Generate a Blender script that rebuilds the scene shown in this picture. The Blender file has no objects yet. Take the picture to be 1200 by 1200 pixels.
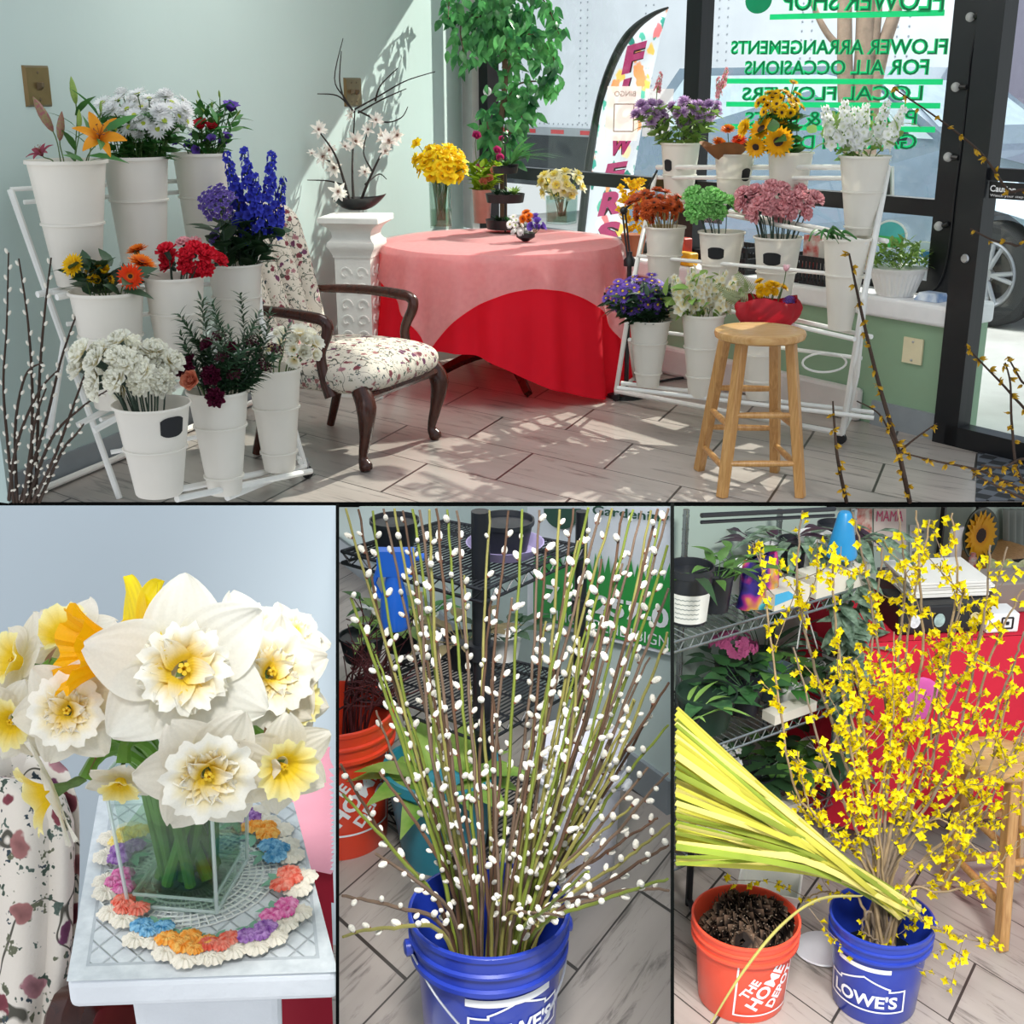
WORLD_E = .92; SUN_E = 26000
import bpy, bmesh, math, random
from mathutils import Vector, Matrix, Quaternion
PI = math.pi
V = Vector
random.seed(11)
RND = random.Random(7)
sc = bpy.context.scene
COL = sc.collection
sc.view_settings.view_transform = 'Standard'
sc.view_settings.look = 'None'

FPX = 1500.0
TH = math.atan(496.0 / FPX)
CAM = V((0, 0, 1.5))
FW = V((0, math.cos(TH), -math.sin(TH)))
UP = V((0, math.sin(TH), math.cos(TH)))
cd = bpy.data.cameras.new('camera')
cd.sensor_width = 36
cd.lens = 36 * FPX / 1200
cd.clip_start = 0.05
cam = bpy.data.objects.new('camera', cd)
cam.location = CAM
cam.rotation_euler = (PI / 2 - TH, 0, 0)
COL.objects.link(cam)
sc.camera = cam

def ray(px, py):
    return FW + V((1, 0, 0)) * ((px - 600) / FPX) + UP * ((600 - py) / FPX)
def PD(px, py, d):                       # point at depth d along the view axis
    return CAM + ray(px, py) * d
def PZ(px, py, z):                       # point on a level plane
    r = ray(px, py)
    return CAM + r * ((z - CAM.z) / r.z)
def PY(px, py, y):
    r = ray(px, py)
    return CAM + r * (y / r.y)
def PP(px, py, p0, n):                   # point on a general plane
    r = ray(px, py)
    return CAM + r * ((V(p0) - CAM).dot(n) / r.dot(n))
def depth(p):
    return (V(p) - CAM).dot(FW)
def mpp(p):                              # metres per pixel at p
    return depth(p) / FPX
def proj(p):
    q = V(p) - CAM
    d = q.dot(FW)
    return (600 + FPX * q.x / d, 600 - FPX * q.dot(UP) / d)
def zat(p, py):                          # height on the vertical through p that shows at picture row py
    return PY(600, py, p.y).z

def lin(h):
    if isinstance(h, str):
        h = h.lstrip('#')
        c = [int(h[i:i + 2], 16) / 255 for i in (0, 2, 4)]
    else:
        c = list(h)
    return tuple((x / 12.92 if x <= .04045 else ((x + .055) / 1.055) ** 2.4) for x in c) + (1.0,)

class NT:
    def __init__(s, name):
        s.m = bpy.data.materials.new(name)
        s.m.use_nodes = True
        s.t = s.m.node_tree
        s.t.nodes.clear()
        s.out = s.t.nodes.new('ShaderNodeOutputMaterial')
    def n(s, kind, **kw):
        nd = s.t.nodes.new('ShaderNode' + kind)
        for k, v in kw.items():
            if k.startswith('i_'):
                key = k[2:]
                nd.inputs[int(key) if key.isdigit() else key.replace('_', ' ')].default_value = v
            else:
                setattr(nd, k, v)
        return nd
    def l(s, a, b):
        s.t.links.new(a, b)
    def ramp(s, fac, stops, interp='LINEAR'):
        r = s.n('ValToRGB')
        r.color_ramp.interpolation = interp
        e = r.color_ramp.elements
        while len(e) < len(stops):
            e.new(0.5)
        for el, (p, c) in zip(e, stops):
            el.position = p
            el.color = c
        s.l(fac, r.inputs[0])
        return r.outputs[0]
    def mix(s, fac, a, b, blend='MIX'):
        m = s.n('Mix', data_type='RGBA', blend_type=blend)
        for sock, v in ((m.inputs[0], fac), (m.inputs[6], a), (m.inputs[7], b)):
            if hasattr(v, 'links') or hasattr(v, 'is_linked'):
                s.l(v, sock)
            else:
                sock.default_value = v
        return m.outputs[2]

MATS = {}
def mat(name, col, rough=.5, var=.08, scale=12, bump=0, bscale=60, metal=0, spec=.5, trans=0, rand=0, sheen=0, coat=0, alpha=1, col2=None, emit=0, coord='Object', sss=0):
    if name in MATS:
        return MATS[name]
    t = NT(name)
    tc = t.n('TexCoord')
    nz = t.n('TexNoise', i_Scale=scale, i_Detail=4.0)
    t.l(tc.outputs[coord], nz.inputs['Vector'])
    c = lin(col)
    if col2:
        a, b = c, lin(col2)
        stops = [(.35, a), (.65, b)]
    else:
        a = tuple(max(0, x * (1 - var)) for x in c[:3]) + (1,)
        b = tuple(min(1, x * (1 + var)) for x in c[:3]) + (1,)
        stops = [(.3, a), (.7, b)]
    cs = t.ramp(nz.outputs['Fac'], stops)
    if rand:
        oi = t.n('ObjectInfo')
        hsv = t.n('HueSaturation')
        mr = t.n('MapRange', i_To_Min=1 - rand, i_To_Max=1 + rand)
        t.l(oi.outputs['Random'], mr.inputs[0])
        t.l(mr.outputs[0], hsv.inputs['Value'])
        mr2 = t.n('MapRange', i_To_Min=.5 - rand * .06, i_To_Max=.5 + rand * .06)
        t.l(oi.outputs['Random'], mr2.inputs[0])
        t.l(mr2.outputs[0], hsv.inputs['Hue'])
        t.l(cs, hsv.inputs['Color'])
        cs = hsv.outputs[0]
    p = t.n('BsdfPrincipled', i_Roughness=rough, i_Metallic=metal)
    p.inputs['Specular IOR Level'].default_value = spec
    p.inputs['Coat Weight'].default_value = coat
    p.inputs['Sheen Weight'].default_value = sheen
    p.inputs['Alpha'].default_value = alpha
    t.l(cs, p.inputs['Base Color'])
    if emit:
        p.inputs['Emission Strength'].default_value = emit
        t.l(cs, p.inputs['Emission Color'])
    if bump:
        bz = t.n('TexNoise', i_Scale=bscale, i_Detail=5.0)
        t.l(tc.outputs[coord], bz.inputs['Vector'])
        bp = t.n('Bump', i_Strength=bump, i_Distance=.01)
        t.l(bz.outputs['Fac'], bp.inputs['Height'])
        t.l(bp.outputs[0], p.inputs['Normal'])
    sh = p.outputs[0]
    if trans:
        tr = t.n('BsdfTranslucent')
        t.l(cs, tr.inputs['Color'])
        mx = t.n('MixShader', i_0=trans)
        t.l(p.outputs[0], mx.inputs[1])
        t.l(tr.outputs[0], mx.inputs[2])
        sh = mx.outputs[0]
    t.l(sh, t.out.inputs[0])
    MATS[name] = t.m
    return t.m

def glass(name, tint='#ffffff', refl=.08, rough=0.0):
    if name in MATS:
        return MATS[name]
    t = NT(name)
    tr = t.n('BsdfTransparent', i_Color=lin(tint))
    gl = t.n('BsdfGlossy', i_Roughness=rough)
    lw = t.n('LayerWeight', i_Blend=.25)
    mr = t.n('MapRange', i_To_Min=refl * .5, i_To_Max=min(1, refl * 6))
    t.l(lw.outputs['Facing'], mr.inputs[0])
    mx = t.n('MixShader')
    t.l(mr.outputs[0], mx.inputs[0])
    t.l(tr.outputs[0], mx.inputs[1])
    t.l(gl.outputs[0], mx.inputs[2])
    t.l(mx.outputs[0], t.out.inputs[0])
    MATS[name] = t.m
    return t.m

def petal_mat(name, inner, outer, p0=.15, p1=.6, trans=.3, rand=.08, rough=.55, vein=0):
    """colour runs along attribute 'u' (0 at the heart, 1 at the tip)."""
    if name in MATS:
        return MATS[name]
    t = NT(name)
    at = t.n('Attribute', attribute_name='u')
    cs = t.ramp(at.outputs['Fac'], [(p0, lin(inner)), (p1, lin(outer))])
    tc = t.n('TexCoord')
    nz = t.n('TexNoise', i_Scale=30.0, i_Detail=3.0)
    t.l(tc.outputs['Object'], nz.inputs['Vector'])
    sh = t.ramp(nz.outputs['Fac'], [(.3, (.94, .94, .94, 1)), (.7, (1, 1, 1, 1))])
    cs = t.mix(1.0, cs, sh, 'MULTIPLY')
    oi = t.n('ObjectInfo')
    hsv = t.n('HueSaturation')
    mr = t.n('MapRange', i_To_Min=1 - rand, i_To_Max=1 + rand * .5)
    t.l(oi.outputs['Random'], mr.inputs[0])
    t.l(mr.outputs[0], hsv.inputs['Value'])
    t.l(cs, hsv.inputs['Color'])
    cs = hsv.outputs[0]
    p = t.n('BsdfPrincipled', i_Roughness=rough)
    p.inputs['Specular IOR Level'].default_value = .25
    t.l(cs, p.inputs['Base Color'])
    if vein:
        av = t.n('Attribute', attribute_name='v')
        mm = t.n('Math', operation='MULTIPLY', i_1=vein)
        t.l(av.outputs['Fac'], mm.inputs[0])
        sn = t.n('Math', operation='SINE')
        t.l(mm.outputs[0], sn.inputs[0])
        bp = t.n('Bump', i_Strength=.15, i_Distance=.002)
        t.l(sn.outputs[0], bp.inputs['Height'])
        t.l(bp.outputs[0], p.inputs['Normal'])
    tr = t.n('BsdfTranslucent')
    t.l(cs, tr.inputs['Color'])
    mx = t.n('MixShader', i_0=trans)
    t.l(p.outputs[0], mx.inputs[1])
    t.l(tr.outputs[0], mx.inputs[2])
    t.l(mx.outputs[0], t.out.inputs[0])
    MATS[name] = t.m
    return t.m

class MB:
    def __init__(s):
        s.v, s.f, s.mi, s.u, s.w = [], [], [], [], []
        s.uv = None
        s.m = 0
    def addv(s, p, u=0.0, w=0.0):
        s.v.append((p[0], p[1], p[2])); s.u.append(u); s.w.append(w)
        return len(s.v) - 1
    def face(s, idx):
        s.f.append(tuple(idx)); s.mi.append(s.m)
    def grid(s, fn, nu, nv, cu=False, cv=False):
        """fn(i/nu, j/nv) -> point; u attr = first parameter"""
        b = len(s.v)
        NU = nu if cu else nu + 1
        NV = nv if cv else nv + 1
        for i in range(NU):
            for j in range(NV):
                s.addv(fn(i / nu, j / nv), i / nu, j / nv)
        for i in range(nu):
            for j in range(nv):
                i2, j2 = (i + 1) % NU, (j + 1) % NV
                s.face((b + i * NV + j, b + i2 * NV + j, b + i2 * NV + j2, b + i * NV + j2))
        return s
    def box(s, c, size, R=None):
        c = V(c); hx, hy, hz = size[0] / 2, size[1] / 2, size[2] / 2
        b = len(s.v)
        for x in (-hx, hx):
            for y in (-hy, hy):
                for z in (-hz, hz):
                    p = V((x, y, z))
                    if R is not None: p = R @ p
                    s.addv(c + p)
        for f in ((0, 1, 3, 2), (4, 6, 7, 5), (0, 4, 5, 1), (2, 3, 7, 6), (0, 2, 6, 4), (1, 5, 7, 3)):
            s.face([b + k for k in f])
        return s
    def hexa(s, P):
        """eight corners: four of the bottom ring then four of the top ring"""
        b = len(s.v)
        for p in P: s.addv(p)
        for f in ((3, 2, 1, 0), (4, 5, 6, 7), (0, 1, 5, 4), (1, 2, 6, 5), (2, 3, 7, 6), (3, 0, 4, 7)):
            s.face([b + k for k in f])
        return s
    def poly(s, P):
        b = len(s.v)
        for p in P: s.addv(p)
        s.face(range(b, b + len(P)))
        return s
    def tube(s, path, r, n=6, caps=True, flat=1.0, up=None):
        path = [V(p) for p in path]
        k = len(path)
        if not hasattr(r, '__len__'): r = [r] * k
        T = []
        for i in range(k):
            a = path[max(0, i - 1)]; c = path[min(k - 1, i + 1)]
            d = (c - a)
            T.append(d.normalized() if d.length > 1e-9 else V((0, 0, 1)))
        nrm = V(up) if up is not None else (V((0, 0, 1)) if abs(T[0].z) < .9 else V((1, 0, 0)))
        b = len(s.v)
        for i in range(k):
            nrm = nrm - T[i] * nrm.dot(T[i])
            if nrm.length < 1e-6: nrm = T[i].orthogonal()
            nrm.normalize()
            bi = T[i].cross(nrm)
            for j in range(n):
                a = 2 * PI * j / n
                s.addv(path[i] + nrm * (math.cos(a) * r[i]) + bi * (math.sin(a) * r[i] * flat), i / max(1, k - 1), j / n)
        for i in range(k - 1):
            for j in range(n):
                j2 = (j + 1) % n
                s.face((b + i * n + j, b + i * n + j2, b + (i + 1) * n + j2, b + (i + 1) * n + j))
        if caps:
            s.face([b + j for j in range(n)][::-1])
            s.face([b + (k - 1) * n + j for j in range(n)])
        return s
    def lathe(s, prof, n=24, c=(0, 0, 0), cap=True, sx=1, sy=1, R=None):
        c = V(c); b = len(s.v); k = len(prof)
        for i, (r, z) in enumerate(prof):
            for j in range(n):
                a = 2 * PI * j / n
                p = V((r * math.cos(a) * sx, r * math.sin(a) * sy, z))
                if R is not None: p = R @ p
                s.addv(c + p, i / max(1, k - 1), j / n)
        for i in range(k - 1):
            for j in range(n):
                j2 = (j + 1) % n
                s.face((b + i * n + j, b + i * n + j2, b + (i + 1) * n + j2, b + (i + 1) * n + j))
        if cap:
            if prof[0][0] > 1e-5: s.face([b + j for j in range(n)][::-1])
            if prof[-1][0] > 1e-5: s.face([b + (k - 1) * n + j for j in range(n)])
        return s
    def ball(s, c, r, nu=6, nv=8, R=None):
        c = V(c)
        rx, ry, rz = r if hasattr(r, '__len__') else (r, r, r)
        def fn(u, v):
            a = PI * (u * .98 + .01); t = 2 * PI * v
            p = V((rx * math.sin(a) * math.cos(t), ry * math.sin(a) * math.sin(t), -rz * math.cos(a)))
            if R is not None: p = R @ p
            return c + p
        return s.grid(fn, nu, nv, cv=True)
    def xform(s, M, start=0):
        for i in range(start, len(s.v)):
            p = M @ V(s.v[i]); s.v[i] = (p.x, p.y, p.z)
        return s
    def add(s, o, M=None):
        b = len(s.v)
        for p, u, w in zip(o.v, o.u, o.w):
            q = M @ V(p) if M is not None else p
            s.addv(q, u, w)
        for f, mi in zip(o.f, o.mi):
            s.f.append(tuple(b + i for i in f)); s.mi.append(mi)
        return s
    def data(s, name, mats, smooth=True, origin=None):
        me = bpy.data.meshes.new(name)
        vv = s.v if origin is None else [(p[0] - origin[0], p[1] - origin[1], p[2] - origin[2]) for p in s.v]
        me.from_pydata(vv, [], s.f)
        if not isinstance(mats, (list, tuple)): mats = [mats]
        for m in mats: me.materials.append(m)
        me.polygons.foreach_set('material_index', s.mi)
        if smooth: me.polygons.foreach_set('use_smooth', [True] * len(s.f))
        a = me.attributes.new('u', 'FLOAT', 'POINT'); a.data.foreach_set('value', s.u)
        a = me.attributes.new('v', 'FLOAT', 'POINT'); a.data.foreach_set('value', s.w)
        if s.uv:
            ul = me.uv_layers.new(name='uv')
            for lp in me.loops:
                ul.data[lp.index].uv = s.uv(s.v[lp.vertex_index])
        me.update()
        if smooth:
            try: me.set_sharp_from_angle(angle=math.radians(42))
            except Exception: pass
        return me

def setp(o, label=None, cat=None, group=None, kind=None):
    if label: o['label'] = label
    if cat: o['category'] = cat
    if group: o['group'] = group
    if kind: o['kind'] = kind
    return o
def thing(name, label, cat, loc, group=None, rotz=0, kind=None):
    o = bpy.data.objects.new(name, None)
    o.empty_display_size = .05
    o.location = loc
    o.rotation_euler = (0, 0, rotz)
    COL.objects.link(o)
    return setp(o, label, cat, group, kind)
def mesh_obj(name, mb, mats, parent=None, smooth=True, world=True, label=None):
    """mesh under a thing. world=True: the vertices are world points and the thing is unrotated."""
    org = None
    if parent is not None and world:
        q = V((0, 0, 0)); pp = parent
        while pp is not None:
            q = q + V(pp.location); pp = pp.parent
        org = q
    me = mb.data(name, mats, smooth, org) if isinstance(mb, MB) else mb
    o = bpy.data.objects.new(name, me)
    COL.objects.link(o)
    if parent is not None: o.parent = parent
    if label: o['label'] = label
    return o
def solo(name, mb, mats, label, cat, group=None, smooth=True, kind=None):
    """a thing that is one mesh, origin at its base"""
    xs = [p[0] for p in mb.v]; ys = [p[1] for p in mb.v]; z0 = min(p[2] for p in mb.v)
    org = V((sum(xs) / len(xs), sum(ys) / len(ys), z0))
    me = mb.data(name, mats, smooth, org)
    o = bpy.data.objects.new(name, me)
    o.location = org
    COL.objects.link(o)
    return setp(o, label, cat, group, kind)
def structure(name, mb, mats, smooth=False, parent=None, label=None):
    o = mesh_obj(name, mb, mats, parent, smooth)
    if parent is None:
        o['kind'] = 'structure'
    if label: o['label'] = label
    return o
def inst(name, me, parent, M):
    o = bpy.data.objects.new(name, me)
    o.parent = parent
    COL.objects.link(o)
    o.matrix_local = M
    return o
def aim(d, roll=0.0, up=V((0, 0, 1))):
    """rotation that takes +Z onto d"""
    q = V((0, 0, 1)).rotation_difference(V(d).normalized())
    return (q.to_matrix() @ Matrix.Rotation(roll, 3, 'Z'))
def M4(R, loc, s=1.0):
    m = R.to_4x4()
    S = Matrix.Diagonal((s, s, s, 1)) if not hasattr(s, '__len__') else Matrix.Diagonal((s[0], s[1], s[2], 1))
    m = m @ S
    m.translation = loc
    return m
def bez(a, b, c, d, n=8):
    out = []
    for i in range(n + 1):
        t = i / n
        out.append(V(a) * (1 - t) ** 3 + V(b) * 3 * t * (1 - t) ** 2 + V(c) * 3 * t * t * (1 - t) + V(d) * t ** 3)
    return out
def spline(pts, n=6):
    """Catmull-Rom through the points"""
    P = [V(p) for p in pts]; out = []
    for i in range(len(P) - 1):
        p0 = P[max(0, i - 1)]; p1 = P[i]; p2 = P[i + 1]; p3 = P[min(len(P) - 1, i + 2)]
        for k in range(n):
            t = k / n
            out.append(.5 * ((2 * p1) + (p2 - p0) * t + (2 * p0 - 5 * p1 + 4 * p2 - p3) * t * t + (3 * p1 - p0 - 3 * p2 + p3) * t ** 3))
    out.append(P[-1])
    return out
def jit(r, s):
    return V((r.uniform(-s, s), r.uniform(-s, s), r.uniform(-s, s)))

TEXTS = {}
def text_mb(s, bold=0.0, align='CENTER', space=1.0):
    """lettering as flat geometry in the XY plane, cap height about .7"""
    cu = bpy.data.curves.new('lettering', 'FONT')
    cu.body = s; cu.align_x = align; cu.offset = bold; cu.space_character = space
    cu.resolution_u = 3
    o = bpy.data.objects.new('lettering', cu)
    COL.objects.link(o)
    bpy.context.view_layer.update()
    dg = bpy.context.evaluated_depsgraph_get()
    me = bpy.data.meshes.new_from_object(o.evaluated_get(dg))
    mb = MB()
    for v in me.vertices: mb.addv(v.co)
    for p in me.polygons: mb.face(p.vertices)
    bpy.data.objects.remove(o); bpy.data.curves.remove(cu); bpy.data.meshes.remove(me)
    return mb
def words_of(t, gap=.16):
    """flat lettering cut into one mesh per word"""
    par = list(range(len(t.v)))
    def find(a):
        while par[a] != a: par[a] = par[par[a]]; a = par[a]
        return a
    for f in t.f:
        for j in f[1:]: par[find(j)] = find(f[0])
    isl = {}
    for i in range(len(t.v)): isl.setdefault(find(i), []).append(i)
    sp = sorted((min(t.v[i][0] for i in I), max(t.v[i][0] for i in I), r) for r, I in isl.items())
    wid = {}; w = 0; end = sp[0][1]
    for a, b, r in sp:
        if a - end > gap: w += 1
        end = max(end, b); wid[r] = w
    return [wid[find(f[0])] for f in t.f], w + 1
def pick_word(out, fw, k):
    mb = MB(); mp = {}
    for f, q in zip(out.f, fw):
        if q != k: continue
        for j in f:
            if j not in mp: mp[j] = mb.addv(out.v[j])
        mb.face([mp[j] for j in f])
    return mb
def fit_words(s, p_l, p_r, h, upv, bold=0.0, mirror=False):
    out = fit_text(s, p_l, p_r, h, upv, bold=bold, mirror=mirror)
    fw, n = words_of(text_mb(s, bold))
    return [pick_word(out, fw, k) for k in range(n)]
def fit_text(s, p_l, p_r, h, upv, off=V((0, 0, 0)), bold=0.0, mirror=False, space=1.0):
    """letters stretched so that their run goes from p_l to p_r with cap height h"""
    t = text_mb(s, bold, space=space)
    x0 = min(p[0] for p in t.v); x1 = max(p[0] for p in t.v)
    y0 = min(p[1] for p in t.v); y1 = max(p[1] for p in t.v)
    p_l, p_r = V(p_l), V(p_r)
    out = MB()
    for p in t.v:
        a = (p[0] - x0) / (x1 - x0)
        if mirror: a = 1 - a
        b = (p[1] - y0) / (y1 - y0)
        out.addv(p_l.lerp(p_r, a) + V(upv) * (b * h) + off)
    for f in t.f: out.face(f)
    return out

WHITE = mat('white_paint', '#f2f0ea', .35, .03)
BLACKM = mat('black_metal', '#15171a', .4, .1)
YF = PZ(600, 588.2, 0).y                       # the cut edge of its floor
LW0 = PZ(15, 588, 0)
B0 = PZ(1098, 515, 0)                          # outer end of the window bench
KG = PY(548, 300, 9.0); KG = V((KG.x, 9.0, 0))
dG = V((B0.x, B0.y, 0)) + V((.2, .13, 0)) - KG
dG.z = 0; dG.normalize()                       # along the shop front, towards the door
nG = V((-dG.y, dG.x, 0))                       # outwards, to the street
if nG.x < 0: nG = -nG
PB = V((B0.x, B0.y, 0))                        # point of the bench front plane
PG = KG.copy()                                 # point of the glass plane
dL = (KG - V((LW0.x, LW0.y, 0))).normalized()  # along the long wall
nL = V((dL.y, -dL.x, 0))                       # into the room
ROOMH = 2.75

mint = mat('mint_wall_paint', '#b2c5c2', .6, .03, 1.3, .05, 25)
def floor_mat(name, base, dark, grout, grime=1.0):
    t = NT(name)
    uv = t.n('UVMap', uv_map='uv')
    br = t.n('TexBrick', offset=.5, squash=1.0)
    br.inputs['Scale'].default_value = 1.0
    br.inputs['Mortar Size'].default_value = .008
    br.inputs['Mortar Smooth'].default_value = .1
    br.inputs['Brick Width'].default_value = 1.0
    br.inputs['Row Height'].default_value = 1.0
    br.inputs['Color1'].default_value = (0, 0, 0, 1)
    br.inputs['Color2'].default_value = (1, 1, 1, 1)
    br.inputs['Mortar'].default_value = (.5, .5, .5, 1)
    t.l(uv.outputs[0], br.inputs['Vector'])
    tc = t.n('TexCoord')
    mp = t.n('Mapping')
    mp.inputs['Rotation'].default_value = (0, 0, .35)
    mp.inputs['Scale'].default_value = (1.3, 6.5, 1)
    t.l(uv.outputs[0], mp.inputs['Vector'])
    ad = t.n('VectorMath', operation='ADD')
    sc_ = t.n('VectorMath', operation='SCALE'); sc_.inputs['Scale'].default_value = 3.0
    t.l(br.outputs['Color'], sc_.inputs[0])
    t.l(mp.outputs[0], ad.inputs[0]); t.l(sc_.outputs[0], ad.inputs[1])
    n1 = t.n('TexNoise', i_Scale=1.6, i_Detail=9.0, i_Roughness=.68, i_Distortion=.9)
    t.l(ad.outputs[0], n1.inputs['Vector'])
    n2 = t.n('TexNoise', i_Scale=.7, i_Detail=3.0)
    t.l(ad.outputs[0], n2.inputs['Vector'])
    c1 = t.ramp(n1.outputs['Fac'], [(.30, lin(dark)), (.46, lin(base)), (.62, lin(base)), (.8, (*[min(1, x * 1.08) for x in lin(base)[:3]], 1))])
    c2 = t.ramp(n2.outputs['Fac'], [(.3, (.86, .85, .84, 1)), (.7, (1, 1, 1, 1))])
    c = t.mix(1.0, c1, c2, 'MULTIPLY')
    c = t.mix(br.outputs['Fac'], c, lin(grout))
    p = t.n('BsdfPrincipled', i_Roughness=.28)
    p.inputs['Specular IOR Level'].default_value = .4
    t.l(c, p.inputs['Base Color'])
    bp = t.n('Bump', i_Strength=.25, i_Distance=.004, invert=True)
    t.l(br.outputs['Fac'], bp.inputs['Height'])
    t.l(bp.outputs[0], p.inputs['Normal'])
    t.l(p.outputs[0], t.out.inputs[0])
    return t.m
def uv_basis(O, A, Bp):
    """tile space: O -> (0,0), A -> (1,0), Bp -> (0,1)"""
    e1 = V(A) - V(O); e2 = V(Bp) - V(O)
    det = e1.x * e2.y - e1.y * e2.x
    def f(p):
        x, y = p[0] - O[0], p[1] - O[1]
        return ((x * e2.y - y * e2.x) / det, (e1.x * y - e1.y * x) / det)
    return f
FLOORM = floor_mat('marble_floor_tile', '#aea59e', '#5f5956', '#3f3b38')
O1 = V((-.357, 5.188, 0))
RSIDE = PB + dG * 2.6
def isect(p, d, q, e):
    det = d.x * e.y - d.y * e.x
    t = ((q.x - p.x) * e.y - (q.y - p.y) * e.x) / det
    return p + d * t
mb = MB()
lf = isect(V((LW0.x, LW0.y, 0)), dL, V((0, YF, 0)), V((1, 0, 0)))
rf = isect(PB, dG, V((0, YF, 0)), V((1, 0, 0)))
T = .004 * 4.9
mb.hexa([lf + V((0, 0, -T)), rf + V((0, 0, -T)), KG + V((0, 0, -T)), KG + V((0, 0, -T)) - dL * .01, lf, rf, KG, KG - dL * .01])
mb.uv = uv_basis(O1, O1 + V((.582, -.484, 0)), O1 + V((.157, .402, 0)))
mb2 = MB()
structure('floor', mb, [FLOORM])
mb = MB()
for a, b in ((PZ(-6, 588.2, 0), PZ(1206, 588.2, 0)),):
    lo = [PY(-6, 594.0, YF), PY(1206, 594.0, YF)]
    mb.hexa([lo[0] + V((0, .02, 0)), lo[0] - V((0, .004, 0)), lo[1] - V((0, .004, 0)), lo[1] + V((0, .02, 0)),
             a + V((0, .02, -.0005)), a - V((0, .004, 0.0005)), b - V((0, .004, 0.0005)), b + V((0, .02, -.0005))])
DIVM = mat('divider_black', '#0b0d0c', .95, .1, spec=.05)
structure('trim_1', mb, DIVM)

mb = MB()
w0 = lf - dL * .02
w1 = KG
out = -nL * .08
mb.hexa([w0, w1, w1 + out, w0 + out] + [p + V((0, 0, ROOMH)) for p in (w0, w1, w1 + out, w0 + out)])
structure('wall_left', mb, mint)
mb = MB()
cq = [w0 - nL * .1, V((rf.x + .3, YF, 0)), PB + dG * .0 + nG * .4 + V((.9, 0, 0)), KG + nG * .3]
mb.hexa([p + V((0, 0, ROOMH)) for p in cq] + [p + V((0, 0, ROOMH + .06)) for p in cq])
structure('ceiling', mb, mat('ceiling_white', '#efeee8', .8, .02))
mb = MB()
q0, q1 = lf + nL * .012, KG + nL * .012
mb.hexa([q0, q1, q1 - nL * .012, q0 - nL * .012] + [p + V((0, 0, .11)) for p in (q0, q1, q1 - nL * .012, q0 - nL * .012)])
structure('baseboard_left', mb, mat('grey_vinyl', '#8d959a', .5, .05))
mb = MB()
mb.tube([q0 + nL * .03 + V((0, 0, .02)), q1 + nL * .03 + V((0, 0, .02))], .014, 8)
structure('trim_2', mb, WHITE)

zs = .60
green = mat('sage_green_wall_paint', '#8fae90', .6, .04, 2, .05, 30)
g0 = isect(PB, dG, KG, dL)                      # where the bench meets the long wall
off = (PB - PG).dot(nG)
mb = MB()
e0, e1 = g0, PB.copy()
dep = nG * (-off + .05)
mb.hexa([e0, e1, e1 + dep, e0 + dep] + [p + V((0, 0, zs - .09)) for p in (e0, e1, e1 + dep, e0 + dep)])
structure('wall_right', mb, green)
mb = MB()
s0, s1 = e0 - nG * .035, e1 - nG * .035 + dG * .03
dep2 = dep + nG * .035
lo, hi = zs - .095, zs
prof = [(0, lo), (-.0, lo + .02), (0, hi - .02), (.012, hi - .004), (.03, hi)]
mb.hexa([s0 + V((0, 0, lo)), s1 + V((0, 0, lo)), s1 + dep2 + V((0, 0, lo)), s0 + dep2 + V((0, 0, lo)),
         s0 + V((0, 0, hi)), s1 + V((0, 0, hi)), s1 + dep2 + V((0, 0, hi)), s0 + dep2 + V((0, 0, hi))])
so = structure('trim_3', mb, mat('sill_white', '#e9e9ea', .4, .04))
bv = so.modifiers.new('round', 'BEVEL'); bv.width = .018; bv.segments = 3
mb = MB()
h0, h1 = e0 - nG * .05, PB - dG * .42 - nG * .05
mb.hexa([h0, h1, h1 + nG * .05, h0 + nG * .05] + [p + V((0, 0, .16)) for p in (h0, h1, h1 + nG * .05, h0 + nG * .05)])
o = structure('baseboard_right', mb, mat('heater_white', '#dcd6d2', .4, .04))
bv = o.modifiers.new('round', 'BEVEL'); bv.width = .02; bv.segments = 2
mb = MB()
h0, h1 = PB - dG * .36 - nG * .02, PB + dG * .012 - nG * .02
mb.hexa([h0, h1, h1 + nG * .02, h0 + nG * .02] + [p + V((0, 0, .115)) for p in (h0, h1, h1 + nG * .02, h0 + nG * .02)])
structure('baseboard_end', mb, mat('grey_vinyl', '#8d959a', .5, .05))

def gp(px, py, back=0.0):                      # picture point on the glass plane
    return PP(px, py, PG - nG * back, nG)
def on_glass(px, z):                           # point of the glass plane at picture column px (near z) and height z
    y = 200
    for _ in range(6):
        p = gp(px, y); y -= (z - p.z) / mpp(p) * 1.02
    p = gp(px, y); return V((p.x, p.y, z))
frame_m = mat('black_window_frame', '#101318', .35, .1)
def bar(mb, a, b, w, t, axis):
    """bar from a to b, w across (along axis), t through the wall"""
    a, b = V(a), V(b); ax = V(axis) * (w / 2); th = nG * (t / 2)
    mb.hexa([a - ax - th, a + ax - th, a + ax + th, a - ax + th, b - ax - th, b + ax - th, b + ax + th, b - ax + th])
zt = (gp(1010, 236).z)
xs_m = [gp(573, 150), gp(817, 100), gp(1137, 120)]
mb = MB()
for i, p in enumerate(xs_m):
    w = (.10, .115, .2)[i]
    bar(mb, V((p.x, p.y, zs - .02)), V((p.x, p.y, ROOMH)), w, .09, dG)
pl, pr = xs_m[0], xs_m[2]
for z, w in ((zs + .03, .06), (zt, .075), (ROOMH - .04, .08)):
    bar(mb, V((pl.x, pl.y, z)), V((pr.x, pr.y, z)), w, .07, V((0, 0, 1)))
wf = structure('window_1', mb, frame_m)
mb = MB()
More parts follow.
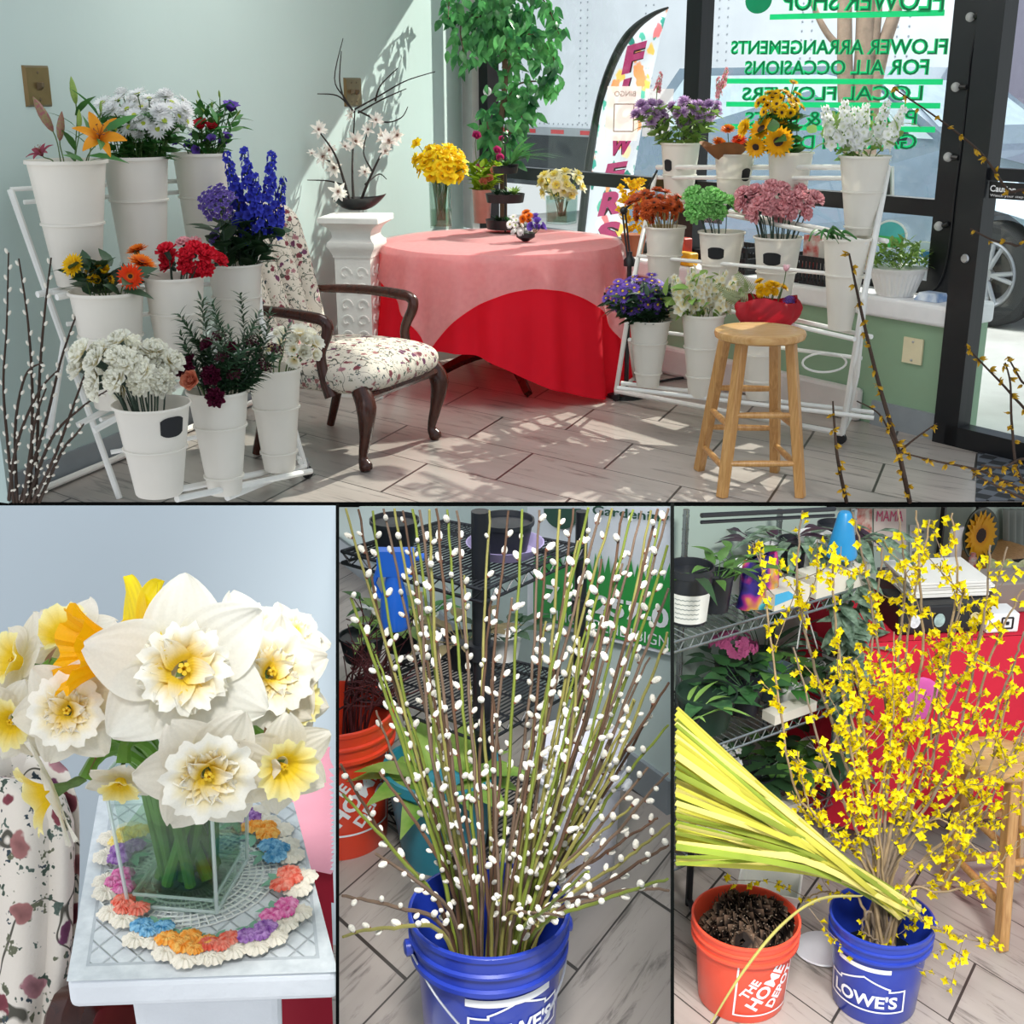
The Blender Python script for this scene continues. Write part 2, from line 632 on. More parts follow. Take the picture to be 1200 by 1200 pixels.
for a, b in ((0, 1), (1, 2)):
    p, q = xs_m[a], xs_m[b]
    for za, zb in ((zs + .05, zt - .03), (zt + .03, ROOMH - .06)):
        A, Bq = V((p.x, p.y, za)) + dG * .04, V((q.x, q.y, za)) - dG * .04
        up = V((0, 0, zb - za))
        mb.poly([A, Bq, Bq + up, A + up])
structure('window_pane', mb, glass('window_glass', '#f4faf8', .05), wf)
mb = MB()
p = gp(556, 150)
bar(mb, V((p.x, p.y, zs)), V((p.x, p.y, ROOMH)), .11, .12, dG)
bar(mb, V((p.x, p.y, zs)) + dG * .075, V((p.x, p.y, ROOMH)) + dG * .075, .03, .16, dG)
structure('trim_4', mb, mat('casing_grey_white', '#c9c9c9', .5, .05))

def dp(px, py): return PP(px, py, PB, nG)
mb = MB()
def dcol(px0, y0, px1=None):
    return dp(px0, y0)
j0, j1 = dp(1114, 380), dp(1143, 380)
wj = (j1 - j0).length
jm = (j0 + j1) / 2
bar(mb, V((jm.x, jm.y, 0)), V((jm.x, jm.y, ROOMH)), wj, .09, dG)
ent = PB + dG * .06
sill_len = 1.6
a = V((jm.x, jm.y, .045)); b = a + dG * sill_len
bar(mb, a, b, .09, .09, V((0, 0, 1)))
bar(mb, a + V((0, 0, 1.12)), b + V((0, 0, 1.12)), .05, .05, V((0, 0, 1)))
bar(mb, a + V((0, 0, ROOMH - .1)), b + V((0, 0, ROOMH - .1)), .14, .09, V((0, 0, 1)))
dr = structure('door_1', mb, frame_m)
mb = MB()
A = V((jm.x, jm.y, .08)) + dG * (wj / 2 - .01)
Bq = A + dG * (sill_len - .1)
mb.poly([A, Bq, Bq + V((0, 0, ROOMH - .2)), A + V((0, 0, ROOMH - .2))])
structure('door_pane', mb, glass('window_glass'), dr)
mb = MB()
c = dp(1139, 302) - nG * .05
mb.lathe([(0, .006), (.016, .006), (.02, 0)], 16, c, R=aim(-nG))
structure('door_lock', mb, mat('brushed_steel', '#b9bcc0', .3, .05, metal=.8), dr)
def ground_mat():
    t = NT('sunlit_pavement')
    tc = t.n('TexCoord')
    nz = t.n('TexNoise', i_Scale=3.0, i_Detail=8.0)
    t.l(tc.outputs['Object'], nz.inputs['Vector'])
    c = t.ramp(nz.outputs['Fac'], [(.3, lin('#dad6d0')), (.7, lin('#f4f1ec'))])
    p = t.n('BsdfPrincipled', i_Roughness=.9)
    t.l(c, p.inputs['Base Color']); t.l(p.outputs[0], t.out.inputs[0])
    return t.m
mb = MB()
ga = KG + nG * .05 - dG * 6
mb.poly([p + V((0, 0, -.03)) for p in (ga, ga + dG * 16, ga + dG * 16 + nG * 40, ga + nG * 40)])
structure('street_ground', mb, ground_mat())
RT = V((1, 0, 0))
def petal(mb, L, W, az, tilt, curl=0.0, cup=.2, ruf=0.0, nf=3, r0=0.0, z0=0.0, nu=4, nv=3, sh=.8, tip=1.0, ph=0.0):
    """one petal leaving the axis at radius r0, height z0; tilt 0 = flat, 1.57 = upright; curl bends it along its length"""
    ca, sa = math.cos(az), math.sin(az)
    def fn(u, v):
        s = (v - .5) * 2
        w = W * (math.sin(PI * min(1, max(0, (u * .93 + .05))) ** sh) ** tip)
        if abs(curl) > 1e-4:
            x = L * (math.sin(tilt + curl * u) - math.sin(tilt)) / curl
            z = L * (-math.cos(tilt + curl * u) + math.cos(tilt)) / curl
        else:
            x, z = L * u * math.cos(tilt), L * u * math.sin(tilt)
        a = tilt + curl * u
        h = cup * s * s * w + ruf * u * u * math.sin(nf * PI * v + ph)
        x += r0 - math.sin(a) * h; z += z0 + math.cos(a) * h
        y = s * w
        return V((x * ca - y * sa, x * sa + y * ca, z))
    mb.grid(fn, nu, nv)
def rr(a, b): return RND.uniform(a, b)

def carnation_mb(layers=5, k=7, nu=3, nv=6):
    mb = MB()
    for i in range(layers):
        f = i / (layers - 1)
        for j in range(k):
            petal(mb, 1.0 - .28 * f, .36, 2 * PI * (j + .5 * (i % 2)) / k + rr(-.15, .15), .15 + 1.25 * f + rr(-.1, .1), .25 - .5 * f, .05, .15, 6, .05, .1 * f, nu, nv, .55, .5, rr(0, 6))
    return mb
def carnation(name, m, sepal):
    mb = carnation_mb()
    mb.m = 1
    mb.lathe([(.07, -.75), (.2, -.6), (.24, -.1), (.33, .08)], 8)
    return mb.data(name, [m, sepal])
def daisy(name, m, mc, n=16, rings=1, W=.13, cr=.26, curl=.25, mc2=None):
    mb = MB()
    for k in range(rings):
        for j in range(n):
            petal(mb, 1.0 - .16 * k, W, 2 * PI * (j + .5 * k) / n + rr(-.06, .06), .12 + .28 * k + rr(-.08, .08), curl - .3, .15, 0, 1, .05, .02 * k, 4, 2, .9, .8)
    mb.m = 1
    mb.lathe([(cr, .0), (cr * 1.02, .08), (cr * .75, .15), (0.001, .13)], 12)
    mb.m = 2
    mb.lathe([(.05, -.25), (.16, -.14), (.2, .02)], 8)
    return mb.data(name, [m, mc, SEP])
def mum(name, m, n=16, rings=5, W=.17):
    mb = MB()
    for k in range(rings):
        f = k / (rings - 1)
        nn = max(6, int(n * (1 - .5 * f)))
        for j in range(nn):
            petal(mb, 1.0 - .45 * f, W, 2 * PI * (j + .5 * (k % 2)) / nn + rr(-.08, .08), .0 + 1.2 * f + rr(-.1, .1), .35, .3, 0, 1, .03, .06 * k, 3, 2, .9, .7)
    mb.m = 1
    mb.lathe([(.05, -.3), (.2, -.15), (.25, .02)], 8)
    return mb.data(name, [m, SEP])
def rose(name, m):
    mb = MB()
    for k in range(6):
        f = k / 5
        n = 5 if k < 4 else 3
        for j in range(n):
            petal(mb, .95 - .2 * f, .62 - .35 * f, 2 * PI * j / n + k * .7, .55 + .9 * f, .9 * (.6 - f * .2) - .5 * (1 - f), .35, .03, 2, .12, .02 * k, 5, 4, .6, .5)
    mb.m = 1
    mb.lathe([(.06, -.35), (.22, -.15), (.25, .06)], 8)
    return mb.data(name, [m, SEP])
def tulip(name, m):
    mb = MB()
    for k in range(2):
        for j in range(3):
            petal(mb, 1.5, .55, 2 * PI * (j + .5 * k) / 3, .75, .75, .45, 0, 1, .1, 0, 6, 4, .8, .8)
    return mb.data(name, [m])
def lisianthus(name, m):
    mb = MB()
    for k in range(2):
        for j in range(5):
            petal(mb, 1.35, .58, 2 * PI * (j + .5 * k) / 5, 1.15 - .1 * k, -.65, .35, .06, 2, .08, 0, 6, 4, .6, .6)
    mb.m = 1
    mb.lathe([(.06, -.3), (.2, -.1), (.2, .12)], 8)
    return mb.data(name, [m, SEP])
def lily(name, m, mst):
    mb = MB()
    for k in range(2):
        for j in range(3):
            petal(mb, 1.5, .24 + .07 * k, 2 * PI * (j + .5 * k) / 3, 1.0, -1.25, .3, .02, 2, .04, 0, 9, 4, .85, .9)
    mb.m = 1
    for j in range(6):
        a = 2 * PI * j / 6 + .2
        d = V((math.cos(a), math.sin(a), 0))
        mb.tube(bez((0, 0, .1), (0, 0, .5), d * .15 + V((0, 0, .8)), d * .3 + V((0, 0, .95)), 5), .015, 4)
        mb.ball(d * .31 + V((0, 0, .97)), (.08, .035, .03), 4, 6, Matrix.Rotation(a + 1.57, 3, 'Z'))
    return mb.data(name, [m, mst])
def bud(name, m, m2=None):
    mb = MB()
    mb.lathe([(.05, 0), (.16, .2), (.25, .6), (.26, 1.0), (.18, 1.5), (.06, 1.85), (.005, 1.95)], 9, cap=False)
    return mb.data(name, [m])
def floret_cluster(mb, c, R, s, n=5, L=1.0):
    o = MB()
    for j in range(n):
        petal(o, s * L, s * .48, 2 * PI * j / n, .35, -.25, .25, .05 * s, 2, s * .1, 0, 3, 2, .7, .6)
    mb.add(o, M4(R, c))
def spike(name, m, mc, h=6.0, r0=1.0, r1=.35, n=34, s=.55, npet=5, dark=False):
    """flower spike along +Z, from 0 to h"""
    mb = MB()
    for i in range(n):
        f = i / (n - 1)
        a = i * 2.4 + rr(-.3, .3)
        r = r0 + (r1 - r0) * f
        d = V((math.cos(a), math.sin(a), .25)).normalized()
        floret_cluster(mb, V((math.cos(a) * r * .6, math.sin(a) * r * .6, f * h + rr(-.1, .1))), aim(d + jit(RND, .25), rr(0, 6)), s * (1 - .45 * f) * rr(.85, 1.1) * 1.0, npet)
    mb.m = 1
    mb.tube([(0, 0, -.5), (0, 0, h * .6), (0, 0, h * 1.04)], [.12, .09, .03], 6)
    for i in range(10):
        a = i * 2.1; f = .1 + .9 * i / 10
        mb.ball((math.cos(a) * .25, math.sin(a) * .25, h * f), (.1, .1, .16), 4, 6)
    return mb.data(name, [m, mc])
def umbel(name, m, n=22, s=.22, R=1.0, flat=.45, mc=None):
    """flat-topped head of many tiny florets on short stalks"""
    mb = MB()
    for i in range(n):
        t = math.sqrt((i + .5) / n); a = i * 2.39996
        p = V((R * t * math.cos(a), R * t * math.sin(a), flat * (1 - t * t) + rr(-.05, .05)))
        d = V((p.x * .7, p.y * .7, 1))
        floret_cluster(mb, p, aim(d + jit(RND, .3), rr(0, 6)), s * rr(.8, 1.15), 5)
        mb.m = 1
        mb.tube([(0, 0, -.9), tuple(p * .5 + V((0, 0, -.35))), tuple(p)], [.03, .02, .02], 3, False)
        mb.m = 0
    return mb.data(name, [m, mc or SEP])
def leaf_mb(mb, base, d, up, L, W, bend=.4, nu=5, nv=2, sh=.75, fold=.15, tip=1.0):
    d = V(d).normalized(); up = V(up); up = (up - d * up.dot(d))
    if up.length < 1e-4: up = d.orthogonal()
    up.normalize(); sd = d.cross(up)
    base = V(base)
    def fn(u, v):
        s = (v - .5) * 2
        w = W * math.sin(PI * (u * .96 + .03) ** sh) ** tip
        return base + d * (L * u) - up * (bend * L * u * u) + sd * (s * w) + up * (fold * abs(s) * w)
    mb.grid(fn, nu, nv)
def daffodil(name, mp, mcor, double=0, nu=8, nv=6, cup=.35, L=1.0, cr=.5, cl=.42, big=False, azs=None):
    """six tepals and a ruffled corona"""
    mb = MB()
    for k in range(2):
        for j in range(3):
            petal(mb, L * rr(.95, 1.05), .45 if big else .40, (2 * PI * (j + .5 * k) / 3 + rr(-.08, .08)) if azs is None else azs[2 * j + k], .12 - .1 * k + rr(-.08, .08), rr(-.25, .25), rr(.05, .25), .05, 2, .06, .03 * k, nu, nv, .8, .72, rr(0, 6))
    mb.m = 1
    n = 40 if big else 20
    def cor(u, v):
        a = 2 * PI * v
        ru = u ** 1.5
        r = .14 + (cr - .14) * (u ** 1.3) + .045 * ru * math.sin(a * (9 if not big else 13)) + .02 * ru * math.sin(a * 29)
        return V((r * math.cos(a), r * math.sin(a), .05 + cl * u ** .8 - .08 * u ** 4 + .05 * ru * math.cos(a * 7)))
    mb.grid(cor, 7, n * 2, cv=True)
    if double:
        for i in range(double):
            a = i * 2.4; r = .08 + .26 * math.sqrt(i / double)
            petal(mb, .34, .15, a, 1.0 - r * 1.2, -.7, .4, .06, 3, r * .6, .14, 4, 4, .6, .5, rr(0, 6))
    mb.m = 2
    mb.lathe([(.06, -.5), (.09, -.35), (.07, -.2), (.13, .03)], 8)
    mb.m = 1; n0 = len(mb.v)
    for j in range(5):
        a = j * 1.256
        mb.tube([(0, 0, .05), (.05 * math.cos(a), .05 * math.sin(a), .28)], [.02, .03], 5)
    for q in range(n0, len(mb.v)): mb.u[q] = .12
    return mb.data(name, [mp, mcor, SEP])
def magnolia(name, m):
    mb = MB()
    for k in range(2):
        for j in range(6):
            petal(mb, 1.0, .22, 2 * PI * (j + .5 * k) / 6 + rr(-.2, .2), .35 + .5 * k + rr(-.3, .2), -.4, .3, .06, 2, .05, 0, 5, 3, .6, .6, rr(0, 6))
    mb.m = 1
    mb.ball((0, 0, .12), (.13, .13, .2), 5, 7)
    return mb.data(name, [m, mat('magnolia_heart', '#7a5a4a', .7)])

SEP = mat('sepal_green', '#5d7a3c', .6, .15)
STEM = mat('stem_green', '#4f6b35', .6, .15, rand=.15)
DSTEM = mat('dark_stem_green', '#33463a', .6, .15, rand=.12)
LEAF = mat('leaf_green', '#3f7a35', .5, .25, 8, trans=.25, rand=.2)
DLEAF = mat('dark_leaf_green', '#2b4a2c', .5, .25, 8, trans=.15, rand=.2)
LLEAF = mat('light_leaf_green', '#8fb35a', .5, .2, 8, trans=.3, rand=.15)
HEAD = {}
def head(key, fn):
    if key not in HEAD: HEAD[key] = fn()
    return HEAD[key]
WHITEP = petal_mat('white_petals', '#eef2da', '#ffffff', .0, .3, .4)
CREAMP = petal_mat('cream_petals', '#fff2c0', '#fffef4', .1, .6, .5)
REDP = petal_mat('red_petals', '#c01226', '#e8283e', .1, .7)
PINKP = petal_mat('pink_petals', '#e47f8e', '#f7bcc2', .1, .7)
GREENP = petal_mat('green_petals', '#77c45f', '#a9e892', .1, .7)
YELP = petal_mat('yellow_petals', '#d99a06', '#f6c915', .1, .6)
ORAP = petal_mat('orange_petals', '#c92a0c', '#f58a1c', .2, .8)
REDORP = petal_mat('red_orange_petals', '#f0a020', '#ef4a1a', .1, .5)
SUNP = petal_mat('sunflower_petals', '#d87a08', '#f4b616', .1, .6)
RUSTP = petal_mat('rust_petals', '#92301a', '#c65a28', .1, .7)
LILP = petal_mat('lilac_petals', '#a879ba', '#d9b8e2', .1, .7)
PURP = petal_mat('purple_petals', '#573596', '#7b5ac4', .1, .7)
DPURP = petal_mat('dark_purple_petals', '#2a1646', '#43276e', .1, .7)
BURP = petal_mat('burgundy_petals', '#2c0716', '#5a1030', .1, .8)
BLUP = petal_mat('delphinium_blue', '#24289a', '#3c46c8', .1, .7)
PEACHP = petal_mat('peach_petals', '#e26a4a', '#f2a486', .1, .7)
LILYP = petal_mat('lily_orange', '#e07a10', '#f9a52a', .0, .5, .35)
LPINKP = petal_mat('soft_pink_petals', '#e9b8c8', '#f6d3de', .1, .7)
DARKC = mat('dark_flower_disc', '#2a170e', .8, .2, 40)
YELC = mat('yellow_flower_disc', '#d8b21c', .7, .2, 40)
GRNC = mat('green_flower_disc', '#a9b83a', .7, .2, 40)
BROWNST = mat('stamen_brown', '#7a3a10', .7)
H_CARN_W = carnation('cream_carnation_head', CREAMP, DSTEM)
H_CARN_R = carnation('red_carnation_head', REDP, DSTEM)
H_CARN_P = carnation('pink_carnation_head', PINKP, DSTEM)
H_CARN_G = carnation('green_carnation_head', GREENP, DSTEM)
H_CARN_B = carnation('burgundy_carnation_head', BURP, DSTEM)
H_DAISY = daisy('white_daisy_head', WHITEP, GRNC, 18, 2)
H_MUMW = mum('white_mum_head', WHITEP)
H_MUMR = daisy('rust_mum_head', RUSTP, DARKC, 16, 2, .17, .2)
H_MUML = mum('lilac_mum_head', LILP, 16, 4)
H_GERO = daisy('orange_gerbera_head', REDORP, DARKC, 22, 3, .12, .3, .3)
H_GERY = daisy('yellow_gerbera_head', YELP, YELC, 20, 3, .14, .3, .3)
H_GERR = daisy('orange_yellow_gerbera_head', ORAP, DARKC, 22, 3, .12, .28, .3)
H_SUN = daisy('sunflower_head', SUNP, DARKC, 20, 2, .16, .42, .3)
H_BES = daisy('small_yellow_daisy_head', YELP, DARKC, 12, 2, .2, .3, .3)
H_ROSE = rose('peach_rose_head', PEACHP)
H_ROSEW = rose('cream_rose_head', CREAMP)
H_TULP = tulip('pink_tulip_head', LPINKP)
H_LISP = lisianthus('purple_lisianthus_head', PURP)
H_LISR = lisianthus('red_lisianthus_head', REDP)
H_LILY = lily('orange_lily_head', LILYP, BROWNST)
H_BUDG = bud('green_bud', mat('bud_green', '#7f9a44', .5, .15))
H_BUDR = bud('red_bud', mat('bud_red_green', '#8a4550', .5, .2, 6, col2='#7f7a48'))
H_DELPH = spike('delphinium_spike', BLUP, DSTEM)
H_STOCKW = spike('white_stock_spike', WHITEP, LLEAF, 4.2, .95, .4, 26, .62)
H_STOCKC = spike('cream_stock_spike', CREAMP, LLEAF, 3.4, 1.0, .5, 22, .75)
H_STOCKP = spike('pink_stock_spike', PINKP, LLEAF, 3.6, .8, .4, 18, .6)
H_STAT = umbel('statice_head', petal_mat('statice_violet', '#4b3a86', '#6f58ae', .1, .7), 34, .2)
H_ASTER = daisy('purple_aster_head', PURP, YELC, 16, 1, .15, .22)
H_DIAN = umbel('dark_dianthus_head', BURP, 20, .22)
H_MAG = magnolia('magnolia_blossom', petal_mat('magnolia_petals', '#e8d2cb', '#faf6ef', .0, .4))
H_DAFY = daffodil('yellow_daffodil_head', petal_mat('daffodil_yellow', '#f2c800', '#ffe62c', 0, .5), petal_mat('daffodil_gold', '#f2bc00', '#ffd41c', 0, .7), 0, 4, 3)
H_DAFW = daffodil('pale_daffodil_head', petal_mat('daffodil_pale', '#f3e9a8', '#faf4d0', 0, .5), petal_mat('daffodil_corona_pale', '#f4d848', '#f6e680', 0, .7), 0, 4, 3)
def leafset(name, m, n=6, L=.12, W=.014, h=.25, bend=.5):
    mb = MB()
    for i in range(n):
        a = i * 2.4
        leaf_mb(mb, (0, 0, h * i / n), (math.cos(a), math.sin(a), .9), (0, 0, 1), L * rr(.7, 1.1), W, bend, 4, 2)
    return mb.data(name, m)

BUCKM = mat('white_bucket_plastic', '#f3efe6', .38, .03, 5, trans=.3, rand=.02)
CHALK = mat('chalkboard_black', '#1b1c20', .8, .1)
class Bk: pass
def bucket(px, rim_y, base_px, base_y, base_z, rim_w, base_w, label, group, bands=(.56,), sticker=None):
    """tapered white flower bucket standing at its base point"""
    b = PZ(base_px, base_y, base_z)
    k = mpp(b)
    rz = zat(b, rim_y)
    h = rz - base_z
    top = V((b.x, b.y, rz))
    R, r = rim_w / 2 * mpp(top), base_w / 2 * k
    mb = MB()
    P = [(r * .96, 0), (r, .004)]
    def rad(f): return r + (R * .95 - r) * f
    for f in sorted(bands):
        P += [(rad(f - .012), (f - .012) * h), (rad(f) + .006, (f - .008) * h), (rad(f) + .006, (f + .008) * h), (rad(f + .012), (f + .012) * h)]
    P += [(rad(.97), .97 * h), (R, .972 * h), (R * 1.005, .99 * h), (R, h), (R * .96, h), (R * .93, .97 * h), (rad(.5) * .95, .5 * h), (r * .93, .02), (.001, .015)]
    tilt = 0
    mb.lathe(P, 36)
    me = mb.data('flower_bucket', BUCKM)
    o = bpy.data.objects.new('flower_bucket', me)
    o.location = b
    COL.objects.link(o)
    setp(o, label, 'bucket', group)
    if sticker:                              # small black label: (angle offset, height fraction, w, h)
        ang, f, sw, sh = sticker
        a0 = math.atan2(-1, -b.x / b.y * 1.0) + ang
        hw = sw / (2 * rad(f)); sb = MB()
        def fn(u, v):
            y = f * h + (v - .5) * sh * (1 - .35 * abs(2 * u - 1) ** 3)
            a = a0 + (u - .5) * 2 * hw
            q = rad(y / h) + .0022
            return V((q * math.cos(a), q * math.sin(a), y))
        sb.grid(fn, 10, 3)
        mesh_obj('chalk_label', sb, CHALK, o, True, False)
    K = Bk(); K.o, K.base, K.top, K.R, K.r, K.h = o, b, top, R, r, h
    K.d = depth(top)
    return K
def stem_path(K, p, d, r):
    """from the bucket floor, through the mouth, up to the head"""
    b = K.base + V((r.uniform(-.5, .5) * K.r, r.uniform(-.5, .5) * K.r, .03))
    q = p - K.top
    lat = V((q.x, q.y, 0))
    m = K.top + (lat.normalized() * min(lat.length * .55, K.R * .78) if lat.length > 1e-4 else V((0, 0, 0))) - V((0, 0, .01))
    return b, [b, b.lerp(m, .6), m] + bez(m, m + (m - b).normalized() * (p - m).length * .45, p - V(d) * (p - m).length * .3, p, 5)[1:]
def flower(kind, label, cat, K, p, d, s, mesh, group, r=RND, smat=None, srad=.0022, part='bloom', leaves=None, roll=None, lscale=1.0):
    d = V(d).normalized()
    b, path = stem_path(K, V(p), d, r)
    o = thing(kind, label, cat, b, group)
    mb = MB(); mb.tube(path, srad, 5)
    mesh_obj('stem', mb, smat or STEM, o)
    inst(part, mesh, o, M4(aim(d, r.uniform(0, 6.28) if roll is None else roll), V(p) - b, s))
    if leaves:
        q = path[2]
        inst('leaf_spray', leaves, o, M4(aim(V(p) - q, r.uniform(0, 6)), q - b, lscale))
    return o
def cluster(kind, label, cat, K, n, ell, spx, mesh, group, bulge=.07, upb=.5, smat=None, srad=.0022, part='bloom', leaves=None, seed=1, sj=.12, lscale=1.0, lean=0.0, dd0=0.0):
    """n flowers whose heads fill an ellipse of the view, domed towards the front"""
    r = random.Random(seed * 97 + n)
    cx, cy, rx, ry = ell
    ms = mesh if isinstance(mesh, (list, tuple)) else [mesh]
    for i in range(n):
        t = math.sqrt((i + .5) / n) if n > 1 else 0; a = i * 2.39996 + seed
        ex, ey = t * math.cos(a), t * math.sin(a)
        ez = math.sqrt(max(0, 1 - t * t))
        sgn = -1 if r.random() < .72 else .7
        dd = dd0 + sgn * bulge * ez + r.uniform(-.01, .01)
        p = PD(cx + ex * rx + r.uniform(-2, 2), cy - ey * ry + r.uniform(-2, 2), K.d + dd)
        d = RT * (ex * .8 + lean) + V((0, 0, 1)) * (ey * .8 + upb) - FW * (ez * .75) + jit(r, .25)
        s = spx * mpp(p) * r.uniform(1 - sj, 1 + sj)
        flower(kind, label, cat, K, p, d, s, ms[i % len(ms)], group, r, smat, srad, part, leaves, None, lscale)
GL = 'white flower buckets on the left stand'
L1 = bucket(80, 187, 93, 334, .825, 95, 50, 'white flower bucket of lilies, topmost and nearest on left stand', GL, (.50,))
L2 = bucket(166, 183, 170, 315, .85, 79, 50, 'white flower bucket holding white daisies on the left stand', GL, (.62, .06))
L3 = bucket(236, 179, 244, 305, .85, 67, 42, 'white flower bucket of purple lisianthus on top tier of left stand', GL, (.60,))
L4 = bucket(136, 340, 138, 476, .41, 89, 52, 'white flower bucket of yellow and orange gerberas on left stand', GL, (.62,))
L5 = bucket(214, 323, 213, 440, .50, 73, 46, 'white flower bucket of red carnations on left stand', GL, (.64,))
L6 = bucket(285, 308, 281, 400, .57, 66, 44, 'white flower bucket of blue delphiniums on left stand', GL, (.58,))
L7 = bucket(183, 472, 187, 578, .20, 92, 54, 'white flower bucket of cream carnations with black chalk label', GL, (.52,), (.55, .80, .085, .07))
L8 = bucket(259, 456, 264, 577, .12, 74, 38, 'white flower bucket of dark foliage and peach rose on left stand', GL, (.66, .17))
L9 = bucket(325, 430, 328, 550, .10, 66, 36, 'white flower bucket of cream freesias, bottom tier beside armchair', GL, (.62, .18))

rk = thing('plant_stand', 'white metal tiered flower stand on casters along the mint wall', 'plant stand', PZ(200, 560, .0))
RM = mat('white_stand_tube', '#e6e6e2', .35, .04)
def tube_part(name, pts, r, m=RM, parent=None, n=8):
    mb = MB(); mb.tube(pts, r, n); return mesh_obj(name, mb, m, parent)
def off3(p, x=0, y=0, z=0): return V(p) + V((x, y, z))
TU = .013
na = PZ(140, 584, .0); nt_ = PD(12, 222, 4.62)
tube_part('side_leg', [nt_, na], TU, RM, rk)
tube_part('prop_leg', [PD(75, 400, 4.63), PD(57, 514, 4.62)], TU * .9, RM, rk)
fa = PZ(357, 546, .06); ft = L3.top + V((.26, .22, .0))
ft = PD(292, 214, L3.d + .12)
tube_part('side_leg', [ft, PD(305, 372, L6.d + .06), fa], TU, RM, rk)
for rowi, row in enumerate(((L1, L2, L3), (L4, L5, L6), (L7, L8, L9))):
    a, c = row[0].base, row[-1].base
    dirv = (c - a).normalized()
    side = V((-dirv.y, dirv.x, 0)).normalized()
    for s in (-.055, .055):
        p, q = a - dirv * (.14 if rowi else .14) + side * s - V((0, 0, .016)), c + dirv * (.13) + side * s - V((0, 0, .016))
        if rowi == 2:
            p = a + dirv * .02 + side * s - V((0, 0, .016))
        tube_part('shelf_rail', [p, q], .012, RM, rk)
for (x0, y0, x1, y1, d0, d1) in ((12, 222, 292, 208, 4.62, L3.d + .25), (28, 237, 292, 220, 4.62, L3.d + .25), (62, 343, 300, 330, 4.6, L6.d + .14), (78, 380, 300, 352, 4.6, L6.d + .14)):
    tube_part('back_rail', [PD(x0, y0, d0), PD(x1, y1, d1)], .0085, RM, rk)
for (x0, y0, x1, y1) in ((118, 492, 150, 482), (130, 530, 232, 512)):
    tube_part('back_rail', [PD(x0, y0, 4.62), PD(x1, y1, 4.75)], .0085, RM, rk)
tube_part('base_rail', [PZ(357, 546, .06), PZ(266, 583, .06)], .014, RM, rk)
tube_part('base_rail', [PZ(352, 541, .10), PZ(330, 505, .06)], .011, RM, rk)
tube_part('base_rail', [PZ(357, 546, .06), PZ(346, 505, .2)], .011, RM, rk)
cw = PZ(360, 560, .0)
CASTM = mat('caster_rubber', '#1d1d20', .5, .1)
def caster(c, parent, r=.026):
    mb = MB(); mb.lathe([(r * .4, -.011), (r, -.009), (r, .009), (r * .4, .011)], 16, V(c) + V((0, 0, r)), R=aim((.6, .8, 0)))
    o = mesh_obj('caster', mb, CASTM, parent)
    mb = MB(); mb.box(V(c) + V((0, 0, r * 2.1)), (.022, .03, .02)); mb.tube([V(c) + V((0, 0, r * 2)), V(c) + V((0, 0, r * 3.2))], .006, 6)
    k = mesh_obj('caster_fork', mb, mat('brushed_steel', '#b9bcc0', .3, .05, metal=.8), o)
caster(cw, rk)

g = 'lilies in the top left bucket'
def px_flower(kind, label, cat, K, px, py, dd, d, spx, mesh, group=None, **kw):
    p = PD(px, py, K.d + dd)
    return flower(kind, label, cat, K, p, d, spx * mpp(p), mesh, group, **kw)
leafL = leafset('lily_leaves', LEAF, 5, .13, .015, .2, .35)
px_flower('lily', 'open orange lily leaning right over the top left bucket', 'lily', L1, 116, 164, -.13, (.35, -.75, .55), 23, H_LILY, g, leaves=leafL, roll=1.2)
px_flower('lily', 'tall closed green lily bud above the orange lily', 'lily', L1, 89, 122, .02, (-.05, -.1, 1), 16, H_BUDG, g, part='bud', leaves=leafL)
px_flower('lily', 'reddish closed lily bud leaning left under the brass switch', 'lily', L1, 62, 154, -.02, (-.45, -.1, 1), 22, H_BUDR, g, part='bud')
px_flower('lily', 'red and green lily bud beside the reddish leaning bud', 'lily', L1, 70, 165, -.04, (.25, -.2, 1), 18, H_BUDR, g, part='bud')
px_flower('lily', 'wine-red half open lily low over the bucket rim', 'lily', L1, 50, 183, -.07, (-.25, -.4, .8), 13, lily('wine_lily_head', petal_mat('wine_petals', '#7a2b40', '#9c4a5a', 0, .6), BROWNST), g)
px_flower('lily', 'small green lily bud just behind the orange lily', 'lily', L1, 118, 132, .05, (.1, 0, 1), 7, H_BUDG, g, part='bud', leaves=leafL)
px_flower('lily', 'plump green lily bud beside the open orange lily', 'lily', L1, 93, 152, -.02, (.12, -.1, 1), 12, H_BUDG, g, part='bud')
lv = leafset('daisy_leaves', LEAF, 5, .09, .018, .16, .4)
cluster('daisy', 'white daisy in the bucket between lilies and lisianthus', 'daisy', L2, 34, (166, 134, 60, 27), 13, [H_DAISY, H_MUMW, H_DAISY], 'white daisies', .10, .55, leaves=lv, seed=3)
g = 'flowers of the lisianthus bucket'
lv3 = leafset('lisianthus_leaves', LEAF, 7, .07, .012, .2, .2)
px_flower('lisianthus', 'tall open violet lisianthus above the other lisianthus', 'lisianthus', L3, 270, 130, 0, (.25, -.3, 1), 10, H_LISP, g, leaves=lv3)
px_flower('lisianthus', 'crimson lisianthus bloom in the lisianthus bucket', 'lisianthus', L3, 236, 150, -.05, (-.1, -.5, .8), 9, H_LISR, g, leaves=lv3)
px_flower('lisianthus', 'dark red lisianthus bloom right of the crimson one', 'lisianthus', L3, 247, 151, -.03, (.3, -.5, .8), 7, H_LISR, g, leaves=lv3)
cluster('lisianthus', 'green closed lisianthus bud in the lisianthus bucket', 'lisianthus bud', L3, 9, (250, 130, 30, 18), 5, H_BUDG, 'lisianthus buds', .05, .8, part='bud', leaves=lv3, seed=8)
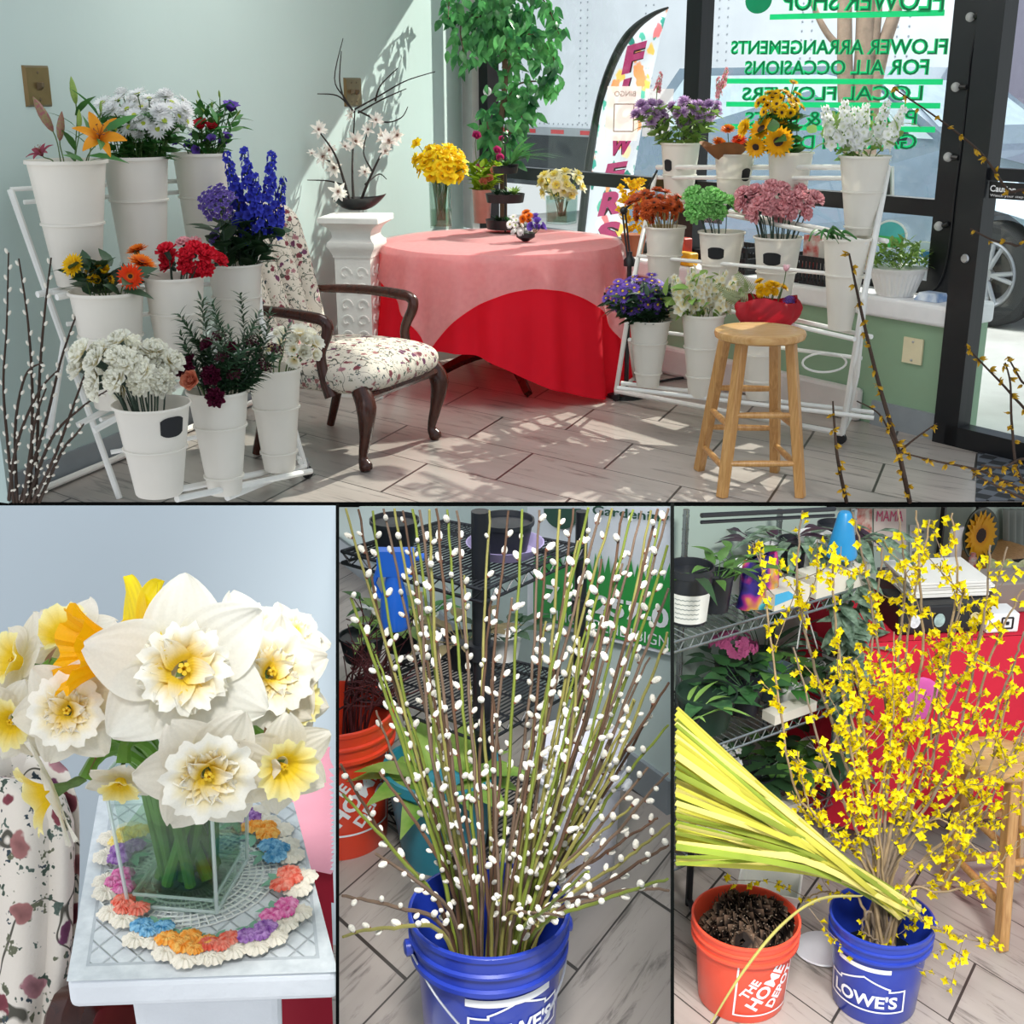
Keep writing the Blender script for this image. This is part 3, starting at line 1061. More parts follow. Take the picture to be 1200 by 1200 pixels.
cluster('lisianthus', 'small violet lisianthus low at the bucket rim', 'lisianthus', L3, 8, (240, 168, 34, 9), 6, H_LISP, 'low violet lisianthus', .06, .3, leaves=lv3, seed=5)
g = 'flowers of the gerbera bucket'
lv4 = leafset('gerbera_leaves', DLEAF, 5, .11, .022, .12, .3)
px_flower('gerbera', 'yellow gerbera at the left of the gerbera bucket', 'gerbera', L4, 86, 311, -.08, (-.35, -.8, .5), 15, H_GERY, g, leaves=lv4)
px_flower('gerbera', 'orange-red gerbera facing out over the gerbera bucket rim', 'gerbera', L4, 153, 324, -.10, (.15, -.95, .2), 15.5, H_GERO, g, leaves=lv4)
px_flower('gerbera', 'orange gerbera tilted up behind the red-orange gerbera', 'gerbera', L4, 166, 309, -.02, (.4, -.25, .95), 17, H_GERR, g, leaves=lv4)
px_flower('gerbera', 'small orange gerbera highest above the gerbera bucket', 'gerbera', L4, 161, 294, .04, (-.2, -.2, .95), 14, H_GERR, g)
cluster('alstroemeria', 'bronze yellow alstroemeria in the gerbera bucket', 'alstroemeria', L4, 7, (113, 322, 19, 13), 8, [H_BES, H_LISP and tulip('bronze_tulip_head', YELP)], 'bronze yellow alstroemerias', .05, .6, leaves=lv4, seed=4)
cluster('carnation', 'red carnation in the middle tier bucket of left stand', 'carnation', L5, 10, (222, 304, 40, 15), 13, H_CARN_R, 'red carnations', .08, .5, DSTEM, seed=2)
cluster('carnation', 'pale pink carnation among the red carnations', 'carnation', L5, 2, (222, 287, 16, 4), 10, H_CARN_P, 'pink carnations among the red', .02, .6, DSTEM, seed=6)
lv6 = leafset('delphinium_leaves', DLEAF, 8, .1, .026, .16, .3)
for i, (x, y, t) in enumerate(((296, 258, -.05), (284, 262, -.15), (314, 262, .12), (304, 272, .0), (322, 275, .22), (290, 285, -.1))):
    p = PD(x, y, L6.d + rr(-.06, .05))
    s = (13.5 if i < 3 else 11) * mpp(p)
    flower('delphinium', 'blue delphinium spike in the bucket beside the armchair', 'delphinium', L6, p, (t, -.05, 1), s, H_DELPH, 'blue delphiniums', smat=DSTEM, leaves=lv6)
cluster('statice', 'flat violet statice head in front of the blue delphiniums', 'statice', L6, 2, (260, 236, 22, 3), 20, H_STAT, 'violet statice', .12, .9, DSTEM, leaves=lv6, seed=2, dd0=-.08)
cluster('statice', 'small violet statice low beside the blue delphiniums', 'statice', L6, 4, (268, 268, 22, 22), 10, H_STAT, 'small violet statice', .1, .8, DSTEM, leaves=lv6, seed=5)
cluster('carnation', 'cream carnation in the chalk-labelled front bucket', 'carnation', L7, 20, (147, 430, 58, 30), 18, H_CARN_W, 'cream carnations', .10, .35, DSTEM, .003, seed=1, lean=-.3)
g = 'dark flowers of the bottom middle bucket'
lv8 = leafset('dark_foliage', DLEAF, 34, .085, .009, .26, .3)
cluster('dianthus', 'dark purple dianthus with bushy green foliage, left stand', 'dianthus', L8, 13, (270, 418, 58, 28), 9, [H_DIAN, H_DIAN, H_CARN_B], g, .10, .6, DSTEM, leaves=lv8, seed=3, lscale=.7)
for i in range(16):
    t = i / 15; a = i * 2.4
    p = PD(272 + 55 * math.sqrt(t) * math.cos(a), 415 - 32 * math.sqrt(t) * math.sin(a), L8.d + rr(-.08, .06))
    flower('foliage_stem', 'dark green leafy stem in the peach rose bucket', 'foliage stem', L8, p, RT * math.cos(a) * .5 + V((0, 0, .8)) + jit(RND, .3), .5, lv8, 'dark leafy stems', smat=DSTEM, part='leaf_tip', leaves=lv8, lscale=.5)
px_flower('rose', 'single peach rose at the left of its bucket', 'rose', L8, 225, 446, -.12, (-.25, -.9, .35), 14, H_ROSE)
for x, y in ((216, 432), (247, 440), (253, 466)):
    px_flower('carnation', 'burgundy carnation around the peach rose', 'carnation', L8, x, y, -.11, (rr(-.3, .3), -.9, .2), 13, H_CARN_B, 'burgundy carnations', smat=DSTEM)
cluster('freesia', 'cream freesia in the bucket beside the armchair seat', 'freesia', L9, 13, (346, 405, 29, 19), 10, [H_ROSEW, H_LISP and lisianthus('cream_lisianthus_head', CREAMP)], 'cream freesias', .07, .5, seed=2)
GR = 'white flower buckets on the stand by the window'
R1 = bucket(792, 167, 795, 235, .94, 48, 32, 'white flower bucket of lilac mums, top tier by the window', GR, (.45,), (-.75, .62, .05, .06))
R2 = bucket(857, 180, 858, 242, .96, 49, 32, 'white flower bucket under the paper-wrapped orange gerberas', GR, (.55,), (.75, .62, .05, .06))
R3 = bucket(925, 178, 922, 250, .95, 55, 36, 'white flower bucket of sunflowers and small yellow daisies', GR, (.40,))
R4 = bucket(1004, 182, 1006, 275, .93, 61, 30, 'white flower bucket of white stock, highest at the right', GR, (.55, .1))
R5 = bucket(775, 265, 777, 340, .57, 49, 32, 'white flower bucket of rust chrysanthemums by the window', GR, (.56,))
R6 = bucket(843, 271, 842, 348, .57, 56, 34, 'white flower bucket of green carnations with black label', GR, (.50,), (-.25, .70, .075, .055))
R7 = bucket(909, 277, 907, 356, .56, 58, 36, 'white flower bucket of pink carnations with black label', GR, (.48,), (-.25, .70, .08, .058))
R8 = bucket(982, 278, 984, 386, .55, 57, 27, 'white flower bucket with drooping green strap leaves', GR, (.60,))
R9 = bucket(756, 374, 759, 452, .23, 51, 26, 'white flower bucket of purple asters beside the red table', GR, (.66, .2))
R10 = bucket(824, 367, 820, 464, .20, 53, 27, 'white flower bucket of cream stock, left of the wooden stool', GR, (.60, .25))
R11 = bucket(890, 378, 888, 467, .20, 54, 28, 'white flower bucket seen between the legs of the stool', GR, (.60, .25))
rs = thing('plant_stand', 'white metal flower stand on casters in front of the window', 'plant stand', PZ(850, 480, 0))
bl, brr = PZ(722, 458, .06), PZ(987, 508, .06)
tube_part('base_rail', [bl, brr], .013, RM, rs)
for (rowi, row) in enumerate(((R1, R4), (R5, R8), (R9, R11))):
    a, c = row[0].base, row[-1].base
    dv = (c - a).normalized(); sd_ = V((-dv.y, dv.x, 0)).normalized()
    for s in (-.05, .05):
        tube_part('shelf_rail', [a - dv * .13 + sd_ * s - V((0, 0, .014)), c + dv * (.13 if rowi < 2 else .5) + sd_ * s - V((0, 0, .014))], .01, RM, rs)
tl = PD(768, 205, R1.d + .1)
tube_part('side_leg', [tl, PD(742, 330, R5.d + .02), bl], .012, RM, rs)
tube_part('prop_leg', [PD(738, 398, 5.9), PZ(744, 445, .04)], .010, RM, rs)
tr_ = PD(1041, 195, R4.d + .05)
tube_part('side_leg', [tr_, PD(1012, 350, R8.d - .03), brr], .013, RM, rs)
tube_part('prop_leg', [PD(1014, 340, R8.d + .02), PD(1004, 440, 5.4), PZ(990, 500, .06)], .012, RM, rs)
tube_part('back_rail', [PD(770, 196, R1.d + .12), PD(1041, 196, R4.d + .14)], .012, RM, rs)
tube_part('back_rail', [PD(770, 208, R1.d + .12), PD(1038, 209, R4.d + .14)], .010, RM, rs)
tube_part('back_rail', [PD(748, 300, R5.d + .12), PD(1020, 325, R8.d + .14)], .009, RM, rs)
tube_part('back_rail', [PD(745, 385, 6.1), PD(1010, 420, 5.5)], .009, RM, rs)
tube_part('cross_rail', [bl, PZ(748, 440, .06)], .010, RM, rs)
tube_part('cross_rail', [brr, PZ(1000, 482, .06)], .010, RM, rs)
c0 = PD(966, 425, 5.55)                        # the white wire oval of the end frame
mb = MB(); mb.tube([c0 + RT * (.095 * math.cos(2 * PI * k / 24)) + V((0, 0, .042 * math.sin(2 * PI * k / 24))) for k in range(25)], .005, 6)
mesh_obj('wire_oval', mb, RM, rs)
caster(PZ(722, 470, 0), rs, .022); caster(PZ(985, 520, 0), rs, .024)

lvm = leafset('mum_leaves', LLEAF, 6, .09, .02, .2, .35)
for (e, n, sd_) in (((762, 131, 18, 13), 10, 3), ((806, 130, 18, 14), 11, 4), ((835, 128, 10, 11), 5, 6)):
    cluster('chrysanthemum', 'lilac chrysanthemum on the top tier by the window', 'chrysanthemum', R1, n, e, 8.5, H_MUML, 'lilac chrysanthemums', .06, .5, leaves=lvm, seed=sd_)
for (x, y) in ((770, 106), (843, 112), (847, 101)):
    px_flower('stock', 'pink stock spike rising above the lilac chrysanthemums', 'stock', R1, x, y, .02, (rr(-.2, .2), -.1, 1), 5.5, H_STOCKP, 'pink stocks', leaves=lvm)
for (x, y, s, h, lab) in ((843, 168, 10, H_GERR, 'orange gerbera lying left in the brown paper wrap'), (866, 165, 10, H_GERO, 'red-orange gerbera lying right in the brown paper wrap'), (853, 152, 9, H_GERR, 'orange gerbera standing behind the brown paper wrap')):
    px_flower('gerbera', lab, 'gerbera', R2, x, y, -.05, (rr(-.3, .3), -.5, .8), s, h)
mb = MB()
cp = PD(850, 178, R2.d - .04); k = mpp(cp)
def paper(u, v):
    a = 2 * PI * v
    r = (10 + 20 * u ** .7 + 1.5 * math.sin(a * 5)) * k
    return cp + V((math.cos(a) * r, math.sin(a) * r * .75, (-6 + 15 * u + 3 * math.sin(a * 3)) * k))
mb.grid(paper, 6, 30, cv=True)
solo('paper_wrap', mb, mat('brown_kraft_paper', '#8a5a34', .8, .15), 'brown paper wrap around the orange gerberas in the bucket', 'paper wrap')
lvs = leafset('sunflower_leaves', LEAF, 4, .08, .03, .2, .35)
px_flower('sunflower', 'large open sunflower facing out with a dark centre', 'sunflower', R3, 912, 166, -.12, (-.1, -1, .1), 18, H_SUN, leaves=lvs)
px_flower('sunflower', 'yellow sunflower turned left, upper left of the open sunflower', 'sunflower', R3, 893, 152, -.04, (-.6, -.5, .5), 16, H_SUN, leaves=lvs)
px_flower('sunflower', 'orange-yellow sunflower turned up right of the open sunflower', 'sunflower', R3, 917, 149, -.02, (.2, -.5, .8), 13, H_SUN)
px_flower('sunflower', 'smaller sunflower low and left, drooping by the bucket', 'sunflower', R3, 886, 172, -.06, (-.4, -.8, -.2), 13, H_SUN)
px_flower('sunflower', 'narrow yellow sunflower nearest the orange gerberas', 'sunflower', R3, 873, 150, .0, (-.9, -.4, .3), 12, H_GERY)
cluster('daisy', 'small yellow daisy with dark eye above the sunflowers', 'daisy', R3, 24, (916, 122, 27, 17), 7, H_BES, 'small yellow daisies', .06, .4, leaves=lvs, seed=3)
px_flower('daisy', 'single yellow daisy standing highest above the sunflowers', 'daisy', R3, 930, 97, .0, (.2, -.4, .9), 6, H_BES)
for i, (x, y, t) in enumerate(((990, 168, -.1), (1008, 172, .05), (1024, 168, .25), (978, 172, -.35), (1000, 176, -.05), (1036, 172, .45))):
    px_flower('stock', 'white stock spike in the highest bucket at the right', 'stock', R4, x, y, rr(-.08, .05), (t, -.05, 1), 11.5, H_STOCKW, 'white stocks', leaves=lvm)
cluster('chrysanthemum', 'rust-red chrysanthemum in the bucket behind the table', 'chrysanthemum', R5, 30, (770, 240, 34, 18), 8, H_MUMR, 'rust chrysanthemums', .08, .5, mat('tan_stem', '#8b7a4a', .7, .1), seed=2)
cluster('carnation', 'green carnation in the labelled middle bucket by the window', 'carnation', R6, 9, (831, 241, 27, 15), 13, H_CARN_G, 'green carnations', .06, .5, DSTEM, seed=2)
cluster('carnation', 'pink carnation in the middle tier bucket by the window', 'carnation', R7, 24, (910, 237, 47, 20), 11.5, H_CARN_P, 'pink carnations', .09, .45, DSTEM, .003, seed=4)
for i in range(9):
    a = rr(-1.2, .9)
    b = R8.base + V((rr(-.5, .5) * R8.r, rr(-.5, .5) * R8.r, .02))
    top = PD(965 + rr(-14, 14), 252 + rr(-5, 8), R8.d - .02)
    end = PD(948 + i * 7, 276 + rr(0, 10), R8.d - .1)
    mb = MB()
    P = bez(b, R8.top - V((rr(0, .04), 0, 0)), top, end, 12)
    mb.tube(P, [.003 + .007 * math.sin(PI * min(1, t / 12 + .02)) for t in range(13)], 6, flat=.25, up=(0, -1, .3))
    solo('strap_leaf', mb, LEAF, 'long drooping green strap leaf in the bucket by the sill', 'leaf', 'green strap leaves')
lva = leafset('aster_leaves', DLEAF, 10, .06, .012, .16, .3)
cluster('aster', 'purple aster in the bushy bucket beside the red table', 'aster', R9, 52, (749, 346, 41, 24), 7, H_ASTER, 'purple asters', .13, .5, DSTEM, leaves=lva, seed=3)
for i, (x, y, t) in enumerate(((800, 362, -.3), (812, 352, -.1), (824, 362, .05), (836, 356, .25), (846, 362, .4), (818, 364, 0))):
    px_flower('stock', 'cream stock spike in the bucket left of the stool', 'stock', R10, x, y, rr(-.08, .04), (t, -.1, 1), 11, H_STOCKC, 'cream stocks', leaves=lvm)
mb = MB()
cp = PD(900, 364, R11.d - .06); k = mpp(cp)
rq = random.Random(5)
def wrap(u, v):
    a = 2 * PI * v
    r = (16 + 22 * math.sin(PI * (u * .62 + .1)) + (2.6 * math.sin(a * 7 + u * 5) + 1.6 * math.sin(a * 13 - u * 9)) * u) * k
    return cp + V((math.cos(a) * r, math.sin(a) * r * .7, (-22 + 36 * u + 3.5 * math.sin(a * 3 + 1) * u) * k))
mb.grid(wrap, 12, 60, cv=True)
solo('bouquet_wrap', mb, mat('red_tissue_paper', '#b01424', .6, .15, trans=.25), 'crumpled red tissue wrap of the bouquet behind the stool', 'bouquet wrap')
cluster('daisy', 'yellow daisy in the red-wrapped bouquet behind the stool', 'daisy', R11, 9, (902, 338, 18, 9), 6.5, H_GERY, 'yellow daisies of the wrapped bouquet', .05, .6, seed=2)
fern = MB()
for i in range(13):
    t = i / 12
    for s in (-1, 1):
        leaf_mb(fern, (0, 0, t * 1.0), (s, 0, .5), (0, 1, 0), .32 * (1 - .7 * t) + .05, .035, .2, 3, 2)
fern.tube([(0, 0, -.3), (0, 0, 1.05)], .012, 4)
FERN = fern.data('fern_frond', mat('pale_fern_green', '#a9b58a', .6, .2, trans=.2))
for i, (x, y, t) in enumerate(((862, 352, -.9), (856, 340, -1.2), (870, 335, -.5), (866, 345, -1.6))):
    px_flower('fern_frond', 'pale fern frond at the left of the red-wrapped bouquet', 'fern', R11, x + 10, y + 8, rr(-.06, .02), (t, -.2, .6), 30, FERN, 'pale ferns of the wrapped bouquet', part='frond')
px_flower('tulip', 'pale pink tulip upright over the red-wrapped bouquet', 'tulip', R11, 921, 318, 0, (.05, 0, 1), 6, H_TULP)
lvy = leafset('yellow_green_sprig', LLEAF, 14, .055, .016, .12, .2)
px_flower('leaf_sprig', 'yellow-green leaf sprig beside the pink tulip', 'leaf sprig', R11, 916, 335, -.03, (.05, 0, 1), .9, lvy, part='leaf_tip')
cluster('statice', 'small violet flower at the right of the red wrap', 'statice', R11, 2, (928, 352, 6, 3), 7, H_STAT, 'violet flowers of the wrapped bouquet', .03, .7, seed=3)

seat_c = PZ(891, 386, .635)
st = thing('wooden_stool', 'light wooden round-topped stool in the shop, in front of flower stand', 'stool', V((seat_c.x, seat_c.y, 0)))
def wood_mat(name, a, b, rough=.35, scale=(2, 2, 26)):
    t = NT(name)
    tc = t.n('TexCoord'); mp = t.n('Mapping'); mp.inputs['Scale'].default_value = scale
    t.l(tc.outputs['Object'], mp.inputs['Vector'])
    n1 = t.n('TexNoise', i_Scale=3.0, i_Detail=6.0, i_Distortion=1.2)
    t.l(mp.outputs[0], n1.inputs['Vector'])
    c = t.ramp(n1.outputs['Fac'], [(.3, lin(a)), (.7, lin(b))])
    p = t.n('BsdfPrincipled', i_Roughness=rough)
    t.l(c, p.inputs['Base Color']); t.l(p.outputs[0], t.out.inputs[0])
    MATS[name] = t.m
    return t.m
WOODL = wood_mat('light_stool_wood', '#a87742', '#c99b62', .3, (26, 26, 2.5))
WOODT = wood_mat('light_stool_seat_wood', '#b5864e', '#d0a66e', .25, (3, 30, 3))
def make_stool(root, sc_c, R, feet, woodl, woodt, zseat, rungs):
    mb = MB()
    mb.lathe([(R * .2, -.036), (R * .9, -.036), (R * .98, -.028), (R, -.014), (R * .985, -.004), (R * .93, 0), (R * .6, -.003), (.001, -.006)], 40, V((sc_c.x, sc_c.y, zseat)))
    mesh_obj('seat', mb, woodt, root)
    legs = []
    for f in feet:
        f = V(f)
        top = V((sc_c.x, sc_c.y, zseat - .03)) + (V((f.x, f.y, 0)) - V((sc_c.x, sc_c.y, 0))) * .60
        mb = MB()
        d = (f - top).normalized()
        w = .021
        mb.tube([top, top.lerp(f, .5), f], [w * 1.25, w * 1.28, w * 1.2], 4, up=V((f.x - sc_c.x, f.y - sc_c.y, 0)).cross(V((0, 0, 1))) + V((f.x - sc_c.x, f.y - sc_c.y, 0)))
        ob = mesh_obj('leg', mb, woodl, root)
        bv = ob.modifiers.new('round', 'BEVEL'); bv.width = .004; bv.segments = 2
        legs.append((top, f))
    for (i, j, t) in rungs:
        a = legs[i][0].lerp(legs[i][1], t); b = legs[j][0].lerp(legs[j][1], t)
        m = a.lerp(b, .5)
        mb = MB(); mb.tube([a, a.lerp(b, .25), m, a.lerp(b, .75), b], [.010, .0125, .0135, .0125, .010], 10)
        mesh_obj('rung', mb, woodl, root)
feet = [PZ(846, 583, .0), PZ(938, 583, .0), PZ(819, 551, 0), PZ(908, 553, 0)]
make_stool(st, seat_c, 53.5 * mpp(seat_c), feet, WOODL, WOODT, .635, [(0, 1, .78), (0, 1, .47), (2, 3, .68), (2, 3, .40), (0, 2, .55), (0, 2, .82), (1, 3, .55), (1, 3, .80)])
def floral_mat(name, base, sc_=13.0, dark=1.0):
    t = NT(name)
    tc = t.n('TexCoord')
    def blot(scale, thr, col_stops, rnd=1.0, wob=.03):
        nz = t.n('TexNoise', i_Scale=scale * 2.2, i_Detail=2.0)
        t.l(tc.outputs['Object'], nz.inputs['Vector'])
        s = t.n('VectorMath', operation='SCALE'); s.inputs['Scale'].default_value = wob
        t.l(nz.outputs['Color'], s.inputs[0])
        a = t.n('VectorMath', operation='ADD')
        t.l(tc.outputs['Object'], a.inputs[0]); t.l(s.outputs[0], a.inputs[1])
        vo = t.n('TexVoronoi', i_Scale=scale, i_Randomness=rnd)
        t.l(a.outputs[0], vo.inputs['Vector'])
        lt = t.n('MapRange', i_1=thr * .85, i_2=thr, i_3=1.0, i_4=0.0)
        t.l(vo.outputs['Distance'], lt.inputs[0])
        sp = t.n('SeparateColor'); t.l(vo.outputs['Color'], sp.inputs[0])
        c = t.ramp(sp.outputs[0], col_stops, 'CONSTANT')
        inn = t.n('MapRange', i_1=0.0, i_2=thr, i_3=.55, i_4=1.15)
        t.l(vo.outputs['Distance'], inn.inputs[0])
        c = t.mix(1.0, c, inn.outputs[0], 'MULTIPLY')
        return lt.outputs[0], c
    nb = t.n('TexNoise', i_Scale=5.0); t.l(tc.outputs['Object'], nb.inputs['Vector'])
    c = t.ramp(nb.outputs['Fac'], [(.3, lin(base)), (.7, tuple(min(1, x * 1.1) for x in lin(base)[:3]) + (1,))])
    n2 = t.n('TexNoise', i_Scale=sc_ * .42, i_Detail=1.0); t.l(tc.outputs['Object'], n2.inputs['Vector'])
    ab = t.n('Math', operation='SUBTRACT', i_1=.5); t.l(n2.outputs['Fac'], ab.inputs[0])
    a2 = t.n('Math', operation='ABSOLUTE'); t.l(ab.outputs[0], a2.inputs[0])
    ln = t.n('MapRange', i_1=.005, i_2=.011, i_3=1.0, i_4=0.0); t.l(a2.outputs[0], ln.inputs[0])
    c = t.mix(ln.outputs[0], c, lin('#55524a'))
    m, cc = blot(sc_ * 1.5, .33, [(0, lin('#4d5a50')), (.4, lin('#59675f')), (.6, lin('#3f4a52')), (.8, lin('#6d6f5c'))], 1.0, .05)
    c = t.mix(m, c, cc)
    m, cc = blot(sc_ * .8, .31, [(0, lin('#7a4048')), (.35, lin('#9a6a68')), (.6, lin('#6a3d58')), (.8, lin('#a2747a'))], .9, .03)
    c = t.mix(m, c, cc)
    p = t.n('BsdfPrincipled', i_Roughness=.85)
    p.inputs['Specular IOR Level'].default_value = .15
    wv = t.n('TexNoise', i_Scale=260.0); t.l(tc.outputs['Object'], wv.inputs['Vector'])
    bp = t.n('Bump', i_Strength=.2, i_Distance=.003); t.l(wv.outputs['Fac'], bp.inputs['Height']); t.l(bp.outputs[0], p.inputs['Normal'])
    t.l(c, p.inputs['Base Color']); t.l(p.outputs[0], t.out.inputs[0])
    return t.m
FLORAL = floral_mat('cream_floral_upholstery', '#c8c0b3', 27.0)
DWOOD = wood_mat('dark_mahogany', '#2e130c', '#4a2217', .25, (12, 12, 3))
fn_ = PZ(423, 553, 0)
wv_ = V((.45, .89, 0)).normalized(); fv_ = V((.89, -.45, 0)).normalized()
CW, CDp = .60, .50
RNp = fn_ - fv_ * CDp
def CP(u, v, z): return RNp + wv_ * u + fv_ * v + V((0, 0, z))
ch = thing('armchair', 'floral upholstered armchair with dark wooden arms and cabriole legs', 'armchair', CP(CW / 2, CDp / 2, 0))
def sgnpow(x, e): return math.copysign(abs(x) ** e, x)
mb = MB()
def seatf(u, v):
    a = PI * (u - .5) * .9999; b = 2 * PI * v
    ca = max(0, math.cos(a)) ** .5
    x = ca * sgnpow(math.cos(b), .42); y = ca * sgnpow(math.sin(b), .42); z = sgnpow(math.sin(a), .8)
    dome = .028 * (1 - x * x) * (1 - y * y) if z > 0 else 0
    return CP(CW / 2 + x * (CW / 2 + .045), CDp / 2 + .02 + y * (CDp / 2 + .05), .375 + z * .075 + dome)
mb.grid(seatf, 18, 48, cv=True)
mesh_obj('seat', mb, FLORAL, ch)
mb = MB()
def backf(s, t, front):
    zz = .36 + t * .66
    lean = -.06 - .22 * t
    wid = .29 + .015 * math.sin(PI * t)
    top = 1.0
    x = (s - .5) * 2
    edge = max(0, 1 - abs(x) ** 6) ** .5
    tt = max(0.0, 1 - (max(0, t - .86) / .14) ** 2) ** .5 if t > .86 else 1.0
    th = (.035 + .05 * abs(math.sin(5 * PI * s)) ** .6) * edge * tt
    zz += .035 * abs(math.sin(5 * PI * s)) * max(0, t - .8) / .2 - .05 * x * x * max(0, t - .7) / .3
    wrap = .07 * x * x * t
    off_ = lean + wrap + (th if front else -.045 * edge * tt)
    return CP(CW / 2 + x * wid, off_, zz)
mb.grid(lambda u, v: backf(v, u, True), 16, 50)
mb.grid(lambda u, v: backf(1 - v, u, False), 16, 50)
mesh_obj('backrest', mb, FLORAL, ch)
def leg_curve(pts, rad, name='leg'):
    mb = MB(); P = spline(pts, 6)
    n = len(P)
    R_ = []
    for i in range(n):
        f = i / (n - 1) * (len(rad) - 1); a = int(min(f, len(rad) - 2)); R_.append(rad[a] + (rad[a + 1] - rad[a]) * (f - a))
    mb.tube(P, R_, 10)
    return mesh_obj(name, mb, DWOOD, ch)
for u, s in ((.02, -1), (CW - .02, 1)):
    leg_curve([CP(u, CDp + .0, .34), CP(u + s * .015, CDp + .035, .27), CP(u + s * .006, CDp + .02, .15), CP(u, CDp + .0, .06), CP(u + s * .004, CDp + .014, .022), CP(u + s * .006, CDp + .02, .004)], [.040, .043, .026, .018, .03, .024])
    leg_curve([CP(u, .02, .34), CP(u, 0, .18), CP(u, -.05, .004)], [.028, .022, .018])
    y0 = -.10
    P = [CP(u + s * .03, y0, .635), CP(u + s * .055, .12, .640), CP(u + s * .06, .30, .632), CP(u + s * .055, .375, .618), CP(u + s * .05, .385, .575), CP(u + s * .045, .345, .48), CP(u + s * .045, .36, .38), CP(u + s * .04, .385, .31)]
    leg_curve(P, [.018, .021, .024, .024, .024, .021, .024, .030], 'arm')
mb = MB()
mb.tube([CP(.0, CDp + .03, .315), CP(CW, CDp + .03, .315)], .02, 8)
mesh_obj('seat_rail', mb, DWOOD, ch)

TC = PD(587, 281, 6.68); TZ = TC.z; TCX = V((TC.x, TC.y, 0)); TR = .615
tb = thing('round_table', 'round table hidden by red cloth, dark splayed foot showing below', 'table', TCX)
mb = MB(); mb.lathe([(.05, TZ - .035), (TR * .62, TZ - .035), (TR * .62, TZ - .012), (.001, TZ - .012)], 48, TCX)  # unseen top kept narrow so sunlight falls through the cloth around it
mesh_obj('tabletop', mb, DWOOD, tb)
mb = MB(); mb.lathe([(.07, .1), (.05, .2), (.045, .5), (.09, TZ - .04)], 16, TCX)
mesh_obj('pedestal_column', mb, DWOOD, tb)
for e in (PZ(619, 466, .0), PZ(507, 446, 0), TCX + V((.5, .3, 0)), TCX + V((-.2, .55, 0))):
    e = V(e); q = TCX + (e - TCX) * .08 + V((0, 0, .17))
    mb = MB()
    mid = TCX.lerp(e, .55) + V((0, 0, .13))
    mb.tube(bez(q, q.lerp(mid, .6), mid, e + V((0, 0, .02)), 8), [.035, .034, .032, .03, .03, .028, .027, .026, .024], 4)
    mesh_obj('foot', mb, DWOOD, tb)
REDC = mat('red_tablecloth', '#ff1a3a', .8, .05, 6, .1, 120, trans=.55)
def drape(hem, amp, nf, z_top, r_top, seed, nu=26, nv=220, flare=.10):
    mb = MB(); r0 = random.Random(seed); ph = [r0.uniform(0, 6.28) for _ in range(6)]
    def fold(a): return .5 * math.sin(nf * a + ph[0]) + .3 * math.sin((nf * 1.7) // 1 * a + ph[1]) + .2 * math.sin((nf * .5) // 1 * a + ph[2])
    def fn(u, v):
        a = 2 * PI * v
        if u < .3:
            r = r_top * (u / .3); z = z_top
            if u > .24: z -= .004 * ((u - .24) / .06) ** 2
        else:
            t = (u - .3) / .7
            d = hem(a)
            z = z_top - .006 - d * t
            r = r_top + .012 * min(1, t * 6) + (flare * d * t) + amp * fold(a) * min(1, t * 1.3) * min(1, d * 2.5)
        return TCX + V((r * math.sin(a), -r * math.cos(a), z))       # a = 0 faces the camera, positive to the right
    mb.grid(fn, nu, nv, cv=True)
    return mb
def red_hem(a):
    b = (a + PI) % (2 * PI) - PI
    base = TZ - .30 + .285 * (1 / (1 + math.exp(-(b - .22) * 5)))
    if abs(b) > 2.2: base = TZ - .2
    return base + .008 * math.sin(9 * a)
c1 = drape(red_hem, .040, 17, TZ, TR, 3)
solo('tablecloth', c1, REDC, 'bright red cloth hanging to the floor over the round table', 'tablecloth')
def sheer_hem(a):
    b = (a - math.radians(-30)) % (PI / 2)          # corners 30 degrees left and 60 degrees right of the front
    q = abs(b - PI / 4)
    return .775 / math.cos(q) - TR
t = NT('sheer_white_cloth')
df = t.n('BsdfDiffuse', i_Color=lin('#f6e2e1')); tl_ = t.n('BsdfTranslucent', i_Color=lin('#f4d0cf')); tp = t.n('BsdfTransparent')
nz = t.n('TexNoise', i_Scale=40.0); tcx = t.n('TexCoord'); t.l(tcx.outputs['Object'], nz.inputs['Vector'])
rpp = t.n('MapRange', i_To_Min=.46, i_To_Max=.58); t.l(nz.outputs['Fac'], rpp.inputs[0])
m1 = t.n('MixShader', i_0=.35); t.l(df.outputs[0], m1.inputs[1]); t.l(tl_.outputs[0], m1.inputs[2])
m2 = t.n('MixShader'); t.l(rpp.outputs[0], m2.inputs[0]); t.l(m1.outputs[0], m2.inputs[1]); t.l(tp.outputs[0], m2.inputs[2])
t.l(m2.outputs[0], t.out.inputs[0])
SHEER = t.m
c2 = drape(sheer_hem, .036, 17, TZ + .004, TR + .014, 3, flare=.17)
solo('sheer_overlay', c2, SHEER, 'sheer white square overlay draped over the red tablecloth', 'table overlay')

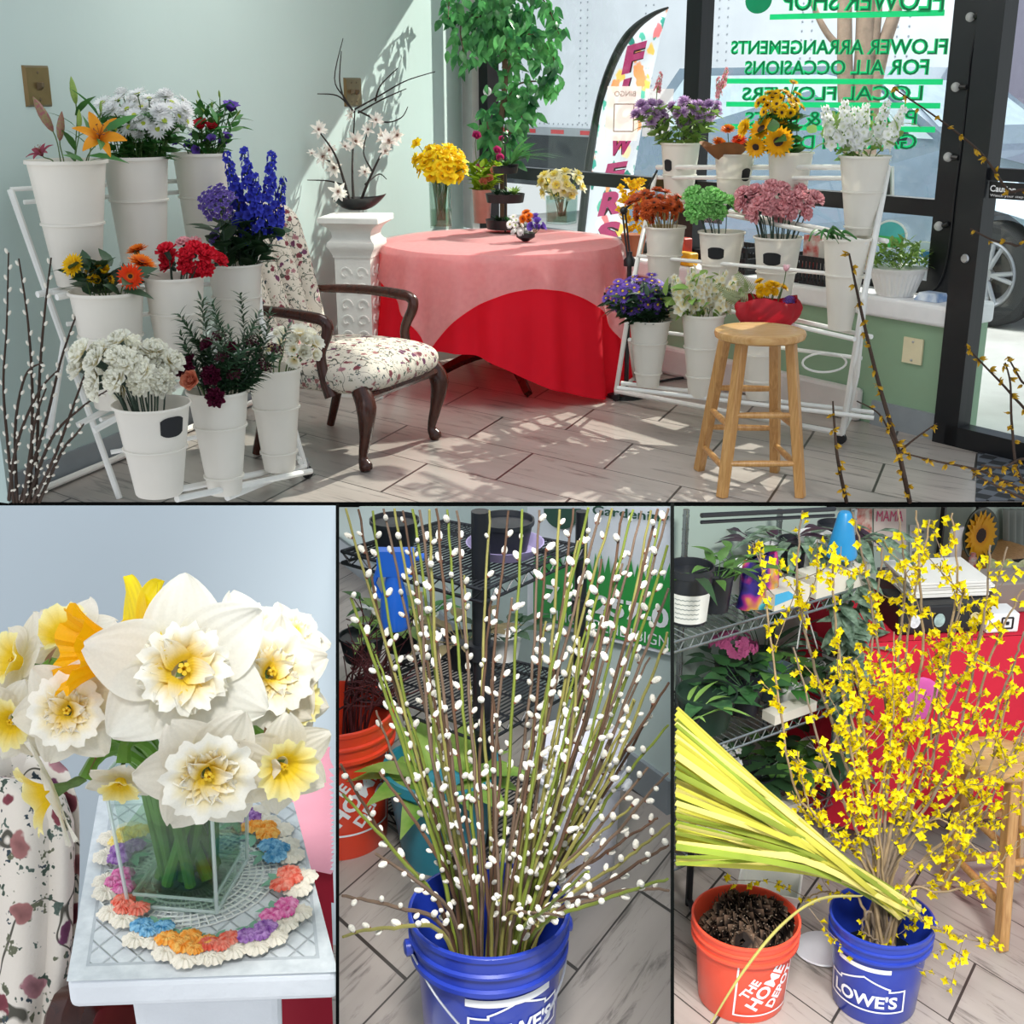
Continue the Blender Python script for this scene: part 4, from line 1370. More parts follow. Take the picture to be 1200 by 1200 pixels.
PLAST = mat('white_plaster', '#e4e2dc', .7, .05, 8, .15, 60)
pc = PZ(417, 252, .90); k = mpp(pc); pc0 = V((pc.x, pc.y, 0))
pd = thing('plaster_pedestal', 'white plaster pedestal column beside the red table', 'pedestal', pc0)
def sq(prof, rot=.62):
    mb = MB()
    mb.lathe([(h * math.sqrt(2), z) for h, z in prof], 4, pc0, R=Matrix.Rotation(rot, 3, 'Z'))
    return mb
r45 = .62
h = 36 * k
ob = mesh_obj('top_slab', sq([(h, .872), (h, .895), (h * .97, .90)]), PLAST, pd, smooth=False)
prof = [(h * .98, .872), (h * .90, .862), (h * .74, .845), (h * .66, .825), (h * .64, .80), (h * .70, .785), (h * .78, .775), (h * .80, .755), (h * .72, .735), (h * .64, .71), (h * .64, .70)]
mesh_obj('capital', sq(prof[::-1]), PLAST, pd)
mb = sq([(h * .72, .12), (h * .68, .16), (h * .58, .18), (h * .60, .70)])
for ka in (r45 + PI / 4 - PI, r45 + PI / 4 - PI / 2):
    d = V((math.cos(ka), math.sin(ka), 0)); side = V((-d.y, d.x, 0))
    for zz in (.62, .54, .46, .38, .30):
        for sx_ in (-1, 1):
            c = pc0 + d * (h * .592) + side * (sx_ * h * .27) + V((0, 0, zz))
            mb.tube([c + side * (h * .22 * math.cos(q / 12 * 5.5)) * (1 - q / 16) + V((0, 0, h * .24 * math.sin(q / 12 * 5.5) * (1 - q / 16))) for q in range(13)], h * .045, 5)
mesh_obj('shaft', mb, PLAST, pd, smooth=False)
mesh_obj('base', sq([(h * .98, .0), (h * .98, .05), (h * .85, .07), (h * .80, .12)]), PLAST, pd, smooth=False)
dc = PZ(421, 246, .905); k = mpp(dc)
BOWLM = mat('black_ceramic', '#17191c', .3, .1)
mb = MB()
def dish(u, v):
    a = 2 * PI * v
    rx, ry = 34 * k, 16 * k
    if u < .5:
        t_ = u / .5; f = .35 + .65 * t_; z = .0 + 15 * k * t_ ** 1.6
    else:
        t_ = (u - .5) / .5; f = .95 * (1 - t_) + .001; z = 15 * k * (1 - .75 * min(1, t_ * 2)) - 1 * k
    z += 5 * k * max(0, math.cos(a)) ** 3 * (f if u < .5 else f)
    return dc + V((rx * f * math.cos(a), ry * f * math.sin(a), z))
mb.grid(dish, 12, 36, cv=True)
solo('shallow_dish', mb, BOWLM, 'black shallow boat-shaped dish on the white pedestal', 'dish')
TWIG = mat('black_twig', '#1f1612', .8, .2)
dd_ = depth(dc)
def branch(label, lines, blossoms, group='magnolia branches in the black dish', kind='magnolia_branch', cat='branch'):
    p0 = PD(*lines[0][0], dd_)
    o = thing(kind, label, cat, V((p0.x, p0.y, p0.z)), group)
    mb = MB()
    for L in lines:
        pts = [PD(x, y, dd_ + .10 * math.sin(x * .21 + y * .13) * (1 if i else (1 if L is not lines[0] else 0))) for i, (x, y) in enumerate(L)]
        P = spline(pts, 5); n = len(P)
        r0 = .008 if L is lines[0] else .0045
        mb.tube(P, [r0 * (1 - .75 * i / n) + .0008 for i in range(n)], 6)
    mesh_obj('twig', mb, TWIG, o)
    for (x, y, s) in blossoms:
        p = PD(x, y, dd_ + .10 * math.sin(x * .21 + y * .13) - .01)
        inst('blossom', H_MAG, o, M4(aim(V((rr(-1, 1), -.6, rr(-.2, .9))), rr(0, 6)), p - V(o.location), s * mpp(p)))
    return o
branch('tall curly magnolia branch rising up the middle of the dish', [[(415, 243), (413, 205), (414, 165), (416, 128)], [(415, 132), (404, 115), (392, 92), (402, 45)], [(404, 118), (398, 95), (400, 60)], [(410, 125), (395, 112), (372, 110)], [(416, 128), (445, 112), (475, 95), (510, 84)], [(420, 132), (445, 118), (462, 110), (476, 104)], [(440, 118), (446, 100), (466, 80)], [(420, 130), (450, 143), (470, 138), (478, 125)]], [(416, 166, 13), (412, 135, 8), (440, 141, 10), (404, 172, 8)])
branch('magnolia branch spreading left from the dish', [[(412, 243), (404, 215), (392, 180), (372, 152)], [(406, 218), (385, 212), (360, 211)], [(398, 195), (372, 182), (349, 172)]], [(373, 152, 11), (380, 184, 13), (392, 196, 12), (396, 224, 12), (385, 176, 10), (400, 236, 9), (365, 180, 6)])
branch('magnolia branch spreading right from the dish', [[(420, 243), (432, 212), (446, 182), (462, 152)], [(436, 200), (426, 178), (432, 150)], [(428, 216), (444, 204), (453, 210)]], [(456, 166, 14), (466, 158, 10), (452, 178, 10), (428, 202, 9), (432, 152, 9), (446, 160, 11)])

BRASS = mat('antique_brass', '#7d6a48', .35, .12, 10, metal=.75)
def on_wall(px, py): return PP(px, py, LW0, nL)
def plate(px, py, wpx, hpx, toggles, label, m=BRASS):
    c = on_wall(px, py); k = mpp(c)
    rr_ = V((c.x, c.y, 0)).normalized(); W, H = wpx * k / abs(dL.x * rr_.y - dL.y * rr_.x), hpx * k
    o = thing('switch_plate', label, 'switch', c)
    def Q(a, z, n): return c + dL * a + V((0, 0, z)) + nL * n
    mb = MB()
    a, z = W / 2, H / 2
    mb.hexa([Q(-a, -z, .0), Q(a, -z, .0), Q(a, z, .0), Q(-a, z, .0), Q(-a * .86, -z * .9, .011), Q(a * .86, -z * .9, .011), Q(a * .86, z * .9, .011), Q(-a * .86, z * .9, .011)])
    mesh_obj('plate', mb, m, o, smooth=False)
    for t_ in toggles:
        mb = MB(); mb.hexa([Q(t_ - .012, -.014, .011), Q(t_ + .012, -.014, .011), Q(t_ + .012, .014, .011), Q(t_ - .012, .014, .011), Q(t_ - .007, -.002, .03), Q(t_ + .007, -.002, .03), Q(t_ + .007, .012, .03), Q(t_ - .007, .012, .03)])
        mesh_obj('toggle', mb, mat('switch_toggle', '#5c4c33', .4, .1), o, smooth=False)
        for s in (-1, 1):
            mb = MB(); mb.lathe([(.006, .011), (.004, .014)], 8, Q(t_, s * H * .33, .0), R=aim(nL)); mesh_obj('screw', mb, mat('switch_toggle', '#5c4c33'), o)
plate(43, 101, 29, 46, (0,), 'brass single switch plate on the wall above the lilies')
plate(413, 108, 20, 32, (-.03, .03), 'brass double switch plate behind the magnolia twigs')
c = PP(1071, 411, PB, nG); k = mpp(c)
o = thing('wall_plate', 'blank cream outlet plate on the green wall below the sill', 'wall plate', c)
mb = MB(); W, H = 20 * k * 1.35, 30 * k
cc = c - nG * .006
mb.hexa([cc + dG * a + V((0, 0, z)) - nG * n for n in (-.004, .006) for a, z in ((-W / 2, -H / 2), (W / 2, -H / 2), (W / 2, H / 2), (-W / 2, H / 2))])
ob = mesh_obj('plate', mb, mat('cream_plastic', '#e6dcb8', .4, .04), o, smooth=False)
for s in (-1, 1):
    mb = MB(); mb.ball(cc - nG * .007 + V((0, 0, s * H * .36)), .006, 4, 8); mesh_obj('screw', mb, mat('brushed_steel', '#b9bcc0'), o)
VGL = glass('vase_glass', '#eef6f2', .10)
def on_table(px, py): return PZ(px, py, TZ + .006)
class VK: pass
def vase(px, base_y, top_y, wpx, label, square=False, m=None, taper=1.0, rot=.3, water=True):
    b = on_table(px, base_y); k = mpp(b); h = zat(b, top_y) - b.z; r = wpx / 2 * k
    o = thing('glass_vase', label, 'vase', b)
    n = 4 if square else 28
    R = Matrix.Rotation(rot, 3, 'Z'); q = math.sqrt(2) if square else 1
    mb = MB(); mb.lathe([(r * q * .93, 0), (r * q * .96, .004), (r * q * taper, h), (r * q * taper * .95, h), (r * q * .9, .012), (.001, .012)], n, b, R=R)
    mesh_obj('vase_wall', mb, m or VGL, o, smooth=not square)
    if water:
        mb = MB(); mb.lathe([(r * q * .88, .013), (r * q * .88, h * .4)], n, b, R=R)
        mesh_obj('water', mb, glass('vase_water', '#dfeadf', .06), o, smooth=not square)
    K = VK(); K.base = b + V((0, 0, .012)); K.top = b + V((0, 0, h)); K.R = r * .85; K.r = r * .7; K.h = h; K.d = depth(K.top)
    return K
v1 = vase(517, 267, 213, 27, 'clear cylinder vase of yellow daffodils on the red table')
cluster('daffodil', 'yellow daffodil in the clear cylinder vase on the table', 'daffodil', v1, 26, (517, 191, 31, 22), 10, H_DAFY, 'yellow daffodils on the table', .11, .3, srad=.003, seed=2)
px_flower('daffodil', 'single yellow daffodil standing up left of the yellow bunch', 'daffodil', v1, 488, 168, .0, (-.5, -.6, .5), 8, H_DAFY)
v2 = vase(658, 262, 229, 28, 'square glass vase of pale daffodils on the red table', True)
cluster('daffodil', 'pale yellow daffodil in the square vase on the table', 'daffodil', v2, 18, (656, 216, 29, 15), 9, H_DAFW, 'pale daffodils on the table', .09, .3, srad=.003, seed=4)
v3 = vase(565, 261, 222, 20, 'pink glass vase of pink flowers behind the tiered stand', False, mat('pink_glass', '#d99a8c', .15, .08, trans=.3, coat=.5), 1.15, water=False)
lv = leafset('lime_leaves', mat('lime_leaf', '#a5c832', .5, .2, 8, trans=.35), 14, .07, .016, .16, .3)
for i in range(14):
    px_flower('leaf_sprig', 'lime green leafy sprig in the pink vase', 'leaf sprig', v3, 568 + 14 * math.cos(i * 2.4), 200 + 16 * math.sin(i * 2.4), rr(-.05, .05), (rr(-.4, .4), -.2, 1), .9, lv, 'lime sprigs', part='leaf_tip', leaves=lv)
for (x, y, s) in ((558, 160, 6.5), (582, 177, 6), (586, 186, 6), (562, 198, 6), (588, 163, 4)):
    px_flower('rose', 'small magenta rose in the pink vase by the ficus', 'rose', v3, x, y, -.06, (rr(-.4, .3), -.7, .5), s, rose('magenta_rose_head', petal_mat('magenta_petals', '#b01060', '#d94a90', 0, .7)) if 'mr' not in HEAD else HEAD['mr'], 'magenta roses')
for (x, y) in ((574, 210), (566, 214), (580, 200)):
    px_flower('rose', 'small peach rose low in the pink vase', 'rose', v3, x, y, -.07, (rr(-.4, .3), -.7, .5), 6, H_ROSE, 'peach roses in the pink vase')
tsb = on_table(592, 272); k = mpp(tsb)
ts = thing('tiered_tray', 'black three-tier tray stand of small plants on the table', 'tray stand', tsb)
mb = MB(); mb.tube([tsb, tsb + V((0, 0, zat(tsb, 170) - tsb.z))], .005, 8)
top = tsb + V((0, 0, zat(tsb, 168) - tsb.z));
mb.tube([top + RT * (.016 * math.sin(2 * PI * q / 14)) + V((0, 0, .02 - .02 * math.cos(2 * PI * q / 14))) for q in range(15)], .004, 6)
mesh_obj('handle_pole', mb, BLACKM, ts)
TRAYS = []
for (y, w, off, h) in ((268, 46, 0, 12), (237, 46, 0, 11), (203, 30, 0, 8)):
    z = zat(tsb, y); c = V((tsb.x + off * k, tsb.y, z)); r = w / 2 * k
    mb = MB(); mb.lathe([(.001, 0), (r * .92, 0), (r, h * k * .9), (r * .97, h * k * .9), (r * .9, .006), (.001, .006)], 32, c)
    mesh_obj('tray', mb, BLACKM, ts); TRAYS.append((c, r))
def succulent(kind, label, c, s, m, n=18, spread=.9, cat='plant', group=None, up=.8):
    o = thing(kind, label, cat, c, group)
    mb = MB(); mb.lathe([(s * .32, 0), (s * .42, s * .5), (s * .4, s * .5), (.001, s * .42)], 14, V(c)); mesh_obj('pot', mb, BLACKM, o)
    mb = MB()
    for i in range(n):
        a = i * 2.4; t = i / n
        leaf_mb(mb, V(c) + V((0, 0, s * .42)), (math.cos(a) * spread, math.sin(a) * spread, up + t), (0, 0, 1), s * rr(.6, 1.0), s * .12, .3, 4, 2)
    mesh_obj('leaves', mb, m, o)
    return o
for i, (ti, a, s, m, lab) in enumerate(((0, -2.2, .07, DLEAF, 'small dark succulent at left of the lowest tray'), (0, -1.2, .06, LEAF, 'small green succulent at front of the lowest tray'), (0, -.5, .055, DLEAF, 'small dark succulent at right of the lowest tray'), (1, -2.4, .07, DLEAF, 'dark leafy seedling at left of the middle tray'), (1, -1.4, .065, DLEAF, 'dark leafy seedling at front of the middle tray'), (1, -.6, .075, LLEAF, 'pale green seedling at right of the middle tray'), (2, -1.5, .07, LEAF, 'green plant on the top small tray'))):
    c, r = TRAYS[ti]
    succulent('potted_succulent', lab, c + V((math.cos(a) * r * .55, math.sin(a) * r * .55, .007)), s, m)
c, r = TRAYS[2]
o = thing('trailing_plant', 'long green strappy plant arching right from the top tray', 'plant', c + V((r * .5, 0, .008)))
mb = MB(); mb.lathe([(.03, 0), (.038, .04), (.036, .04), (.001, .035)], 14, V(o.location)); mesh_obj('pot', mb, BLACKM, o)
mb = MB()
for i in range(14):
    a = rr(-1.2, 1.4)
    leaf_mb(mb, V(o.location) + V((0, 0, .035)), (math.cos(a), math.sin(a) * .6 - .2, 1.2), (0, 0, 1), rr(.14, .24), .012, .9, 8, 2)
mesh_obj('leaves', mb, LEAF, o)
bb = on_table(616, 283); k = mpp(bb)
o = thing('flower_bowl', 'tiny round black bowl at the front of the table', 'bowl', bb)
mb = MB(); mb.lathe([(.012, 0), (11 * k, 5 * k), (11 * k, 10 * k), (9.5 * k, 10 * k), (.001, 4 * k)], 20, bb); mesh_obj('bowl_wall', mb, BOWLM, o)
K = VK(); K.base = bb + V((0, 0, .012)); K.top = bb + V((0, 0, 10 * k)); K.R = 9 * k; K.r = 5 * k; K.h = 10 * k; K.d = depth(K.top)
for (e, n, h, s, lab, g) in (((618, 256, 8, 6), 5, H_GERR, 5.5, 'orange flower in the tiny black bowl', 'orange flowers of the bowl'), ((603, 262, 8, 7), 5, H_DAISY, 5, 'white flower at the left of the tiny black bowl', 'white flowers at the left of the bowl'), ((628, 265, 6, 8), 5, H_LISP, 5, 'violet flower at the right of the tiny black bowl', 'violet flowers of the bowl'), ((613, 272, 10, 4), 6, H_MUMW, 5, 'white flower low at the front of the tiny black bowl', 'front white flowers of the bowl')):
    cluster('posy_flower', lab, 'flower', K, n, e, s, h, g, .04, .4, srad=.0015, seed=n)
fb = V((PD(588, 200, 7.62).x, PD(588, 200, 7.62).y, 0))
fz = V((fb.x, fb.y, 0))
o = thing('ficus_tree', 'tall weeping ficus tree in the corner behind the table', 'tree', fz)
mb = MB(); mb.lathe([(.12, 0), (.17, .3), (.18, .32), (.165, .32), (.001, .28)], 24, fz); mesh_obj('pot', mb, mat('terracotta', '#9a5a3c', .8, .1), o)
FD = depth(V((fz.x, fz.y, 1.2)))
def fp(x, y, dd=0): return PD(x, y, FD + dd)
mb = MB()
trunk = spline([fz + V((0, 0, .28)), fp(590, 225), fp(586, 160), fp(592, 90), fp(588, 20), fp(586, -60)], 6)
mb.tube(trunk, [.022] * 12 + [.018] * (len(trunk) - 12), 8)
rq = random.Random(3)
ends = []
for (pts) in (((592, 90), (620, 40), (645, 60), (652, 85)), ((592, 60), (560, 20), (540, 30), (545, 70)), ((588, 20), (615, -20), (640, 5), (655, 40)), ((588, 10), (560, -30), (530, -10), (525, 25)), ((588, 130), (605, 100), (635, 95), (650, 98)), ((590, 40), (580, 10), (565, 20), (560, 60)), ((590, 50), (604, 20), (618, 30), (624, 68)), ((588, 170), (602, 150), (616, 130), (622, 118)), ((586, 190), (578, 160), (572, 150), (570, 130))):
    P = spline([fp(x, y, rq.uniform(-.15, .15) if i else 0) for i, (x, y) in enumerate(pts)], 5)
    mb.tube(P, [.008 * (1 - .7 * i / len(P)) for i in range(len(P))], 5); ends.append(P)
mesh_obj('trunk', mb, mat('ficus_bark', '#5c4a38', .9, .2), o)
mb = MB()
def ficus_leaf(p, d): leaf_mb(mb, p, d, (rq.uniform(-1, 1), -1, rq.uniform(-.3, .6)), rq.uniform(.06, .10), rq.uniform(.016, .023), .25, 4, 2, .7)
for P in ends:
    for p in P:
        for q in range(4): ficus_leaf(p + jit(rq, .05), (rq.uniform(-.8, .8), rq.uniform(-.6, .3), -.8 + rq.uniform(-.3, .5)))
for i in range(210):
    x, y = rq.gauss(590, 28), rq.uniform(-15, 62)
    if not 524 < x < 658: continue
    ficus_leaf(fp(x, y + abs(x - 590) * .25, rq.uniform(-.25, .25)), (rq.uniform(-.8, .8), rq.uniform(-.6, .3), -1 + rq.uniform(-.2, .6)))
for i in range(60):
    ficus_leaf(fp(588 + rq.gauss(0, 12), rq.uniform(60, 205), rq.uniform(-.08, .08)), (rq.uniform(-1, 1), rq.uniform(-.8, .3), -.3 + rq.uniform(-.5, .6)))
mesh_obj('foliage', mb, mat('ficus_leaf', '#1d5a34', .3, .3, 9, trans=.35, col2='#69b86a'), o)
def sill(px, back=.12):
    """point on the sill top, `back` metres behind its front edge, in the picture column px"""
    q = PB - nG * .035 + nG * back
    y = 340
    for _ in range(8):
        p = PP(px, y, q, nG); y += (p.z - zs) / mpp(p)
    p = PP(px, y, q, nG); return V((p.x, p.y, zs + .001))
cr_m = mat('black_crate_plastic', '#17191d', .5, .1)
def crate(px, w, h, label):
    c = sill(px, .14); o = thing('plastic_crate', label, 'crate', c)
    mb = MB(); dpt = .2
    def Q(a, b, z): return c + dG * a + nG * b + V((0, 0, z))
    for z in (.008, h * .5, h - .01):
        for s in (-1, 1):
            mb.hexa([Q(-w / 2, s * dpt / 2 - .006, z - .012), Q(w / 2, s * dpt / 2 - .006, z - .012), Q(w / 2, s * dpt / 2 + .006, z - .012), Q(-w / 2, s * dpt / 2 + .006, z - .012)] + [Q(a, s * dpt / 2 + b, z + .012) for a, b in ((-w / 2, -.006), (w / 2, -.006), (w / 2, .006), (-w / 2, .006))])
            mb.hexa([Q(s * w / 2 - .006, -dpt / 2, z - .012), Q(s * w / 2 + .006, -dpt / 2, z - .012), Q(s * w / 2 + .006, dpt / 2, z - .012), Q(s * w / 2 - .006, dpt / 2, z - .012)] + [Q(s * w / 2 + a, b, z + .012) for a, b in ((-.006, -dpt / 2), (.006, -dpt / 2), (.006, dpt / 2), (-.006, dpt / 2))])
    n = 12
    for i in range(n + 1):
        a = -w / 2 + w * i / n
        for s in (-1, 1): mb.box(Q(a, s * dpt / 2, h / 2), (.012, .012, h))
    mb.box(Q(0, 0, .006), (w * .75, dpt * .7, .01))
    mesh_obj('lattice_wall', mb, cr_m, o, smooth=False)
    return c
c1_ = crate(868, .26, .13, 'black plastic crate on the sill behind the wrapped bouquet')
c2_ = crate(957, .27, .13, 'black plastic crate on the sill left of the strap-leaf bucket')
for i, (c, a, h, col, lab) in enumerate(((c2_, -.04, .22, '#c4302a', 'red and white seed packet standing in the right crate'), (c2_, .06, .20, '#d8d2cc', 'white packet standing in the right crate'), (c1_, -.05, .2, '#50606e', 'grey packet standing in the left crate'))):
    q = c + dG * a
    mb = MB(); mb.hexa([q + dG * x + nG * y + V((0, 0, z)) for z in (.014, h) for x, y in ((-.05, -.012), (.05, -.012), (.05, .012), (-.05, .012))])
    solo('seed_packet', mb, mat('packet_' + 'abc'[i], col, .5, .3, 20, col2='#d9d4cc'), lab, 'packet', smooth=False)
for i, (x, y, col, lab) in enumerate(((804, 316, '#e0a21c', 'orange-yellow parcel low behind the rust chrysanthemum bucket'), (797, 300, '#b43a2a', 'red parcel above the orange-yellow one'))):
    q = sill(x, .05 + .09 * i)
    mb = MB(); hh = .07 + .06 * i
    mb.hexa([q + dG * a + nG * b + V((0, 0, z)) for z in (0, hh) for a, b in ((-.06, -.035), (.06, -.035), (.06, .035), (-.06, .035))])
    o = solo('parcel', mb, mat('parcel_' + 'ab'[i], col, .5, .25, 18), lab, 'parcel', smooth=False)
    bv = o.modifiers.new('round', 'BEVEL'); bv.width = .012; bv.segments = 3
yb = PD(742, 352, 6.75); yb = V((yb.x, yb.y, 0))
q = sill(742, .1)
o = thing('potted_plant', 'pot of bright yellow blossom half hidden by the red table', 'plant', q)
mb = MB(); mb.lathe([(.05, 0), (.075, .12), (.07, .12), (.001, .1)], 18, q); mesh_obj('pot', mb, mat('terracotta', '#9a5a3c'), o)
mb = MB()
for i in range(90):
    a = i * 2.4; t = i / 90
    floret_cluster(mb, q + V((.09 * math.sqrt(t) * math.cos(a), .09 * math.sqrt(t) * math.sin(a), .14 + .28 * rr(0, 1))), aim(jit(RND, 1) + V((0, -.5, .5))), .022, 4)
mesh_obj('blossoms', mb, YELP, o)
lb = PD(738, 302, 6.35)
o = thing('desk_lamp', 'black jointed desk lamp arm between table and stand', 'lamp', V((lb.x, lb.y, lb.z)))
mb = MB()
for s in (-.007, .007):
    mb.tube([PD(737, 302, 6.35) + RT * s, PD(731, 248, 6.35) + RT * s], .005, 6)
mb.tube([PD(731, 246, 6.35), PD(757, 224, 6.35), PD(770, 200, 6.4)], .006, 6)
mb.ball(PD(731, 247, 6.35), .02, 6, 8)
mesh_obj('arm', mb, BLACKM, o)
mb = MB(); mb.lathe([(.03, 0), (.03, .03), (.012, .05), (.012, .07)], 16, V((lb.x, lb.y, lb.z - .04))); mb.tube([V((lb.x, lb.y, 0.01)), V((lb.x, lb.y, lb.z))], .012, 8)
mb.lathe([(.1, 0), (.1, .02), (.02, .03)], 20, V((lb.x, lb.y, 0))); mesh_obj('base', mb, BLACKM, o)
for i, pts in enumerate((((728, 432), (742, 440), (760, 448), (790, 444), (806, 442)), ((772, 424), (784, 436), (800, 438), (822, 430)))):
    mb = MB(); mb.tube(spline([PZ(x, y, .008) for x, y in pts], 5), .007, 6)
    solo('power_cable', mb, CASTM, ('black power cable looping on the floor behind the aster bucket', 'short black power cable on the floor by the cream stock bucket')[i], 'cable')
q = sill(1049, .10); k = mpp(q); hz = zat(q, 313) - q.z
o = thing('ribbed_planter', 'white ribbed planter of leafy green plant on the sill', 'planter', q)
mb = MB()
def rib(u, v):
    a = 2 * PI * v
    r = (21 + 11.5 * u) * k * (1 + .025 * math.cos(a * 30) * (1 if .06 < u < .84 else 0))
    if u > .86: r *= 1.05
    return q + V((r * math.cos(a), r * math.sin(a), hz * u))
mb.grid(rib, 14, 180, cv=True)
mb.lathe([(.001, hz * .86), (30 * k, hz * .86), (33 * k, hz)], 36, q)
mb.lathe([(.001, .002), (21 * k, .002)], 36, q)
mesh_obj('planter_wall', mb, mat('white_planter', '#f0efec', .4, .03, trans=.1), o)
mb = MB()
for i in range(230):
    a = i * 2.4; t = math.sqrt(i / 230)
    c = q + V((t * 34 * k * math.cos(a), t * 20 * k * math.sin(a), hz * .9 + (46 * k) * (1 - t * .6) * rr(.2, 1)))
    leaf_mb(mb, c, (rr(-1, 1), rr(-1, .6), rr(-.2, 1)), (0, 0, 1), rr(.03, .05), .011, .3, 3, 2)
for i in range(22):
    a = i * 2.4
    mb.tube([q + V((0, 0, hz * .8)), q + V((30 * k * math.cos(a) * .8, 20 * k * math.sin(a), hz * 1.2 + rr(0, .1)))], .0016, 4)
mesh_obj('foliage', mb, LLEAF, o)
q = sill(1092, .10)
mb = MB(); mb.hexa([q + dG * a + nG * b + V((0, 0, z)) for z, f in ((0, 1), (.035, .75)) for a, b in ((-.06 * f, -.05 * f), (.06 * f, -.05 * f), (.06 * f, .05 * f), (-.06 * f, .05 * f))])
o = solo('card_box', mb, mat('blue_white_box', '#dfe6ee', .5, .1, 14, col2='#5f87b8'), 'small blue and white box on the sill by the planter', 'box', smooth=False)
p_ = [PZ(1146, 524, .006), PZ(1215, 524, .006), PZ(1240, 586, .006), PZ(1143, 586, .006)]
def mat_rug():
    t = NT('door_mat_black')
    tc = t.n('TexCoord'); mp = t.n('Mapping'); mp.inputs['Rotation'].default_value = (0, 0, .7); mp.inputs['Scale'].default_value = (16, 16, 16)
    t.l(tc.outputs['Object'], mp.inputs['Vector'])
    ck = t.n('TexChecker', i_Scale=1.0, i_Color1=(.012, .014, .018, 1), i_Color2=(.10, .11, .13, 1)); t.l(mp.outputs[0], ck.inputs['Vector'])
    p = t.n('BsdfPrincipled', i_Roughness=.8); t.l(ck.outputs[0], p.inputs['Base Color']); t.l(p.outputs[0], t.out.inputs[0])
    return t.m
mb = MB(); mb.hexa([V((p.x, p.y, .0005)) for p in p_] + p_)
solo('door_mat', mb, mat_rug(), 'dark patterned door mat on the floor by the glass door', 'mat', smooth=False)
SIGNG = mat('sign_green_vinyl', '#14b26c', .5, .06, trans=.45)
SIGND = mat('sign_dark_green_vinyl', '#0a7a52', .5, .06, trans=.3)
def lettering(name, s, xl, xr, yb, yt, m, label, group=None, back=-.012, bold=.02, mirror=True, parent=None):
    pl, pr = gp(xl, yb, -back), gp(xr, yb, -back)
    zt_ = gp((xl + xr) / 2, yt, -back).z; h = zt_ - (pl.z + pr.z) / 2
    return fit_words(s, pl, pr, h, V((0, 0, 1)), bold, mirror)
sg = thing('window_lettering', 'green shop lettering on the window, read from outside so reversed', 'window sign', gp(980, 90, .02))
for (s, xl, xr, yb, yt) in (('FLOWER SHOP', 916, 1106, 13, -12), ('FLOWER ARRANGEMENTS', 856, 1110, 64, 46), ('FOR ALL OCCASIONS', 872, 1088, 88, 70), ('LOCAL FLOWERS', 869, 1081, 118, 101), ('PLANTS & GIFTS', 872, 1074, 147, 130), ('GARDEN DECOR', 872, 1074, 175, 158)):
    mb = lettering('letters', s, xl, xr, yb, yt, SIGNG, '', bold=.045)
    for q in mb: mesh_obj('lettering', q, SIGNG, sg, smooth=False)
    mb = lettering('letters', s, xl + 1, xr - 1, yb, yt, SIGND, '', back=-.016, bold=-.004)
    for q in mb: mesh_obj('core_lettering', q, SIGND, sg, smooth=False)
for (xl, yl, xr, yr, h) in ((902, 20, 1107, 15, 6), (852, 95, 1105, 96, 5.5), (851, 122, 1102, 124, 5.5), (849, 148, 1096, 152, 5.5)):
    mb = MB(); A, B_ = gp(xl, yl, .02), gp(xr, yr, .02); up = V((0, 0, h * mpp(A)))
    mb.poly([A - up / 2, B_ - up / 2, B_ + up / 2, A + up / 2])
    mesh_obj('rule_line', mb, SIGNG, sg, smooth=False)
mb = MB(); c = gp(889, 0, .02); k = mpp(c)
mb.poly([c + dG * (16 * k / .75 * math.cos(2 * PI * q / 24)) + V((0, 0, 15 * k * math.sin(2 * PI * q / 24))) for q in range(24)])
mesh_obj('emblem_disc', mb, SIGND, sg, smooth=False)
def sticker(px, py, rx, ry, label, cols, name='window_sticker'):
    c = gp(px, py, .015); o = thing(name, label, 'sticker', c); k = mpp(c); w = 1 / .72
    def disc(f, z0, m, nm, clip=None, off=0):
        mb = MB(); P = []
        for q in range(32):
            a = 2 * PI * q / 32; y = math.sin(a)
            if clip is not None: y = min(y, clip)
            P.append(c - nG * off + dG * (rx * f * k * w * math.cos(a)) + V((0, 0, ry * f * k * y)))
        mb.poly(P); return mesh_obj(nm, mb, m, o, smooth=False)
    disc(1, 0, mat('sticker_white', '#e8f2f0', .5, .02), 'rim')
    disc(.86, 0, cols[0], 'disc', None, .002)
    disc(.86, 0, cols[1], 'lower_half', -.15, .004)
    return o
sticker(1044, 275, 17, 17, 'round teal and green sticker on the lower window pane', (mat('sticker_teal', '#4fb7b6', .5, .15, 10), mat('sticker_green', '#43b45a', .5, .1)))
sticker(1085, 293, 15, 10, 'oval blue and white sticker on the lower window pane', (mat('sticker_pale_blue', '#c3dcec', .5, .1, 12), mat('sticker_blue', '#3f86bd', .5, .1)))
